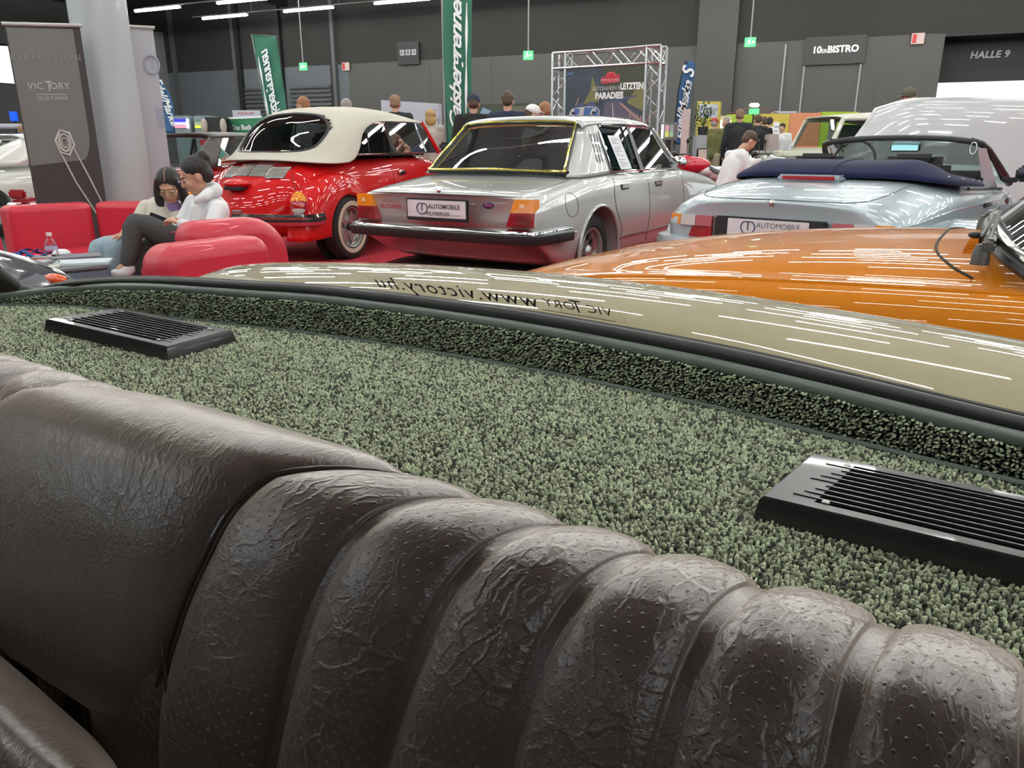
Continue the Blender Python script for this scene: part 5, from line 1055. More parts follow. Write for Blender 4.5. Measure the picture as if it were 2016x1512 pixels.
# raised bonnet: large pressed panel hinged up, seen from its outer face
Y0 = 8.9; hp = lambda u, v, y: np.array(tuple(at_y(u, v, y)))-np.array([7.4, 10.9, 0])
ci, si = math.cos(R(-52)), math.sin(R(-52))
def toH(p): return (p[0]*ci-p[1]*si, p[0]*si+p[1]*ci, p[2])
rows_ = []
for (v_, yy, us) in ((204, 8.80, (1719, 1790, 1880, 1985, 2090, 2200)), (198, 8.72, (1722, 1792, 1880, 1985, 2090, 2205)), (216, 8.66, (1708, 1784, 1876, 1982, 2092, 2210)), (290, 8.62, (1668, 1758, 1862, 1966, 2085, 2210)), (360, 8.58, (1634, 1737, 1850, 1952, 2078, 2208)), (430, 8.54, (1600, 1716, 1838, 1938, 2071, 2205))):
    rows_.append([toH(hp(u_, v_+((20, 2, 0, 0, 2, 14)[k] if v_ < 230 else 0), yy+.12*abs((k-2.5)/2.5)**3)) for k, u_ in enumerate(us)])
bn = patch('raised_bonnet', rows_, lightg, H1, 6, 6, t=.03)
cm_ = mat('bright_crease', (.62, .63, .64), .3, .3); skb = Skin(bn); G = grid_pts(rows_, 6, 6)
for j in (7, 20): MB().tube([tuple(G[i, j]) for i in range(10, 31, 2)], .006, 6).obj('bonnet_crease', lightg, bn)
# white coupe at the left edge behind the banner; red saloon end beside it; dark-topped red coupe behind the column; navy car at the lower left
whitep = mat('white_car_paint', (.72, .71, .67), .25, coat=1.0)
simple_car('coupe', 'white coupe half hidden behind the dark roll-up banner at the left edge', (-6.75, 11.3, 63), whitep, 1.28, L=(-2.0, 2.0), roof=(-.5, .45), rake=(1.0, .5), belt=.87)
rt = simple_car('coupe', 'dark red car low behind the red sofa beside the banner', (-4.75, 9.5, 80), mat('dark_red_paint', (.30, .006, .015), .25, coat=1.0), .78, L=(-1.1, .8), roof=(-.3, .1), rake=(.3, .3), belt=.58, w=.66)
bt = mat('grey_brown_vinyl_roof', (.085, .075, .068), .5); grs = mat('green_seat', (.02, .22, .16), .6)
simple_car('coupe', 'red coupe with dark roof between the white banner and the red convertible', (-4.3, 12.1, 60), mat('crimson_paint', (.42, .01, .015), .25, coat=1.0), 1.31, bt, L=(-2.1, 2.1), roof=(-.75, .45), rake=(.45, .5), belt=.86, tail=grs)
nvp = mat('navy_gloss_paint', (.012, .012, .028), .15, coat=1.0)
N1 = thing('navy_car', 'glossy dark navy car corner with orange lamp at the lower left edge', 'car', (-2.86, 3.30, 0), R(-20))
def nsec(x, zt, w, zs): return [(x, 0, zt), (x, w*.5, zt-.01), (x, w*.8, zs), (x, w*.96, zs-.08), (x, w, zs-.18), (x, w*.97, .42), (x, w*.85, .25), (x, 0, .25)]
nb = body_loft('body', [nsec(-2.4, .76, .78, .74), nsec(-1.2, .75, .79, .71), nsec(-.4, .71, .78, .67), nsec(.15, .66, .75, .62), nsec(.55, .60, .68, .56), nsec(.80, .53, .56, .50), nsec(.90, .45, .42, .43)], nvp, N1, 2); sk = Skin(nb)
for sg in (-1, 1): wheel(N1, -.1, sg*.62, .30, .16, sg); wheel(N1, -2.0, sg*.62, .30, .16, sg)
MB().tube(sk.line([(-1.6, 2, .66), (-.4, 2, .64), (.3, 2, .58), (.72, 2, .50)], (0, -1, 0), .004), .008, 6).obj('side_moulding', chrome, N1)
p = sk.hit((.70, 2, .53), (0, -1, 0))[0]; MB().ell(p, (.07, .03, .03)).obj('indicator_lamp', mat('orange_red_lens', (.75, .08, .01), .12, coat=.6), N1)
# ================================================================ CREAM OFF-ROADER
crm = mat('pale_cream_paint', (.62, .62, .52), .35, coat=.6); cvs = mat('pale_canvas', (.66, .61, .55), .85, var=(3, .05))
G1 = thing('off_roader', 'boxy cream off-road car with pale canvas top behind the motorbikes', 'car', (7.35, 17.6, 0), R(193))
# local x forward (towards photo left), y left (towards the camera)
mb = MB(); mb.box((-.35, 0, .80), (2.5, 1.5, .62), bev=.04); mb.box((1.45, 0, .78), (1.25, 1.45, .50), bev=.06); mb.box((1.4, 0, 1.0), (1.35, 1.0, .10), bev=.05); mb.obj('body', crm, G1)
for sg in (-1, 1):
    for x in (-1.0, 1.45): wheel(G1, x, sg*.62, .36, .2, sg); 
    mb = MB(); mb.box((1.45, sg*.66, .95), (1.1, .30, .10), bev=.04); mb.obj('front_wing', crm, G1)
    f = lambda x, y, z: (x, sg*y, z)
    mb = MB(); mb.tube([f(.85, .70, 1.12), f(.60, .66, 1.68)], .05, 6); mb.tube([f(-.10, .73, 1.12), f(-.10, .68, 1.68)], .08, 6); mb.tube([f(.60, .66, 1.69), f(-.1, .68, 1.70)], .045, 6); mb.obj('door_frame', crm, G1)
    MB().quad(f(.84, .70, 1.15), f(-.05, .72, 1.15), f(-.05, .67, 1.66), f(.58, .66, 1.66)).obj('door_window', cglass, G1, smooth=False)
    MB().quad(f(-.28, .73, 1.15), f(-1.15, .73, 1.15), f(-1.25, .68, 1.60), f(-.28, .68, 1.62)).obj('canvas_window', mat('soft_window', (.10, .17, .15), .15, coat=.5), G1)
    MB().quad(f(-.02, .755, .55), f(.82, .755, .55), f(.82, .755, 1.1), f(-.02, .755, 1.1)).obj('door_panel', crm, G1)
    for x in (.6, .15): MB().box(f(x, .77, 1.05), (.05, .03, .06), bev=.008).obj('door_hinge', trim_blk, G1)
patch('canvas_top', [[(.66, 0, 1.76), (.66, .4, 1.755), (.64, .62, 1.73), (.60, .70, 1.68)], [(0, 0, 1.82), (0, .4, 1.81), (0, .64, 1.78), (0, .72, 1.69)], [(-.8, 0, 1.86), (-.8, .4, 1.85), (-.8, .64, 1.81), (-.8, .73, 1.62)], [(-1.45, 0, 1.88), (-1.45, .4, 1.87), (-1.45, .62, 1.83), (-1.40, .72, 1.62)], [(-1.62, 0, 1.75), (-1.62, .4, 1.74), (-1.6, .62, 1.70), (-1.5, .72, 1.5)], [(-1.62, 0, 1.3), (-1.62, .4, 1.3), (-1.6, .64, 1.2), (-1.45, .74, 1.1)]], cvs, G1, 5, 5, mirror=True, t=.02)
for sg in (-1, 1): MB().tube([(-1.05, sg*.755, 1.12), (-1.42, sg*.74, 1.70)], .03, 6).obj('canvas_strap', cvs, G1)
MB().quad((.88, -.66, 1.14), (.88, .66, 1.14), (.66, .62, 1.68), (.66, -.62, 1.68)).obj('windscreen', cglass, G1, smooth=False)
MB().box((.2, 0, 1.16), (.12, .5, .3), bev=.04).obj('front_seat', trim_blk, G1)
# ================================================================ PEOPLE
skin_a = mat('skin_light', (.52, .29, .21), .5, bump=(200, .05, .002)); skin_b = mat('skin_tan', (.56, .31, .21), .5, bump=(200, .05, .002))
def fuse(mb, voxel, name, m, parent, smooth=4):
    "melt the collected shapes into ONE continuous skin"
    me = mb.mesh(name, fixn=True); o = put(name, me, m, parent)
    r = o.modifiers.new('r', 'REMESH'); r.mode = 'VOXEL'; r.voxel_size = voxel; r.use_smooth_shade = True
    s_ = o.modifiers.new('s', 'SMOOTH'); s_.iterations = smooth; s_.factor = .5
    bpy.context.view_layer.update(); new = bpy.data.meshes.new_from_object(o.evaluated_get(bpy.context.evaluated_depsgraph_get())); o.modifiers.clear(); o.data = new
    new.materials.clear(); new.materials.append(m); new.polygons.foreach_set('use_smooth', [True]*len(new.polygons)); return o
def limb(mb, pts, rs):
    P = [Vector(p) for p in pts]; mb.tube(cr(P, 3), list(np.interp(np.linspace(0, len(P)-1, 3*(len(P)-1)+1), range(len(P)), rs)), 12)
    for p, r in zip(P, rs): mb.ell(p, (r, r, r), 12, 8)
def head_mat(c, fwd, up=(0, 0, 1), s=1.0):
    f = Vector(fwd).normalized(); x = f.cross(Vector(up)).normalized(); z = x.cross(f)
    return Matrix(((x.x*s, f.x*s, z.x*s, c[0]), (x.y*s, f.y*s, z.y*s, c[1]), (x.z*s, f.z*s, z.z*s, c[2]), (0, 0, 0, 1)))
def head(mb, M):
    mb.ell((0, -.012, .03), (.074, .092, .088), 18, 12, M); mb.ell((0, .02, -.02), (.060, .070, .088), 16, 10, M); mb.ell((0, .042, -.078), (.036, .040, .032), 14, 8, M)
    mb.ell((0, .092, -.022), (.012, .018, .016), 10, 8, M); mb.tube([M @ Vector((0, .085, .02)), M @ Vector((0, .100, -.018))], [.007, .011], 8)
    mb.ell((0, .080, .030), (.045, .012, .010), 10, 6, M); mb.ell((0, .083, -.056), (.022, .010, .010), 10, 6, M)
    for s_ in (-1, 1): mb.ell((s_*.074, -.008, -.012), (.009, .020, .030), 10, 8, M); mb.ell((s_*.036, .055, -.025), (.022, .028, .026), 10, 8, M)
def hand(mb, w, d, n, s=1.0, curl=.5, side=1, r=.0085):
    """w wrist point, d direction of the hand, n palm normal"""
    w = Vector(w); d = Vector(d).normalized(); n = Vector(n); n = (n-d*n.dot(d)).normalized(); x = d.cross(n)*side
    mb.tube([w-d*.02*s, w+d*.03*s, w+d*.08*s], [.024*s, .030*s, .030*s], 10, sy=.5)
    for k, (o_, L) in enumerate(((-.026, .066), (-.009, .076), (.009, .070), (.025, .055))):
        p = w+d*.082*s+x*o_*s; q = p+(d*math.cos(curl*.6)+n*math.sin(curl*.6))*L*.42*s; e = q+(d*math.cos(curl*1.5)+n*math.sin(curl*1.5))*L*.32*s; t = e+(d*math.cos(curl*2.3)+n*math.sin(curl*2.3))*L*.26*s
        mb.tube([p-d*.02*s, p, q, e, t], [r*s, r*s, r*.95*s, r*.85*s, r*.7*s], 8); mb.ell(t, (r*.7*s,)*3, 8, 6)
    p = w+d*.025*s-x*.024*s; q = p+(d*.6-x*.8).normalized()*.034*s; t = q+(d*.9-x*.2+n*.4).normalized()*.030*s; mb.tube([p, q, t], [r*1.3*s, r*1.1*s, r*.8*s], 8); mb.ell(t, (r*.8*s,)*3, 8, 6)
hairs = {k: mat('hair_'+k, c, .55, bump=(120, .5, .004)) for k, c in dict(brown=(.07, .04, .025), black=(.014, .011, .010), grey=(.30, .27, .24), blonde=(.42, .27, .10), ginger=(.30, .13, .06), fair=(.24, .15, .09)).items()}
def face_bits(par, M, hair, lips=(.34, .10, .09), down=True, glasses=False):
    for s_ in (-1, 1):
        MB().tube([M @ Vector((s_*.018, .083, .022)), M @ Vector((s_*.034, .082, .028)), M @ Vector((s_*.052, .070, .020))], [.0022, .003, .0015], 6).obj('eyebrow', hair, par)
        e = MB().ell((s_*.032, .073, .004), (.0135, .009, .0075), 12, 8, M).obj('eye', mat('eye_white', (.6, .55, .5), .3), par)
        MB().tube([M @ Vector((s_*.018, .080, .001)), M @ Vector((s_*.032, .0845, -.003)), M @ Vector((s_*.047, .074, .002))], [.0015, .0028, .0015], 6).obj('lashes', hairs['black'], e)
    MB().tube([M @ Vector((-.020, .090, -.056)), M @ Vector((0, .0965, -.054)), M @ Vector((.020, .090, -.056))], [.002, .0052, .002], 8).obj('lips', mat('lips', lips, .4), par)
    if glasses:
        g = MB()
        for s_ in (-1, 1): g.tube([M @ Vector((s_*.034+.024*math.cos(a), .095, .002+.021*math.sin(a))) for a in np.linspace(0, 6.283, 20, endpoint=False)], .0013, 5, closed=True); g.tube([M @ Vector((s_*.058, .093, .004)), M @ Vector((s_*.078, 0, .004))], .0013, 5)
        g.tube([M @ Vector((-.010, .096, .006)), M @ Vector((.010, .096, .006))], .0013, 5); g.obj('glasses', mat('thin_gold', (.5, .35, .15), .2, 1), par)
def hair_cap(par, M, m, kind='short', vox=.007):
    mb = MB(); 
    if kind == 'short': mb.ell((0, -.020, .045), (.081, .096, .084), 16, 10, M); mb.ell((0, -.055, -.005), (.068, .055, .060), 14, 8, M)
    elif kind == 'bun': mb.ell((0, -.022, .045), (.082, .094, .082), 16, 10, M); mb.ell((0, -.055, -.005), (.070, .055, .065), 14, 8, M); mb.ell((0, -.095, .085), (.048, .045, .045), 14, 8, M); mb.ell((0, -.08, .055), (.04, .05, .04), 12, 8, M)
    elif kind == 'long':
        mb.ell((0, -.018, .045), (.083, .094, .082), 16, 10, M); mb.ell((0, -.05, -.02), (.080, .058, .09), 14, 8, M)
        for s_ in (-1, 1): limb(mb, [M @ Vector((s_*.060, .030, .062)), M @ Vector((s_*.082, .020, -.01)), M @ Vector((s_*.088, .030, -.10)), M @ Vector((s_*.075, .055, -.19)), M @ Vector((s_*.06, .06, -.25))], [.022, .026, .032, .032, .016])
    elif kind == 'bob': mb.ell((0, -.020, .040), (.090, .10, .092), 16, 10, M); mb.ell((0, -.045, -.05), (.095, .060, .10), 14, 8, M)
    o = fuse(mb, vox, 'hair', m, par, 3); return o
def person(label, J, loc, rz, shirt, pants, hair, hk='short', cap=None, skin=None, fwd=(0, 1, -.15), hs=1.0, vox=.014, sleeves=True, extra=None, group=None, seated=False, short=False):
    """J: joints in the figure's own frame"""
    D = dict(pel=(0, 0, .95), wai=(0, 0, 1.10), che=(0, 0, 1.32), nek=(0, -.01, 1.49), hed=(0, .02, 1.615), sl=(.19, -.01, 1.44), sr=(-.19, -.01, 1.44), el=(.25, -.02, 1.13), er=(-.25, -.02, 1.13), wl=(.25, .10, .90), wr=(-.25, .10, .90), hl=(.09, 0, .92), hr=(-.09, 0, .92), kl=(.11, .02, .50), kr=(-.11, .02, .50), al=(.12, -.02, .09), ar=(-.12, -.02, .09), hdl=(0, .3, -1), hdr=(0, .3, -1))
    D.update(J or {}); V = {k: Vector(v) for k, v in D.items()}
    T = thing('person', label, 'person', loc, rz, group); sk_ = skin or skin_a
    M = head_mat(V['hed'], fwd, s=hs); mb = MB(); head(mb, M)
    limb(mb, [V['nek']-Vector((0, 0, .05)), V['nek'], V['nek'].lerp(V['hed'], .55)], [.058, .052, .050])
    limb(mb, [V['pel'], V['wai'], V['che'], V['nek']-Vector((0, 0, .06))], [.11, .10, .115, .07])
    for s_ in 'lr':
        limb(mb, [V['s'+s_], V['e'+s_], V['w'+s_]], [.045, .036, .025]); hand(mb, V['w'+s_], V['hd'+s_], V['pel']-V['w'+s_], side=1 if s_ == 'l' else -1, r=.010)
        limb(mb, [V['h'+s_], V['k'+s_], V['a'+s_]], [.075, .052, .036])
    fuse(mb, vox*.75, 'body', sk_, T, 2)
    mb = MB(); limb(mb, [V['pel'], V['wai'], V['che']], [.135, .125, .145]); limb(mb, [V['sl'], V['sr']], [.062, .062]); limb(mb, [V['sl'].lerp(V['pel'], .2), V['hl']+Vector((0, 0, .05))], [.075, .085]); limb(mb, [V['sr'].lerp(V['pel'], .2), V['hr']+Vector((0, 0, .05))], [.075, .085])
    limb(mb, [V['che'], V['nek']-Vector((0, 0, .02))], [.12, .062]); limb(mb, [V['sl']+Vector((-.03, 0, .01)), V['nek']-Vector((0, 0, .03)), V['sr']+Vector((.03, 0, .01))], [.05, .062, .05])
    for s_ in 'lr': limb(mb, [V['s'+s_], V['e'+s_]]+([] if short else [V['w'+s_]]), [.064, .052]+([] if short else [.038])) if not short else limb(mb, [V['s'+s_], V['s'+s_].lerp(V['e'+s_], .75)], [.066, .056])
    fuse(mb, vox, 'shirt', shirt, T, 3)
    mb = MB(); limb(mb, [V['hl'], V['hr']], [.105, .105])
    for s_ in 'lr': limb(mb, [V['h'+s_], V['k'+s_], V['a'+s_]], [.098, .068, .052])
    fuse(mb, vox, 'trousers', pants, T, 3)
    for s_ in 'lr':
        d = (V['a'+s_]-V['k'+s_]).normalized(); t = Vector(D.get('t'+s_, tuple(V['a'+s_]+Vector((0, .16, -.05))))); mb = MB(); limb(mb, [V['a'+s_]+Vector((0, 0, -.02)), V['a'+s_].lerp(t, .5)+Vector((0, 0, -.01)), t], [.045, .042, .035]); fuse(mb, vox, 'shoe', D.get('shoe', trim_blk), T, 2)
    if hk: hair_cap(T, M, hairs[hair], hk, vox*.7)
    if cap:
        mb = MB(); mb.ell((0, -.012, .055), (.088, .104, .080), 18, 10, M); c_ = fuse(mb, vox*.7, 'cap', cap, T, 2); MB().ell((0, .105, .045), (.062, .065, .008), 14, 8, M).obj('cap_brim', cap, c_)
    return T, M
cl = lambda n, c, **k: mat('cloth_'+n, c, .85, bump=(25, .3, .01), **k)
navyc, blackc, whitec, olive, greyc, darkj, jeans, charj = cl('navy', (.02, .027, .06)), cl('black', (.013, .013, .014)), cl('white', (.74, .74, .76)), cl('olive', (.13, .13, .045)), cl('grey', (.17, .17, .20)), cl('dark_suit', (.020, .023, .028)), cl('light_jeans', (.30, .40, .47)), cl('charcoal_jeans', (.055, .056, .056))
def at_head(u, v, Y, h):
    "ground spot of a standing person whose crown shows at this pixel"
    p = at_y(u, v, Y); return (p.x, Y, p.z-h)
def stander(u, v, Y, label, shirt, hair, hk='short', h=1.75, rz=0, J=None, pants=None, **k):
    p = at_y(u, v, Y); s_ = p.z/1.735
    T, M = person(label, J, (p.x, Y, 0), rz, shirt, pants or darkj, hair, hk, **k); T.scale = (s_,)*3; return T
stander(597, 191, 11.6, 'person with short reddish hair, only the head seen above the left of the cream top', greyc, 'ginger', rz=1.2)
stander(681, 195, 11.4, 'person with grey hair whose crown shows above the middle of the cream top', greyc, 'grey', rz=.4)
stander(777, 187, 12.4, 'person with short grey brown hair in dark clothes before the white partition', darkj, 'fair', rz=0)
stander(847, 216, 12.7, 'person with blonde hair, black vest and pale sleeves between the red convertible and the flag', cl('pale', (.45, .42, .38)), 'blonde', 'bob', rz=.2)
stander(932, 186, 10.6, 'person in dark blue cap and black hoodie seen from behind by the tall flag', blackc, 'brown', cap=mat('cap_dark_blue', (.02, .03, .06), .8), rz=0)
stander(999, 180, 10.4, 'person with brown hair and navy shirt seen from behind above the silver sedan', navyc, 'brown', rz=-.1)
stander(1047, 207, 10.2, 'person in a white cap facing right beside the ginger haired one', whitec, 'brown', cap=mat('cap_white', (.75, .75, .73), .8), rz=-1.3)
stander(1073, 201, 10.9, 'person with ginger hair left of the truss', greyc, 'ginger', rz=.6)
stander(1793, 174, 10.6, 'person in a grey green cap bending behind the raised silver bonnet', cl('rust', (.35, .12, .03)), 'grey', cap=mat('cap_grey_green', (.09, .085, .06), .8), rz=1.9)
stander(1407, 233, 18.5, 'person in olive shirt with a red and white cap near the yellow stand', olive, 'grey', cap=mat('cap_red', (.45, .05, .04), .8), rz=-.5, pants=cl('beige', (.35, .28, .2)))
stander(1431, 231, 18.8, 'person with grey hair and grey shirt looking down beside the olive shirt', greyc, 'grey', rz=2.2)
stander(1458, 215, 15.6, 'person with fair hair in a dark jacket, tallest before the lime green counter', darkj, 'fair', rz=-.3)
stander(1493, 226, 19.3, 'person with brown hair in a black suit with his back turned', darkj, 'brown', rz=.2)
stander(1505, 230, 20.1, 'person in dark clothes just behind the black suit', blackc, 'brown', rz=.4)
stander(1516, 231, 21.0, 'person with dark hair in a white shirt by the white price board', whitec, 'black', rz=-.4)
stander(1541, 243, 20.3, 'person in white vest partly hidden by the cream off-road car', whitec, 'black', rz=2.6)
SIT = dict(pel=(0, 0, .50), wai=(0, .03, .66), che=(0, .12, .86), nek=(0, .19, 1.02), hed=(0, .29, 1.13), sl=(.18, .13, .96), sr=(-.18, .13, .96), el=(.22, .22, .70), er=(-.22, .22, .70), wl=(.14, .42, .62), wr=(-.14, .42, .62), hl=(.09, 0, .50), hr=(-.09, 0, .50), kl=(.12, .42, .50), kr=(-.12, .42, .50), al=(.12, .42, .09), ar=(-.12, .42, .09), hdl=(0, 1, -.2), hdr=(0, 1, -.2))
p = at_y(1462, 262, 10.3); T, M = person('person with thinning brown hair and white t-shirt sitting bent by the motorbikes', SIT, (p.x-.18, 10.3, .02), R(-78), whitec, darkj, 'brown', skin=skin_b, fwd=(0, .8, -.6), short=True); T.scale = (1.03,)*3
face_bits(T, M, hairs['brown'])
stool = thing('stool', 'small black stool under the sitting person in the white t-shirt', 'stool', (p.x-.18, 10.3, 0)); MB().lathe([(0, .34), (.18, .34), (.19, .38), (.18, .40), (0, .40)], 20).obj('seat', trim_blk, stool); 
for k in range(4): MB().tube([(.13*math.cos(k*1.57+.8), .13*math.sin(k*1.57+.8), .35), (.17*math.cos(k*1.57+.8), .17*math.sin(k*1.57+.8), 0)], .012, 6).obj('leg', stl, stool)
p = at_y(9, 241, 19); T, M = person('person in grey sitting far back at the left edge, hand at the face', SIT, (p.x, 19, .06), R(-50), greyc, jeans, 'fair', short=True); T.scale = (1.25,)*3
stool = thing('chair', 'dark chair far back at the left edge under the person in grey', 'chair', (p.x, 19, 0)); MB().box((0, -.05, .47), (.45, .45, .06), bev=.02).obj('seat', trim_blk, stool); MB().box((0, -.27, .75), (.42, .04, .45), bev=.02).obj('backrest', trim_blk, stool)
for sx in (-1, 1):
    for sy in (-1, 1): MB().tube([(sx*.19, -.05+sy*.19, .45), (sx*.2, -.05+sy*.2, 0)], .014, 6).obj('leg', stl, stool)
# ---- the two women on the red sofa (joints in world space)
P = lambda u, v, Y: tuple(at_y(u, v, Y*.815))
def woman(label, J, top, pants, hair, hk, fwd, shoe, sk_, up=(0, 0, 1), hs=1.0, lip=(.34, .10, .09), glasses=False, curls=(.5, .5)):
    V = {k: Vector(v) for k, v in J.items()}; base_ = Vector((V['pel'].x, V['pel'].y, 0)); V = {k: (v-base_ if k not in ('hdl', 'hdr', 'nl', 'nr') else v) for k, v in V.items()}
    T = thing('person', label, 'person', base_); M = head_mat(V['hed'], fwd, up, hs); mb = MB(); head(mb, M)
    limb(mb, [V['nek'].lerp(V['che'], .3), V['nek'], V['nek'].lerp(V['hed'], .6)], [.05, .045, .044]); limb(mb, [V['pel'], V['che'], V['nek'].lerp(V['che'], .3)], [.09, .09, .06])
    for i, s_ in enumerate('lr'):
        limb(mb, [V['s'+s_], V['e'+s_], V['w'+s_]], [.036, .03, .022]); hand(mb, V['w'+s_], V['hd'+s_], V['n'+s_], .95, curls[i], 1 if s_ == 'l' else -1); limb(mb, [V['h'+s_], V['k'+s_], V['a'+s_]], [.06, .045, .03]); limb(mb, [V['a'+s_], V['a'+s_].lerp(V['t'+s_], .6)], [.03, .028])
    fuse(mb, .0055, 'body', sk_, T, 2); face_bits(T, M, hairs['black'], lip, glasses=glasses); hair_cap(T, M, hairs[hair], hk, .006)
    mb = MB(); limb(mb, [V['pel'], V['pel'].lerp(V['che'], .5), V['che']], [.135, .125, .135]); limb(mb, [V['sl'], V['che'], V['sr']], [.062, .10, .062]); limb(mb, [V['che'], V['nek'].lerp(V['che'], .18)], [.10, .066])
    for s_ in 'lr': limb(mb, [V['s'+s_], V['s'+s_].lerp(V['e'+s_], .5), V['e'+s_], V['e'+s_].lerp(V['w'+s_], .5), V['w'+s_]], [.062, .058, .056, .048, .034])
    top_ = fuse(mb, .008, 'jumper', top, T, 3)
    mb = MB(); limb(mb, [V['hl'], V['hr']], [.115, .115])
    for s_ in 'lr': limb(mb, [V['h'+s_], V['h'+s_].lerp(V['k'+s_], .5), V['k'+s_], V['k'+s_].lerp(V['a'+s_], .5), V['a'+s_]], [.100, .088, .066, .058, .044])
    fuse(mb, .008, 'jeans', pants, T, 3)
    for s_ in 'lr': mb = MB(); a, t = V['a'+s_], V['t'+s_]; limb(mb, [a+Vector((0, 0, -.035)), a.lerp(t, .5)+Vector((0, 0, -.03)), t], [.046, .046, .036]); fuse(mb, .007, 'shoe', shoe, T, 2)
    return T, M, V, base_
hood = mat('white_hoodie', (.74, .75, .77), .8, bump=(18, .35, .02)); creamj = mat('cream_jumper', (.62, .58, .50), .85, bump=(22, .4, .02)); sneak = mat('white_sneaker', (.72, .72, .74), .6)
A_ = dict(pel=P(392, 484, 6.40), che=P(412, 418, 6.45), nek=P(400, 378, 6.45), hed=P(386, 347, 6.40), sl=P(432, 412, 6.27), sr=P(382, 400, 6.62), el=P(410, 466, 6.10), er=P(352, 455, 6.5), wl=P(358, 441, 5.98), wr=P(328, 450, 6.22),
          hdl=(-.82, .05, .30), hdr=(-.9, -.2, .2), nl=(-.3, .3, -.85), nr=(.2, .2, 1), hl=P(388, 490, 6.30), hr=P(376, 486, 6.50), kl=P(268, 440, 6.12), kr=P(280, 492, 6.22), al=P(250, 519, 6.02), ar=P(268, 552, 6.12), tl=P(228, 541, 5.95), tr=P(240, 575, 6.05))
TA, MA, VA, bA = woman('person with dark hair bun, white hoodie and charcoal jeans, legs crossed on the sofa', A_, hood, charj, 'black', 'bun', (-.86, -.35, -.42), sneak, skin_b, hs=1.04, curls=(.9, .5))
mb = MB(); q = lambda u, v, Y: Vector(P(u, v, Y))-bA; limb(mb, [q(425, 376, 6.4), q(420, 372, 6.55), q(405, 385, 6.3), q(388, 395, 6.25)], [.045, .05, .035, .025]); fuse(mb, .008, 'hood', hood, TA, 3)
B_ = dict(pel=P(300, 476, 6.72), che=P(318, 424, 6.78), nek=P(326, 394, 6.74), hed=P(334, 366, 6.66), sl=P(352, 412, 6.80), sr=P(290, 410, 6.72), el=P(352, 448, 6.62), er=P(268, 446, 6.62), wl=P(322, 448, 6.38), wr=P(248, 458, 6.45),
          hdl=(-.9, -.3, .35), hdr=(-.8, -.3, -.3), nl=(.1, -.1, 1), nr=(.2, .3, -1), hl=P(312, 482, 6.66), hr=P(288, 482, 6.68), kl=P(228, 486, 6.42), kr=P(196, 489, 6.45), al=P(226, 545, 6.36), ar=P(200, 548, 6.38), tl=P(210, 562, 6.28), tr=P(184, 562, 6.28))
TB, MB_, VB, bB = woman('person with long dark hair, cream jumper and light jeans bent over a gold phone', B_, creamj, jeans, 'black', 'long', (.10, -.84, -.50), sneak, skin_b, hs=.98, glasses=True, curls=(1.0, .4))
MB().ell((0, .04, -.155), (.05, .035, .075), 14, 10, MB_).obj('lilac_top', cl('lilac', (.30, .20, .42)), TB)
MB().tube([MB_ @ Vector((0, .073, .080)), MB_ @ Vector((0, .03, .125)), MB_ @ Vector((0, -.02, .130))], .0018, 6).obj('hair_parting', skin_b, TB)
for s_, c_ in ((-1, (.5, .4, .7)), (1, (.45, .05, .15))): MB().ell((s_*.078, .035, .055), (.010, .010, .010), 10, 6, MB_).obj('hair_clip', mat('clip_%d' % (s_+1), c_, .3), TB)
ph = thing('phone', 'gold phone held between the two people on the sofa', 'phone', P(315, 435, 6.22)); ph.rotation_euler = (R(58), R(24), R(12)); MB().box((0, 0, 0), (.150, .072, .009), bev=.004).obj('phone_body', mat('gold_phone', (.28, .22, .14), .3, .6), ph); MB().box((0, 0, .0052), (.138, .064, .001)).obj('phone_screen', mat('phone_screen', (.02, .02, .03), .1), ph)
ph2 = thing('phone', 'pink cased phone lying on the charcoal jeans', 'phone', P(326, 457, 6.17), R(10)); MB().box((0, 0, 0), (.15, .075, .012), bev=.004).obj('phone_body', mat('pink_case', (.45, .13, .18), .4), ph2)
# ================================================================ RED SOFAS, TABLE
redl = mat('red_sofa_leather', (.56, .022, .05), .42, coat=.15, bump=(30, .12, .004), var=(3, .06))
def slab(par, name, a, b, h, t, rl=.05, rr=.05, z0=.03, bev=.05):
    """upright upholstered panel from plan point a to b, rounded top corners of radius rl / rr"""
    a, b = Vector((*a[:2], 0)), Vector((*b[:2], 0)); L = (b-a).length; x = (b-a).normalized(); n = Vector((-x.y, x.x, 0)); pts = [(0, z0)]
    pts += [(rl-rl*math.cos(q), h-rl+rl*math.sin(q)) for q in np.linspace(0, math.pi/2, 7)]+[(L-rr+rr*math.sin(q), h-rr+rr*math.cos(q)) for q in np.linspace(0, math.pi/2, 9)]+[(L, z0)]
    o = MB().prism([a+x*p+Vector((0, 0, z)) for p, z in pts], n, t).obj(name, redl, par, smooth='auto'); m_ = o.modifiers.new('b', 'BEVEL'); m_.width = bev; m_.segments = 5; m_.angle_limit = R(50); m_.harden_normals = False; return o
so = thing('sofa', 'red upholstered corner sofa where the two people sit, in front of the column', 'sofa')
p0, p1, p2 = at_z(14, 412, .66), at_z(182, 403, .66), at_z(440, 408, .64)
slab(so, 'backrest', p0, p1, .68, .20); slab(so, 'backrest', p1, p2, .68, .20)
dn = Vector((.25, -.97, 0)); sp = [p0+dn*.02, p1+Vector((0, -.05, 0)), p2, p2+dn*1.1, Vector((-2.05, 4.95, 0)), Vector((-2.55, 5.1, 0)), p1+dn*.8, p0+dn*.6]
sp = [Vector((q.x, q.y, .08)) for q in sp]; o = MB().prism(sp[::-1], (0, 0, 1), .26).obj('seat', redl, so); m_ = o.modifiers.new('b', 'BEVEL'); m_.width = .035; m_.segments = 4; m_.angle_limit = R(40)
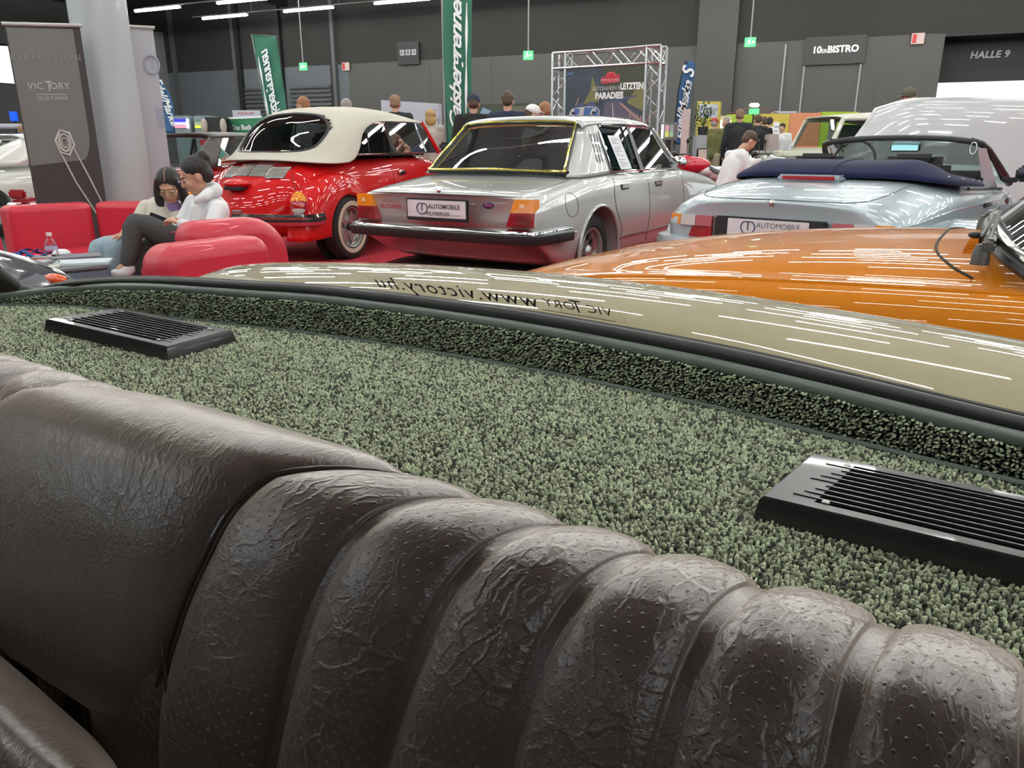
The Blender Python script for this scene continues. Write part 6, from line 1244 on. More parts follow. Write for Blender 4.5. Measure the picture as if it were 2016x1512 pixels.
for (x, y) in ((-4.0, 6.2), (-2.4, 6.3), (-3.2, 6.2), (-2.0, 6.8)): MB().lathe([(0, 0), (.03, 0), (.03, .1), (0, .1)], 12, Matrix.Translation((x, y, 0))).obj('leg', stl, so)
s2 = thing('armchair', 'red armchair back cut off by the left edge of the picture', 'armchair'); slab(s2, 'backrest', at_z(-120, 452, .64), at_z(3, 436, .64), .66, .22, rr=.16); slab(s2, 'seat', at_z(-120, 470, .5), at_z(-12, 470, .5), .38, .2)
s3 = thing('armchair', 'larger red armchair back with rounded corner right of the person in the hoodie', 'armchair'); a, b = at_z(372, 440, .70), at_z(572, 424, .70); slab(s3, 'backrest', a, b, .70, .24, .10, .26, bev=.09)
s4 = thing('armchair', 'lower red armchair back, nearest of the red seats', 'armchair'); a, b = at_z(322, 498, .60), at_z(538, 472, .60); slab(s4, 'backrest', a, b, .625, .26, .12, .10, bev=.08)
for s_, (a, b) in ((s3, (at_z(372, 440, .70), at_z(572, 424, .70))), (s4, (at_z(322, 498, .60), at_z(538, 472, .60)))):
    x = (b-a).normalized(); n = Vector((-x.y, x.x, 0)); c = (a+b)/2+n*(-.29 if s_ is s4 else .53)
    MB().box((0, 0, .22), ((b-a).length*.95, .55, .30), Matrix.Translation((c.x, c.y, 0)) @ Matrix.Rotation(math.atan2(x.y, x.x), 4, 'Z'), bev=.05).obj('seat', redl, s_)
tbm = mat('blue_grey_table', (.15, .19, .25), .45, coat=.2); NR_, NL_ = at_z(218, 521, .43), at_z(80, 534, .43); x = (NR_-NL_).normalized(); x.z = 0; n = Vector((-x.y, x.x, 0)).normalized(); L = .95; c = NR_-x*L/2+n*.28
tb = thing('low_table', 'low blue grey box table with bottle and papers beside the red sofa', 'table', (c.x, c.y, 0), math.atan2(x.y, x.x))
MB().box((0, 0, .215), (L, .56, .41), bev=.02).obj('table_body', tbm, tb); MB().box((0, 0, .42), (L+.004, .564, .02), bev=.006).obj('table_top', mat('grey_table_top', (.20, .20, .21), .4), tb); MB().ell((L/2-.17, -.282, .345), (.045, .008, .012), 14, 6).obj('hand_slot', trim_blk, tb)
def on_table(u, v, z=.43): p = at_z(u, v, z); return (p.x, p.y, z)
cb_ = glass('clear_bottle_plastic', (.96, .97, .98), .7, 1.35, .1)
bt_ = thing('water_bottle', 'clear plastic water bottle standing on the blue grey table', 'bottle', on_table(107, 524)); MB().lathe([(0, .0), (.030, .0), (.033, .008), (.033, .05), (.030, .06), (.033, .07), (.033, .12), (.030, .135), (.016, .160), (.013, .168), (.013, .18)], 24).obj('bottle_shell', cb_, bt_)
MB().lathe([(0, .178), (.0155, .178), (.0155, .196), (0, .196)], 16).obj('bottle_cap', mat('white_cap', (.8, .8, .82), .4), bt_); MB().lathe([(.0336, .098), (.0336, .118)], 24).obj('bottle_label', mat('lilac_label', (.5, .5, .68), .5), bt_)
lan = mat('blue_lanyard', (.02, .08, .30), .6)
for i, (u, v, lab) in enumerate(((50, 507, 'crumpled dark blue lanyard at the left of the table'), (72, 499, 'blue lanyard looped at the back of the table'))):
    p = on_table(u, v, .435); pts = [(.10*math.cos(a*1.0)+.03*math.sin(3*a+i), .055*math.sin(a)+.02*math.cos(2*a), .012+.012*math.sin(5*a+i)) for a in np.linspace(0, 6.283, 40, endpoint=False)]
    o = MB().tube(pts, .009, 6, closed=True, sy=.35, M=Matrix.Translation(p)).obj('lanyard', lan); tag(o, lab, 'lanyard', 'lanyards on the table')
for (u, v, w, d, h, c_, rz_, lab) in ((165, 519, .30, .20, .016, (.62, .70, .74), .15, 'pale blue edged book lying near the right end of the table'), (150, 506, .28, .2, .010, (.22, .22, .25), .3, 'grey magazine behind the pale blue edged book'), (70, 519, .16, .12, .014, (.40, .38, .42), -.2, 'grey leaflet stack left of the bottle'), (85, 528, .17, .09, .012, (.72, .70, .58), .2, 'cream card in front of the bottle'), (86, 507, .2, .10, .010, (.60, .60, .52), .1, 'pale booklet behind the bottle')):
    o = MB().box((0, 0, h/2+.001), (w, d, h), Matrix.Translation(on_table(u, v)) @ Matrix.Rotation(rz_+.2, 4, 'Z'), bev=.002).obj('book', mat('paper_%d' % u, c_, .5)); tag(o, lab, 'book')
o = MB().ell((0, 0, .02), (.06, .04, .03), 10, 6, Matrix.Translation(on_table(122, 505))); o = o.obj('tissue', mat('white_paper')); tag(o, 'crumpled white tissue behind the bottle', 'tissue')
# ================================================================ BANNERS, STANDS, MOTORBIKES
def panel(name, label, cat, cs, t, m, part='panel', zup=None):
    "upright flat board from four world corners TL,TR,BR,BL"
    a, b, c, d = [Vector(q) for q in cs]; o = Vector(((d.x+c.x)/2, (d.y+c.y)/2, 0)); T = thing(name, label, cat, o)
    q = [v-o for v in (a, b, c, d)]; p = MB().quad(*q, -t).obj(part, m, T, smooth=False); return T, p, q
def board_pt(q, s, v, lift=.004):   # point on board q: s across, v down; lifted toward the camera
    n = (q[1]-q[0]).cross(q[3]-q[0]).normalized(); n = n if n.y < 0 else -n
    return q[0].lerp(q[1], s).lerp(q[3].lerp(q[2], s), v)+n*lift
def board_poly(name, q, pts, m, par, lift=.004): return MB().add([board_pt(q, s, v, lift) for s, v in pts], [tuple(range(len(pts)))]).obj(name, m, par, smooth=False)
def board_text(q, s, v, txt, size, m, par, lift=.006, **k):
    x = (q[1]-q[0]).normalized(); up = (q[0]-q[3]).normalized(); return text('board_text', txt, size, m, par, frame_mat(board_pt(q, s, v, lift), x, up), **k)
# dark roll-up banner
z1, z0 = 2.22, .10
TL_, TR_ = at_y(11, 66, 6.95), at_y(157, 53, 7.2); zt = TR_.z; TL_.z = zt-.02
T, p, q = panel('roll_up_banner', 'dark VICTORY roll-up banner with metal buckle picture beside the column', 'banner', (TL_, TR_, Vector((TR_.x, TR_.y, z0)), Vector((TL_.x, TL_.y, z0))), .006, mat('banner_dark_print', (.045, .038, .038), .6, var=(3, .2)), 'banner_sheet')
grp = mat('banner_grey_print', (.165, .165, .155), .55)
rr = [(.02, .01), (.90, .01)]+[(.90, .42)]+[(.90-.15*(1-math.cos(a)), .42+.13*math.sin(a)) for a in np.linspace(0, math.pi/2, 8)]+[(.02, .57)]
board_poly('grey_field', q, rr, grp, T, .003)
sil_ = mat('banner_silver_print', (.50, .50, .48), .5)
board_text(q, .48, .125, 'PERFECTION', .072, mat('banner_faint_print', (.24, .24, .23), .55), T, spacing=1.35); board_text(q, .45, .24, 'VIC  ORY', .074, sil_, T, spacing=1.05); board_text(q, .452, .242, 'T', .12, sil_, T, xs=.7)
board_poly('banner_line', q, [(.27, .272), (.68, .272), (.68, .2745), (.27, .2745)], sil_, T, .005); board_text(q, .475, .29, 'OLDTIMER', .040, sil_, T, spacing=1.3)
mb = MB(); c = (.54, .475)
def ringp(rx, ry, n=6, rot=.2): return [board_pt(q, c[0]+rx*math.cos(a+rot), c[1]+ry*math.sin(a+rot), .008) for a in np.linspace(0, 2*math.pi, n, endpoint=False)]
mb.tube(ringp(.125, .055), .012, 6, closed=True); mb.tube(ringp(.075, .036, 24), .010, 6, closed=True); mb.tube(ringp(.045, .021, 20), .006, 6, closed=True)
mb.tube([board_pt(q, .64, .49, .008), board_pt(q, .80, .62, .008), board_pt(q, 1.0, .80, .008)], .007, 6); mb.tube([board_pt(q, .44, .50, .008), board_pt(q, .60, .64, .008), board_pt(q, .88, .82, .008)], .007, 6); mb.obj('buckle_picture', sil_, T)
MB().tube([q[0]+Vector((-.02, 0, .01)), q[1]+Vector((.02, 0, .01))], .016, 8).obj('top_rail', mat('pale_rail', (.5, .5, .48), .4), T); MB().box((0, 0, .05), (.6, .18, .10), Matrix.Rotation(math.atan2((q[1]-q[0]).y, (q[1]-q[0]).x), 4, 'Z'), bev=.02).obj('banner_base', stl, T)
# white roll-up behind the column
a, b = at_y(218, 66, 8.0), at_y(301, 57, 8.15); T, p, q = panel('roll_up_banner', 'white roll-up banner with pale blue emblem behind the column', 'banner', (Vector((a.x, a.y, b.z)), b, Vector((b.x, b.y, .1)), Vector((a.x, a.y, .1))), .006, mat('banner_white_print', (.48, .48, .52), .6), 'banner_sheet')
pb = mat('banner_pale_blue', (.36, .38, .47), .6); c = (.86, .155); MB().tube([board_pt(q, c[0]+.17*math.cos(t), c[1]+.040*math.sin(t), .006) for t in np.linspace(0, 6.283, 30, endpoint=False)], .012, 6, closed=True).obj('ring_emblem', pb, T); board_text(q, .88, .155, 'T', .16, pb, T)
board_poly('blue_square', q, [(.80, .345), (1.0, .345), (1.0, .435), (.80, .435)], pb, T); board_text(q, .905, .375, 'S K', .06, mat('banner_white_print'), T, .008); board_text(q, .905, .41, 'B S', .06, mat('banner_white_print'), T, .008)
MB().tube([q[0]+Vector((0, 0, .01)), q[1]+Vector((.02, 0, .01))], .016, 8).obj('top_rail', mat('pale_rail'), T); MB().box((0, 0, .05), (.6, .18, .10), bev=.02).obj('banner_base', stl, T)
# truss with the rally poster
Y = 15.0; tl, tr, bl, br = at_y(1088, 106, Y), at_y(1302, 94, Y-1.1), at_y(1088, 300, Y), at_y(1302, 300, Y-1.1)
o = Vector(((tl.x+tr.x)/2, Y-.55, 0)); T = thing('truss_frame', 'aluminium truss frame carrying the rally poster', 'truss', o); alu = mat('aluminium', (.62, .63, .64), .25, .9)
ztop = (tl.z+tr.z)/2+.02; L0, L1 = Vector((tl.x, tl.y, 0))-o, Vector((tr.x, tr.y, 0))-o; xd = (L1-L0).normalized(); nd = Vector((-xd.y, xd.x, 0)); w = .26
def truss(par, a, b, u, v, name):
    "four chords with diagonal lacing"
    mb = MB(); P4 = [Vector((0, 0, 0)), u*w, u*w+v*w, v*w]
    for c_ in P4: mb.tube([a+c_, b+c_], .024, 8)
    L = (b-a).length; n = max(2, int(L/.24)); d = (b-a)/n
    for i in range(n):
        for (i0, i1) in ((0, 1), (1, 2), (2, 3), (3, 0)): mb.tube([a+P4[i0]+d*i, a+P4[i1]+d*(i+1)] if i % 2 == 0 else [a+P4[i1]+d*i, a+P4[i0]+d*(i+1)], .010, 6)
    return mb.obj(name, alu, par)
truss(T, L0, L0+Vector((0, 0, ztop)), xd, nd, 'truss_leg'); truss(T, L1-xd*w, L1-xd*w+Vector((0, 0, ztop)), xd, nd, 'truss_leg'); truss(T, L0+Vector((0, 0, ztop-w)), L1+Vector((0, 0, ztop-w)), Vector((0, 0, 1)), nd, 'truss_beam')
for c_ in (L0, L1): MB().box(c_+Vector((0, 0, .02)), (.5, .5, .04)).obj('base_plate', alu, T)
a, b = o+L0+xd*.28, o+L1-xd*.28; zt, zb = ztop-.27, 1.25
T2, p, q = panel('rally_poster', 'large dark poster of a blue and white race car on a mountain road', 'poster', (Vector((a.x, a.y, zt)), Vector((b.x, b.y, zt)), Vector((b.x, b.y, zb)), Vector((a.x, a.y, zb))), .01, mat('poster_dark_forest', (.040, .055, .075), .6, var=(5, .5)), 'poster_sheet')
D = {k: mat('poster_'+k, c_, .6) for k, c_ in dict(road=(.10, .09, .13), yellow=(.17, .16, .06), blue=(.06, .13, .33), white=(.50, .48, .50), kerb=(.32, .20, .19), violet=(.07, .08, .17), red=(.50, .02, .04), pink=(.60, .12, .15), dark=(.02, .02, .03), green=(.045, .055, .03)).items()}
board_poly('poster_trees', q, [(.50, .0), (1, 0), (1, .45), (.62, .40), (.50, .3)], D['green'], T2, .002); board_poly('poster_trees', q, [(.35, .12), (.42, .30), (.44, .48), (.24, .50), (.33, .32)], D['yellow'], T2, .003); board_poly('poster_trees', q, [(.90, .32), (1, .28), (1, .62), (.80, .50)], D['yellow'], T2, .003)
board_poly('poster_road', q, [(.53, .48), (.72, .48), (1.0, .80), (1, 1), (.42, 1), (.50, .68)], D['road'], T2, .004); board_poly('poster_kerb', q, [(.70, .50), (.735, .50), (1.0, .74), (1.0, .80)], D['kerb'], T2, .005); board_poly('poster_road', q, [(.56, .47), (.92, .40), (.92, .42), (.70, .49)], D['violet'], T2, .005)
for k in range(4): board_poly('poster_post', q, [(.84+.045*k, .62+.02*k), (.855+.045*k, .62+.02*k), (.855+.045*k, .73+.02*k), (.84+.045*k, .73+.02*k)], D['kerb'], T2, .006)
board_poly('poster_road_line', q, [(.615, .50), (.622, .50), (.655, .80), (.64, .80)], D['white'], T2, .006)
board_poly('poster_car', q, [(.06, .62), (.09, .565), (.17, .545), (.34, .53), (.43, .55), (.46, .60), (.45, .74), (.06, .75)], D['white'], T2, .006); board_poly('poster_car', q, [(.13, .56), (.20, .56), (.19, .64), (.12, .66)], D['blue'], T2, .008); board_poly('poster_car', q, [(.26, .545), (.42, .555), (.45, .60), (.44, .73), (.24, .74)], D['blue'], T2, .007); board_poly('poster_car', q, [(.36, .57), (.42, .56), (.40, .64), (.33, .65)], D['white'], T2, .009)
for s_ in (.115, .385): board_poly('poster_lamp', q, [(s_+.025*math.cos(a_), .625+.022*math.sin(a_)) for a_ in np.linspace(0, 6.28, 12, endpoint=False)], D['dark'], T2, .010)
board_poly('poster_cockpit', q, [(.15, .535), (.18, .48), (.24, .47), (.25, .53)], D['violet'], T2, .007); board_poly('poster_cockpit', q, [(.29, .53), (.31, .47), (.38, .48), (.41, .545)], D['violet'], T2, .007); board_poly('poster_arm', q, [(.135, .52), (.175, .41), (.185, .42), (.15, .53)], D['kerb'], T2, .008)
board_poly('rally_plate', q, [(.47, .145), (.52, .14)]+[(.59-.07*math.cos(a_), .15-.075*math.sin(a_)) for a_ in np.linspace(.15, math.pi-.15, 10)]+[(.66, .12), (.70, .115), (.70, .22), (.47, .235)], D['red'], T2, .008)
MB().tube([board_pt(q, s_, v_, .010) for s_, v_ in [(.475, .150), (.52, .145)]+[(.59-.062*math.cos(a_), .152-.062*math.sin(a_)) for a_ in np.linspace(.1, math.pi-.1, 8)]+[(.66, .128), (.695, .122), (.695, .215), (.475, .229)]], .008, 5, closed=True).obj('plate_edge', D['pink'], T2)
board_text(q, .585, .185, 'ENNSTAL-CLASSIC', .058, D['white'], T2, .012, xs=.78); pw = mat('poster_lettering', (.72, .72, .72), .6)
board_text(q, .545, .30, 'AUTOFAHREN IM', .100, D['white'], T2, .010, xs=.72); board_text(q, .855, .285, 'LETZTEN', .145, pw, T2, .010, xs=.72, bold=.008); board_text(q, .575, .40, 'PARADIES', .145, pw, T2, .010, xs=.85, bold=.008)
board_poly('poster_logo', q, [(.02, .06), (.10, .055), (.10, .085), (.02, .09)], D['blue'], T2, .006)
# white partition, picture boards, green book counter, screens
wpn = mat('white_partition_paint', (.50, .50, .58), .6)
def flat(name, label, cat, u0, v0, u1, v1, Y0, Y1, m, zb=.0, t=.08):
    a, b = at_y(u0, v0, Y0), at_y(u1, v1, Y1); return panel(name, label, cat, (a, b, Vector((b.x, b.y, zb)), Vector((a.x, a.y, zb))), t, m)
flat('partition', 'white display partition behind the right end of the cream top', 'partition', 750, 197, 862, 204, 15.5, 14.2, wpn); 
T, p, q = flat('picture_wall', 'low wall printed with pale blue mountain and trees behind the dark caps', 'board', 893, 206, 1072, 203, 14.5, 14.0, mat('print_dark_green', (.055, .07, .05), .6, var=(4, .5)))
board_poly('print_mountain', q, [(.22, .20), (.33, .03), (.42, .06), (.50, .30), (.50, .6), (.22, .6)], mat('print_sky_blue', (.26, .42, .55), .6), T); board_poly('print_mountain', q, [(.0, .05), (.20, .02), (.22, .5), (0, .5)], mat('print_grey_blue', (.20, .28, .34), .6), T); board_poly('print_rock', q, [(.60, .02), (1, .02), (1, .35), (.62, .5)], mat('print_olive', (.13, .14, .09), .6), T)
board_text(q, .10, .13, 'IN TEN', .12, wink, T)
gpn = mat('book_green', (.03, .20, .09), .5); T, p, q = flat('book_counter', 'green counter front advertising an anniversary book left of the red convertible', 'counter', 447, 231, 516, 228, 15.0, 14.6, gpn, t=.4)
for i, s_ in enumerate(('Das Buch', 'zum Jubiläum', 'des Klassikers')): board_text(q, .12, .115+.085*i, s_, .125, wink, T, align='LEFT', bold=.004)
board_poly('counter_edge', q, [(0, 0), (1, 0), (1, .02), (0, .02)], wink, T); board_poly('counter_edge', q, [(0, .42), (1, .42), (1, .47), (0, .47)], wink, T)
T, p, q = flat('hanging_sign', 'small white sign above the green book counter', 'sign', 457, 217, 511, 217, 15, 15, wpn, zb=at_y(457, 231, 15).z, t=.05); board_text(q, .5, .45, 'PUBLIKUMS', .06, D['red'], T)
MB().tube([Vector((-.2, .03, -0)), Vector((-.2, .03, at_y(457, 231, 15).z))], .02, 6).obj('sign_post', stl, T)
for (u0, u1, cols, lab) in ((337, 363, ((.03, .03, .55), (.55, .55, .9), (.7, .25, .35)), 'lit display cabinet with blue and pink goods above the dark car roof'), (377, 405, ((.10, .16, .14), (.25, .30, .22), (.60, .75, .05)), 'lit display cabinet with yellow green goods left of the book counter')):
    a, b = at_y(u0-3, 227, 15.5), at_y(u1+3, 227, 15.5); T = thing('display_cabinet', lab, 'cabinet', ((a.x+b.x)/2, 15.7, 0)); w_ = b.x-a.x; MB().box((0, .2, a.z/2), (w_, .5, a.z), bev=.02).obj('cabinet_body', mat('pale_blue_cabinet', (.22, .27, .30), .5), T)
    z2 = at_y(u0, 252, 15.5).z; h_ = a.z-z2-.06
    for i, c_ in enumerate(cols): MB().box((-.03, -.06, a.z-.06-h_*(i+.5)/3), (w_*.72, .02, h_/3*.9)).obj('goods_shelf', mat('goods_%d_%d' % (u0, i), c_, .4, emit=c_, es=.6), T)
    MB().box((w_*.38, -.065, a.z-.06-h_/2), (.035, .02, h_)).obj('light_strip', mat('cabinet_light', (.9, .9, .9), .5, emit=(.85, .93, 1), es=4), T)
T = thing('blue_screen', 'small bright blue screen high at the left edge', 'screen', at_y(27, 229, 24)); MB().box((0, 0, 0), (.20, .05, .26)).obj('screen', mat('screen_blue', (0, .02, .6), .4, emit=(.0, .05, 1), es=1.6), T); MB().tube([(0, .03, 0), (0, .03, -at_y(27, 229, 24).z)], .03, 6).obj('stand', m_blk, T)
T = thing('stall_counter', 'white topped stall counter behind the person at the left edge', 'counter', (at_y(25, 250, 22).x, 22, 0)); z2 = at_y(25, 241, 22).z; MB().box((0, 0, z2/2-.25), (.75, .5, z2-.5)).obj('counter_body', mat('stall_goods', (.15, .18, .28), .6, var=(9, .6)), T); MB().box((0, 0, z2-.1), (.85, .6, .12), bev=.03).obj('counter_top', wpn, T)
# black front of a parked car with round lamps (behind the dark roof)
T = thing('front_of_car', 'black car front with round lamp and red bumper left of the green counter', 'car', (at_y(417, 240, 14.6).x, 14.9, 0)); zc = at_y(417, 237, 14.6).z
MB().box((0, 0, zc-.25), (.80, .5, .62), bev=.1).obj('body', trim_blk, T); MB().box((0, -.05, zc-.38), (.9, .5, .10), bev=.03).obj('bumper', mat('sign_red'), T); MB().box((0, .5, .35), (.8, 1.0, .5), bev=.1).obj('lower_body', mat('sign_red'), T)
T.scale = (.62, 1, 1)
for x_ in (-.26, .30): MB().ell((x_, -.26, zc-.10), (.10, .05, .14), 14, 8).obj('headlamp', mat('dull_lamp', (.45, .38, .33), .4), T)
for x_ in (-.36, .36):
    for y_ in (.2, .8): MB().lathe([(0, -.08), (.26, -.08), (.28, 0), (.26, .08), (0, .08)], 20, Matrix.Translation((x_, y_, .28)) @ Matrix.Rotation(R(90), 4, 'Y')).obj('wheel', tyre_m, T)
# ---- right hand stands
yel = mat('yellow_stand', (.55, .45, .08), .5); T, p, q = flat('yellow_stand', 'tall yellow advertising stand with white panel right of the blue flag', 'stand', 1373, 199, 1418, 200, 19.5, 19.2, yel, t=.12)
board_poly('white_field', q, [(.10, .03), (.92, .03), (.92, .17), (.10, .17)], wpn, T, .01); board_text(q, .5, .085, 'INFORMATION', .085, dgrey, T, .016, xs=.8); board_text(q, .5, .13, 'ÖFFNUNG', .085, dgrey, T, .016); board_text(q, .5, .23, 'Bistro', .13, mat('mustard_print', (.35, .26, .03), .5), T, .016)
def block(name, label, cat, u0, u1, v0, Y, d, m, zb=0, part='body'):
    a, b = at_y(u0, v0, Y), at_y(u1, v0, Y); T = thing(name, label, cat, ((a.x+b.x)/2, Y+d/2, zb)); MB().box((0, 0, (a.z-zb)/2), (b.x-a.x, d, a.z-zb), bev=.015).obj(part, m, T); return T, b.x-a.x, a.z-zb
T, w_, h_ = block('food_counter', 'lit pale yellow glass counter behind the two people with caps', 'counter', 1397, 1441, 228, 20.5, .8, mat('cream_counter', (.62, .56, .34), .5)); MB().box((0, -.41, h_-.20), (w_*.95, .02, .20)).obj('lit_fascia', mat('lit_fascia', (.8, .75, .5), .5, emit=(1, .9, .55), es=.9), T); 
for x_ in (-.2, .2): MB().ell((x_*w_*2, -.45, h_-.40), (.10, .03, .05)).obj('counter_lamp', mat('cabinet_light'), T)
lime, mus, sal = mat('lime_green_wall', (.36, .50, .03), .6), mat('mustard_wall', (.60, .45, .07), .6), mat('salmon_wall', (.66, .25, .13), .6)
for (u0, u1, v_, m_, lab) in ((1433, 1497, 225, lime, 'lime green counter wall behind the person in the dark jacket'), (1497, 1556, 224, mus, 'mustard yellow counter wall between the lime and salmon ones'), (1556, 1618, 222, sal, 'salmon pink counter wall above the cream off-road car'), (1618, 1692, 220, lime, 'narrow lime green counter wall at the right above the canvas top')):
    block('counter_wall', lab, 'counter', u0, u1, v_, 22.5, .3, m_)
block('white_box', 'long white box lying on top of the mustard and salmon counter walls', 'box', 1524, 1570, 219, 22.5, .3, wpn, zb=at_y(1524, 224, 22.5).z+.005)
T, w_, h_ = block('lamp_pole', 'small white lamp with green exit box above the lime green counter', 'lamp', 1484, 1487, 207, 22.1, .04, m_blk); MB().box((0, 0, h_), (.26, .12, .10), bev=.03).obj('lamp_head', mat('cabinet_light'), T); MB().box((0, -.02, h_-.16), (.26, .06, .14)).obj('exit_box', mat('exit_green'), T)
cab = MB(); p_ = at_y(1486, 208, 22.1)
for sgn in (-1, 1): cab.tube(cr([(p_.x, 22.1, p_.z), (p_.x+sgn*.35, 22.1, p_.z-.12), (p_.x+sgn*.65, 22.1, p_.z-.19)], 5), .012, 6)
o = cab.obj('cable', mat('rust_cable', (.25, .08, .04), .6)); tag(o, 'drooping rust coloured cable tied to the small white lamp', 'cable')
T, p, q = flat('price_board', 'white price board on legs left of the cream off-road car', 'board', 1524, 240, 1535, 240, 19.0, 19.0, mat('white_paper'), zb=.9, t=.02); 
for k in range(6): board_poly('print', q, [(.15, .12+.12*k), (.8, .12+.12*k), (.8, .15+.12*k), (.15, .15+.12*k)], mat('grey_print'), T, .01)
MB().tube([(0, .03, -.0), (0, .03, .9)], .02, 6).obj('board_post', stl, T)
block('pink_plinth', 'beige pink plinth below the white price board', 'plinth', 1514, 1534, 264, 18.6, .3, mat('beige_pink', (.42, .34, .32), .6))
T, p, q = flat('pale_panel', 'narrow pale pink panel leaning in front of the slim blue flag', 'panel', 1344, 216, 1358, 214, 12.6, 12.5, mat('pale_pink_board', (.52, .43, .42), .6), t=.03)
T, w_, h_ = block('screen_stand', 'grey monitor with coloured picture right of the truss', 'screen', 1303, 1336, 242, 12.9, .15, mat('monitor_grey', (.16, .16, .16), .5), zb=at_y(1303, 276, 12.9).z)
for i, c_ in enumerate(((.45, .22, .28), (.2, .2, .22), (.42, .45, .12), (.2, .35, .2))): MB().box((-.045+.045*(i % 2)*1.6, -.08, h_*(.70 if i < 2 else .35)), (.06, .01, h_*.33)).obj('picture_field', mat('pic_%d' % i, c_, .4, emit=c_, es=.5), T)
MB().box((-.12, -.08, h_/2), (.03, .012, h_*.8)).obj('light_strip', mat('cabinet_light'), T); z_ = at_y(1303, 276, 12.9).z; MB().box((0, 0, -z_/2), (.08, .06, z_)).obj('stand', m_blk, T); MB().box((0, 0, -z_+.02), (.4, .3, .03)).obj('stand_foot', m_blk, T)
T, w_, h_ = block('grey_box', 'light grey box carrying the potted plants near the olive shirt', 'box', 1371, 1393, 266, 16.0, .3, mat('light_grey_box', (.42, .42, .46), .5))
leafm = mat('leaf_green', (.05, .11, .03), .6); potm = mat('dark_pot', (.03, .03, .03), .5)
def plant(u, v, Y, h, lab, zb=0):
    p = at_y(u, v, Y); T = thing('potted_plant', lab, 'plant', (p.x, Y, zb)); MB().lathe([(0, 0), (.09, 0), (.11, .16), (0, .16)], 16).obj('pot', potm, T); mb = MB(); st_ = MB()
    for k in range(7):
        a = k*.9; e = Vector((.16*math.cos(a), .16*math.sin(a), h*(.55+.45*random.random()))); st_.tube([(0, 0, .15), tuple(e*.6+Vector((0, 0, .1))), tuple(e)], .006, 5)
        for j in range(16):
            c = e*(.45+.6*random.random())+Vector((random.uniform(-.07, .07), random.uniform(-.07, .07), random.uniform(-.04, .08))); d = Vector((random.uniform(-1, 1), random.uniform(-1, 1), random.uniform(.1, 1))).normalized()*.075; w2 = d.cross(Vector((0, 0, 1))).normalized()*.022; mb.add([c, c+d*.5+w2, c+d, c+d*.5-w2], [(0, 1, 2, 3)])
    st_.obj('stem', leafm, T); l = mb.obj('leaves', leafm, T, smooth=False); l['kind'] = 'stuff'
p_ = at_y(1382, 266, 16.15); plant(1383, 266, 16.15, .62, 'green potted plant on the light grey box before the yellow stand', p_.z)
plant(1364, 262, 17.1, 1.5, 'taller dark green plant between the pale pink panel and yellow stand')
plant(866, 250, 13.6, 1.7, 'dark green plant standing left of the tall green flag')
T, w_, h_ = block('price_stand', 'beige easel sign before the long cream bonnet', 'sign', 1374, 1394, 292, 13.2, .03, mat('beige_sheet', (.58, .50, .42), .6), zb=at_y(1374, 316, 13.2).z); z_ = at_y(1374, 316, 13.2).z
for x_ in (-.08, .08): MB().tube([(x_, .02, h_), (x_*1.8, .06, -z_)], .012, 6).obj('leg', stl, T)
T, p, q = flat('yellow_bin', 'round yellow container beside the foot of the truss', 'bin', 1289, 262, 1300, 262, 13.2, 13.2, yel, t=.2)
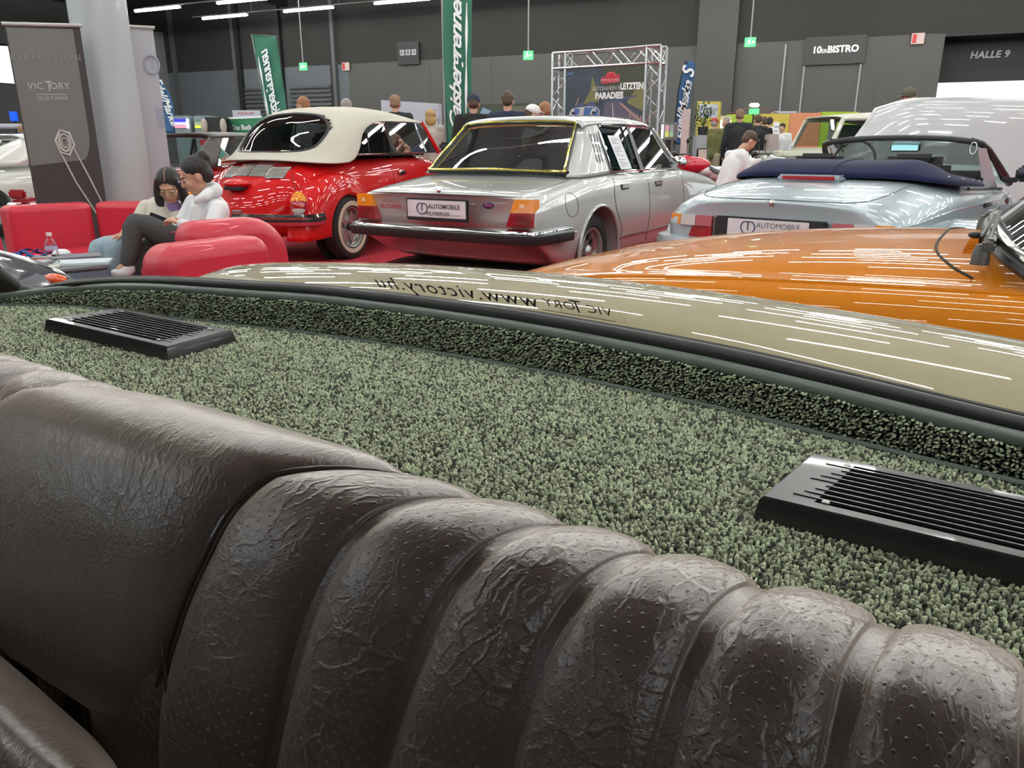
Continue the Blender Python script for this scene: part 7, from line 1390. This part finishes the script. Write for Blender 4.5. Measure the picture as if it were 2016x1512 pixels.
# ---- motorbikes
def bike(label, x, y, rz, tank, tail, group=None):
    T = thing('motorbike', label, 'motorbike', (x, y, 0), rz)
    for (xw, r_) in ((.72, .31), (-.70, .31)):
        w_ = MB().lathe([(.22, -.04), (.28, -.055), (r_, -.03), (r_+.01, 0), (r_, .03), (.28, .055), (.22, .04)], 32, Matrix.Translation((xw, 0, r_)) @ Matrix.Rotation(R(90), 4, 'X')).obj('wheel', tyre_m, T); mb = MB(); mb.lathe([(.225, -.02), (.21, 0), (.225, .02)], 32, Matrix.Translation((xw, 0, r_)) @ Matrix.Rotation(R(90), 4, 'X'))
        for k in range(5): q_ = k*1.2566; mb.tube([(xw, 0, r_), (xw+.21*math.cos(q_), 0, r_+.21*math.sin(q_))], .014, 6)
        mb.obj('rim', alu, w_)
    G = [[(.34, 0, .70), (.33, .10, .72), (.31, .12, .80)], [(.34, 0, .98), (.30, .10, .96), (.28, .13, .88)]]
    mb = MB(); mb.ell((.14, 0, .86), (.26, .135, .12), 20, 12); mb.ell((.24, 0, .90), (.14, .12, .11), 16, 10); fuse(mb, .012, 'fuel_tank', tank, T, 3)
    patch('seat', [[(-.06, 0, .87), (-.06, .10, .86), (-.06, .13, .80)], [(-.22, 0, .80), (-.22, .12, .79), (-.22, .14, .74)], [(-.42, 0, .84), (-.42, .12, .83), (-.42, .13, .77)], [(-.66, 0, .93), (-.66, .09, .92), (-.66, .10, .86)]], mat('grey_blue_seat', (.07, .09, .11), .35, coat=.3), T, 5, 4, mirror=True, t=.02)
    tl_ = MB(); tl_.ell((-.05, 0, .78), (.16, .12, .09), 14, 8); limb(tl_, [(-.15, .0, .74), (-.42, .0, .76), (-.70, 0, .87), (-.86, 0, .93)], [.10, .105, .075, .03]); fuse(tl_, .012, 'tail_fairing', tail, T, 3)
    MB().box((-.86, 0, .86), (.05, .14, .07), bev=.015).obj('tail_lamp', red_l, T)
    mb = MB(); mb.box((.05, 0, .48), (.42, .26, .34), bev=.06); mb.box((.1, 0, .62), (.26, .34, .12), bev=.03); mb.obj('engine', mat('worn_steel'), T)
    mb = MB(); mb.tube([(.30, 0, .78), (.05, 0, .80), (-.35, 0, .70), (-.70, 0, .62)], .02, 6); mb.tube([(.32, 0, .74), (.18, 0, .28), (-.25, 0, .28), (-.35, 0, .66)], .018, 6); mb.tube([(-.30, .08, .32), (-.70, .08, .31)], .02, 6); mb.tube([(-.45, .12, .66), (-.62, .12, .33)], .022, 6); mb.tube([(-.45, -.12, .66), (-.62, -.12, .33)], .022, 6); mb.obj('bike_frame', trim_blk, T)
    mb = MB(); mb.tube([(.40, .08, .98), (.72, .08, .31)], .02, 8); mb.tube([(.40, -.08, .98), (.72, -.08, .31)], .02, 8); mb.obj('front_fork', chrome, T)
    mb = MB(); mb.tube([(.30, -.36, 1.00), (.38, -.22, 1.02), (.40, 0, 1.00), (.38, .22, 1.02), (.30, .36, 1.00)], .012, 6); 
    for s_ in (-1, 1): mb.tube([(.34, s_*.25, 1.02), (.36, s_*.30, 1.18)], .006, 5)
    hb = mb.obj('handlebar', trim_blk, T)
    for s_ in (-1, 1): MB().ell((.36, s_*.31, 1.20), (.015, .06, .04), 12, 8).obj('mirror', trim_blk, hb); MB().ell((.50, s_*.16, .90), (.03, .025, .025), 10, 6).obj('indicator', amber, T)
    MB().ell((.52, 0, .92), (.09, .09, .09), 16, 10).obj('headlamp', chrome, T); MB().ell((.46, 0, 1.02), (.05, .10, .045), 12, 8).obj('gauges', trim_blk, T)
    MB().tube([(.2, .12, .55), (.28, .15, .30), (-.1, .17, .22), (-.8, .17, .34)], [.02, .022, .03, .038], 8).obj('exhaust', chrome, T); MB().tube([(-.1, .1, .25), (-.05, .22, .0)], .012, 6).obj('side_stand', trim_blk, T)
    return T
p_ = at_y(1385, 320, 11.7); bike('white motorbike with bright red tank and grey blue seat behind the silver sedan', p_.x, 11.7, R(186), mat('tank_red', (.55, .01, .03), .2, coat=1), mat('tail_white', (.68, .68, .68), .3, coat=.6))
p_ = at_y(1545, 310, 12.2); bike('grey motorbike with orange lamps and silver tank right of the sitting person', p_.x, 12.2, R(172), mat('tank_silver', (.42, .45, .43), .25, .4, coat=1), mat('tail_pale', (.60, .62, .60), .3, coat=.6))
bpy.context.view_layer.update()
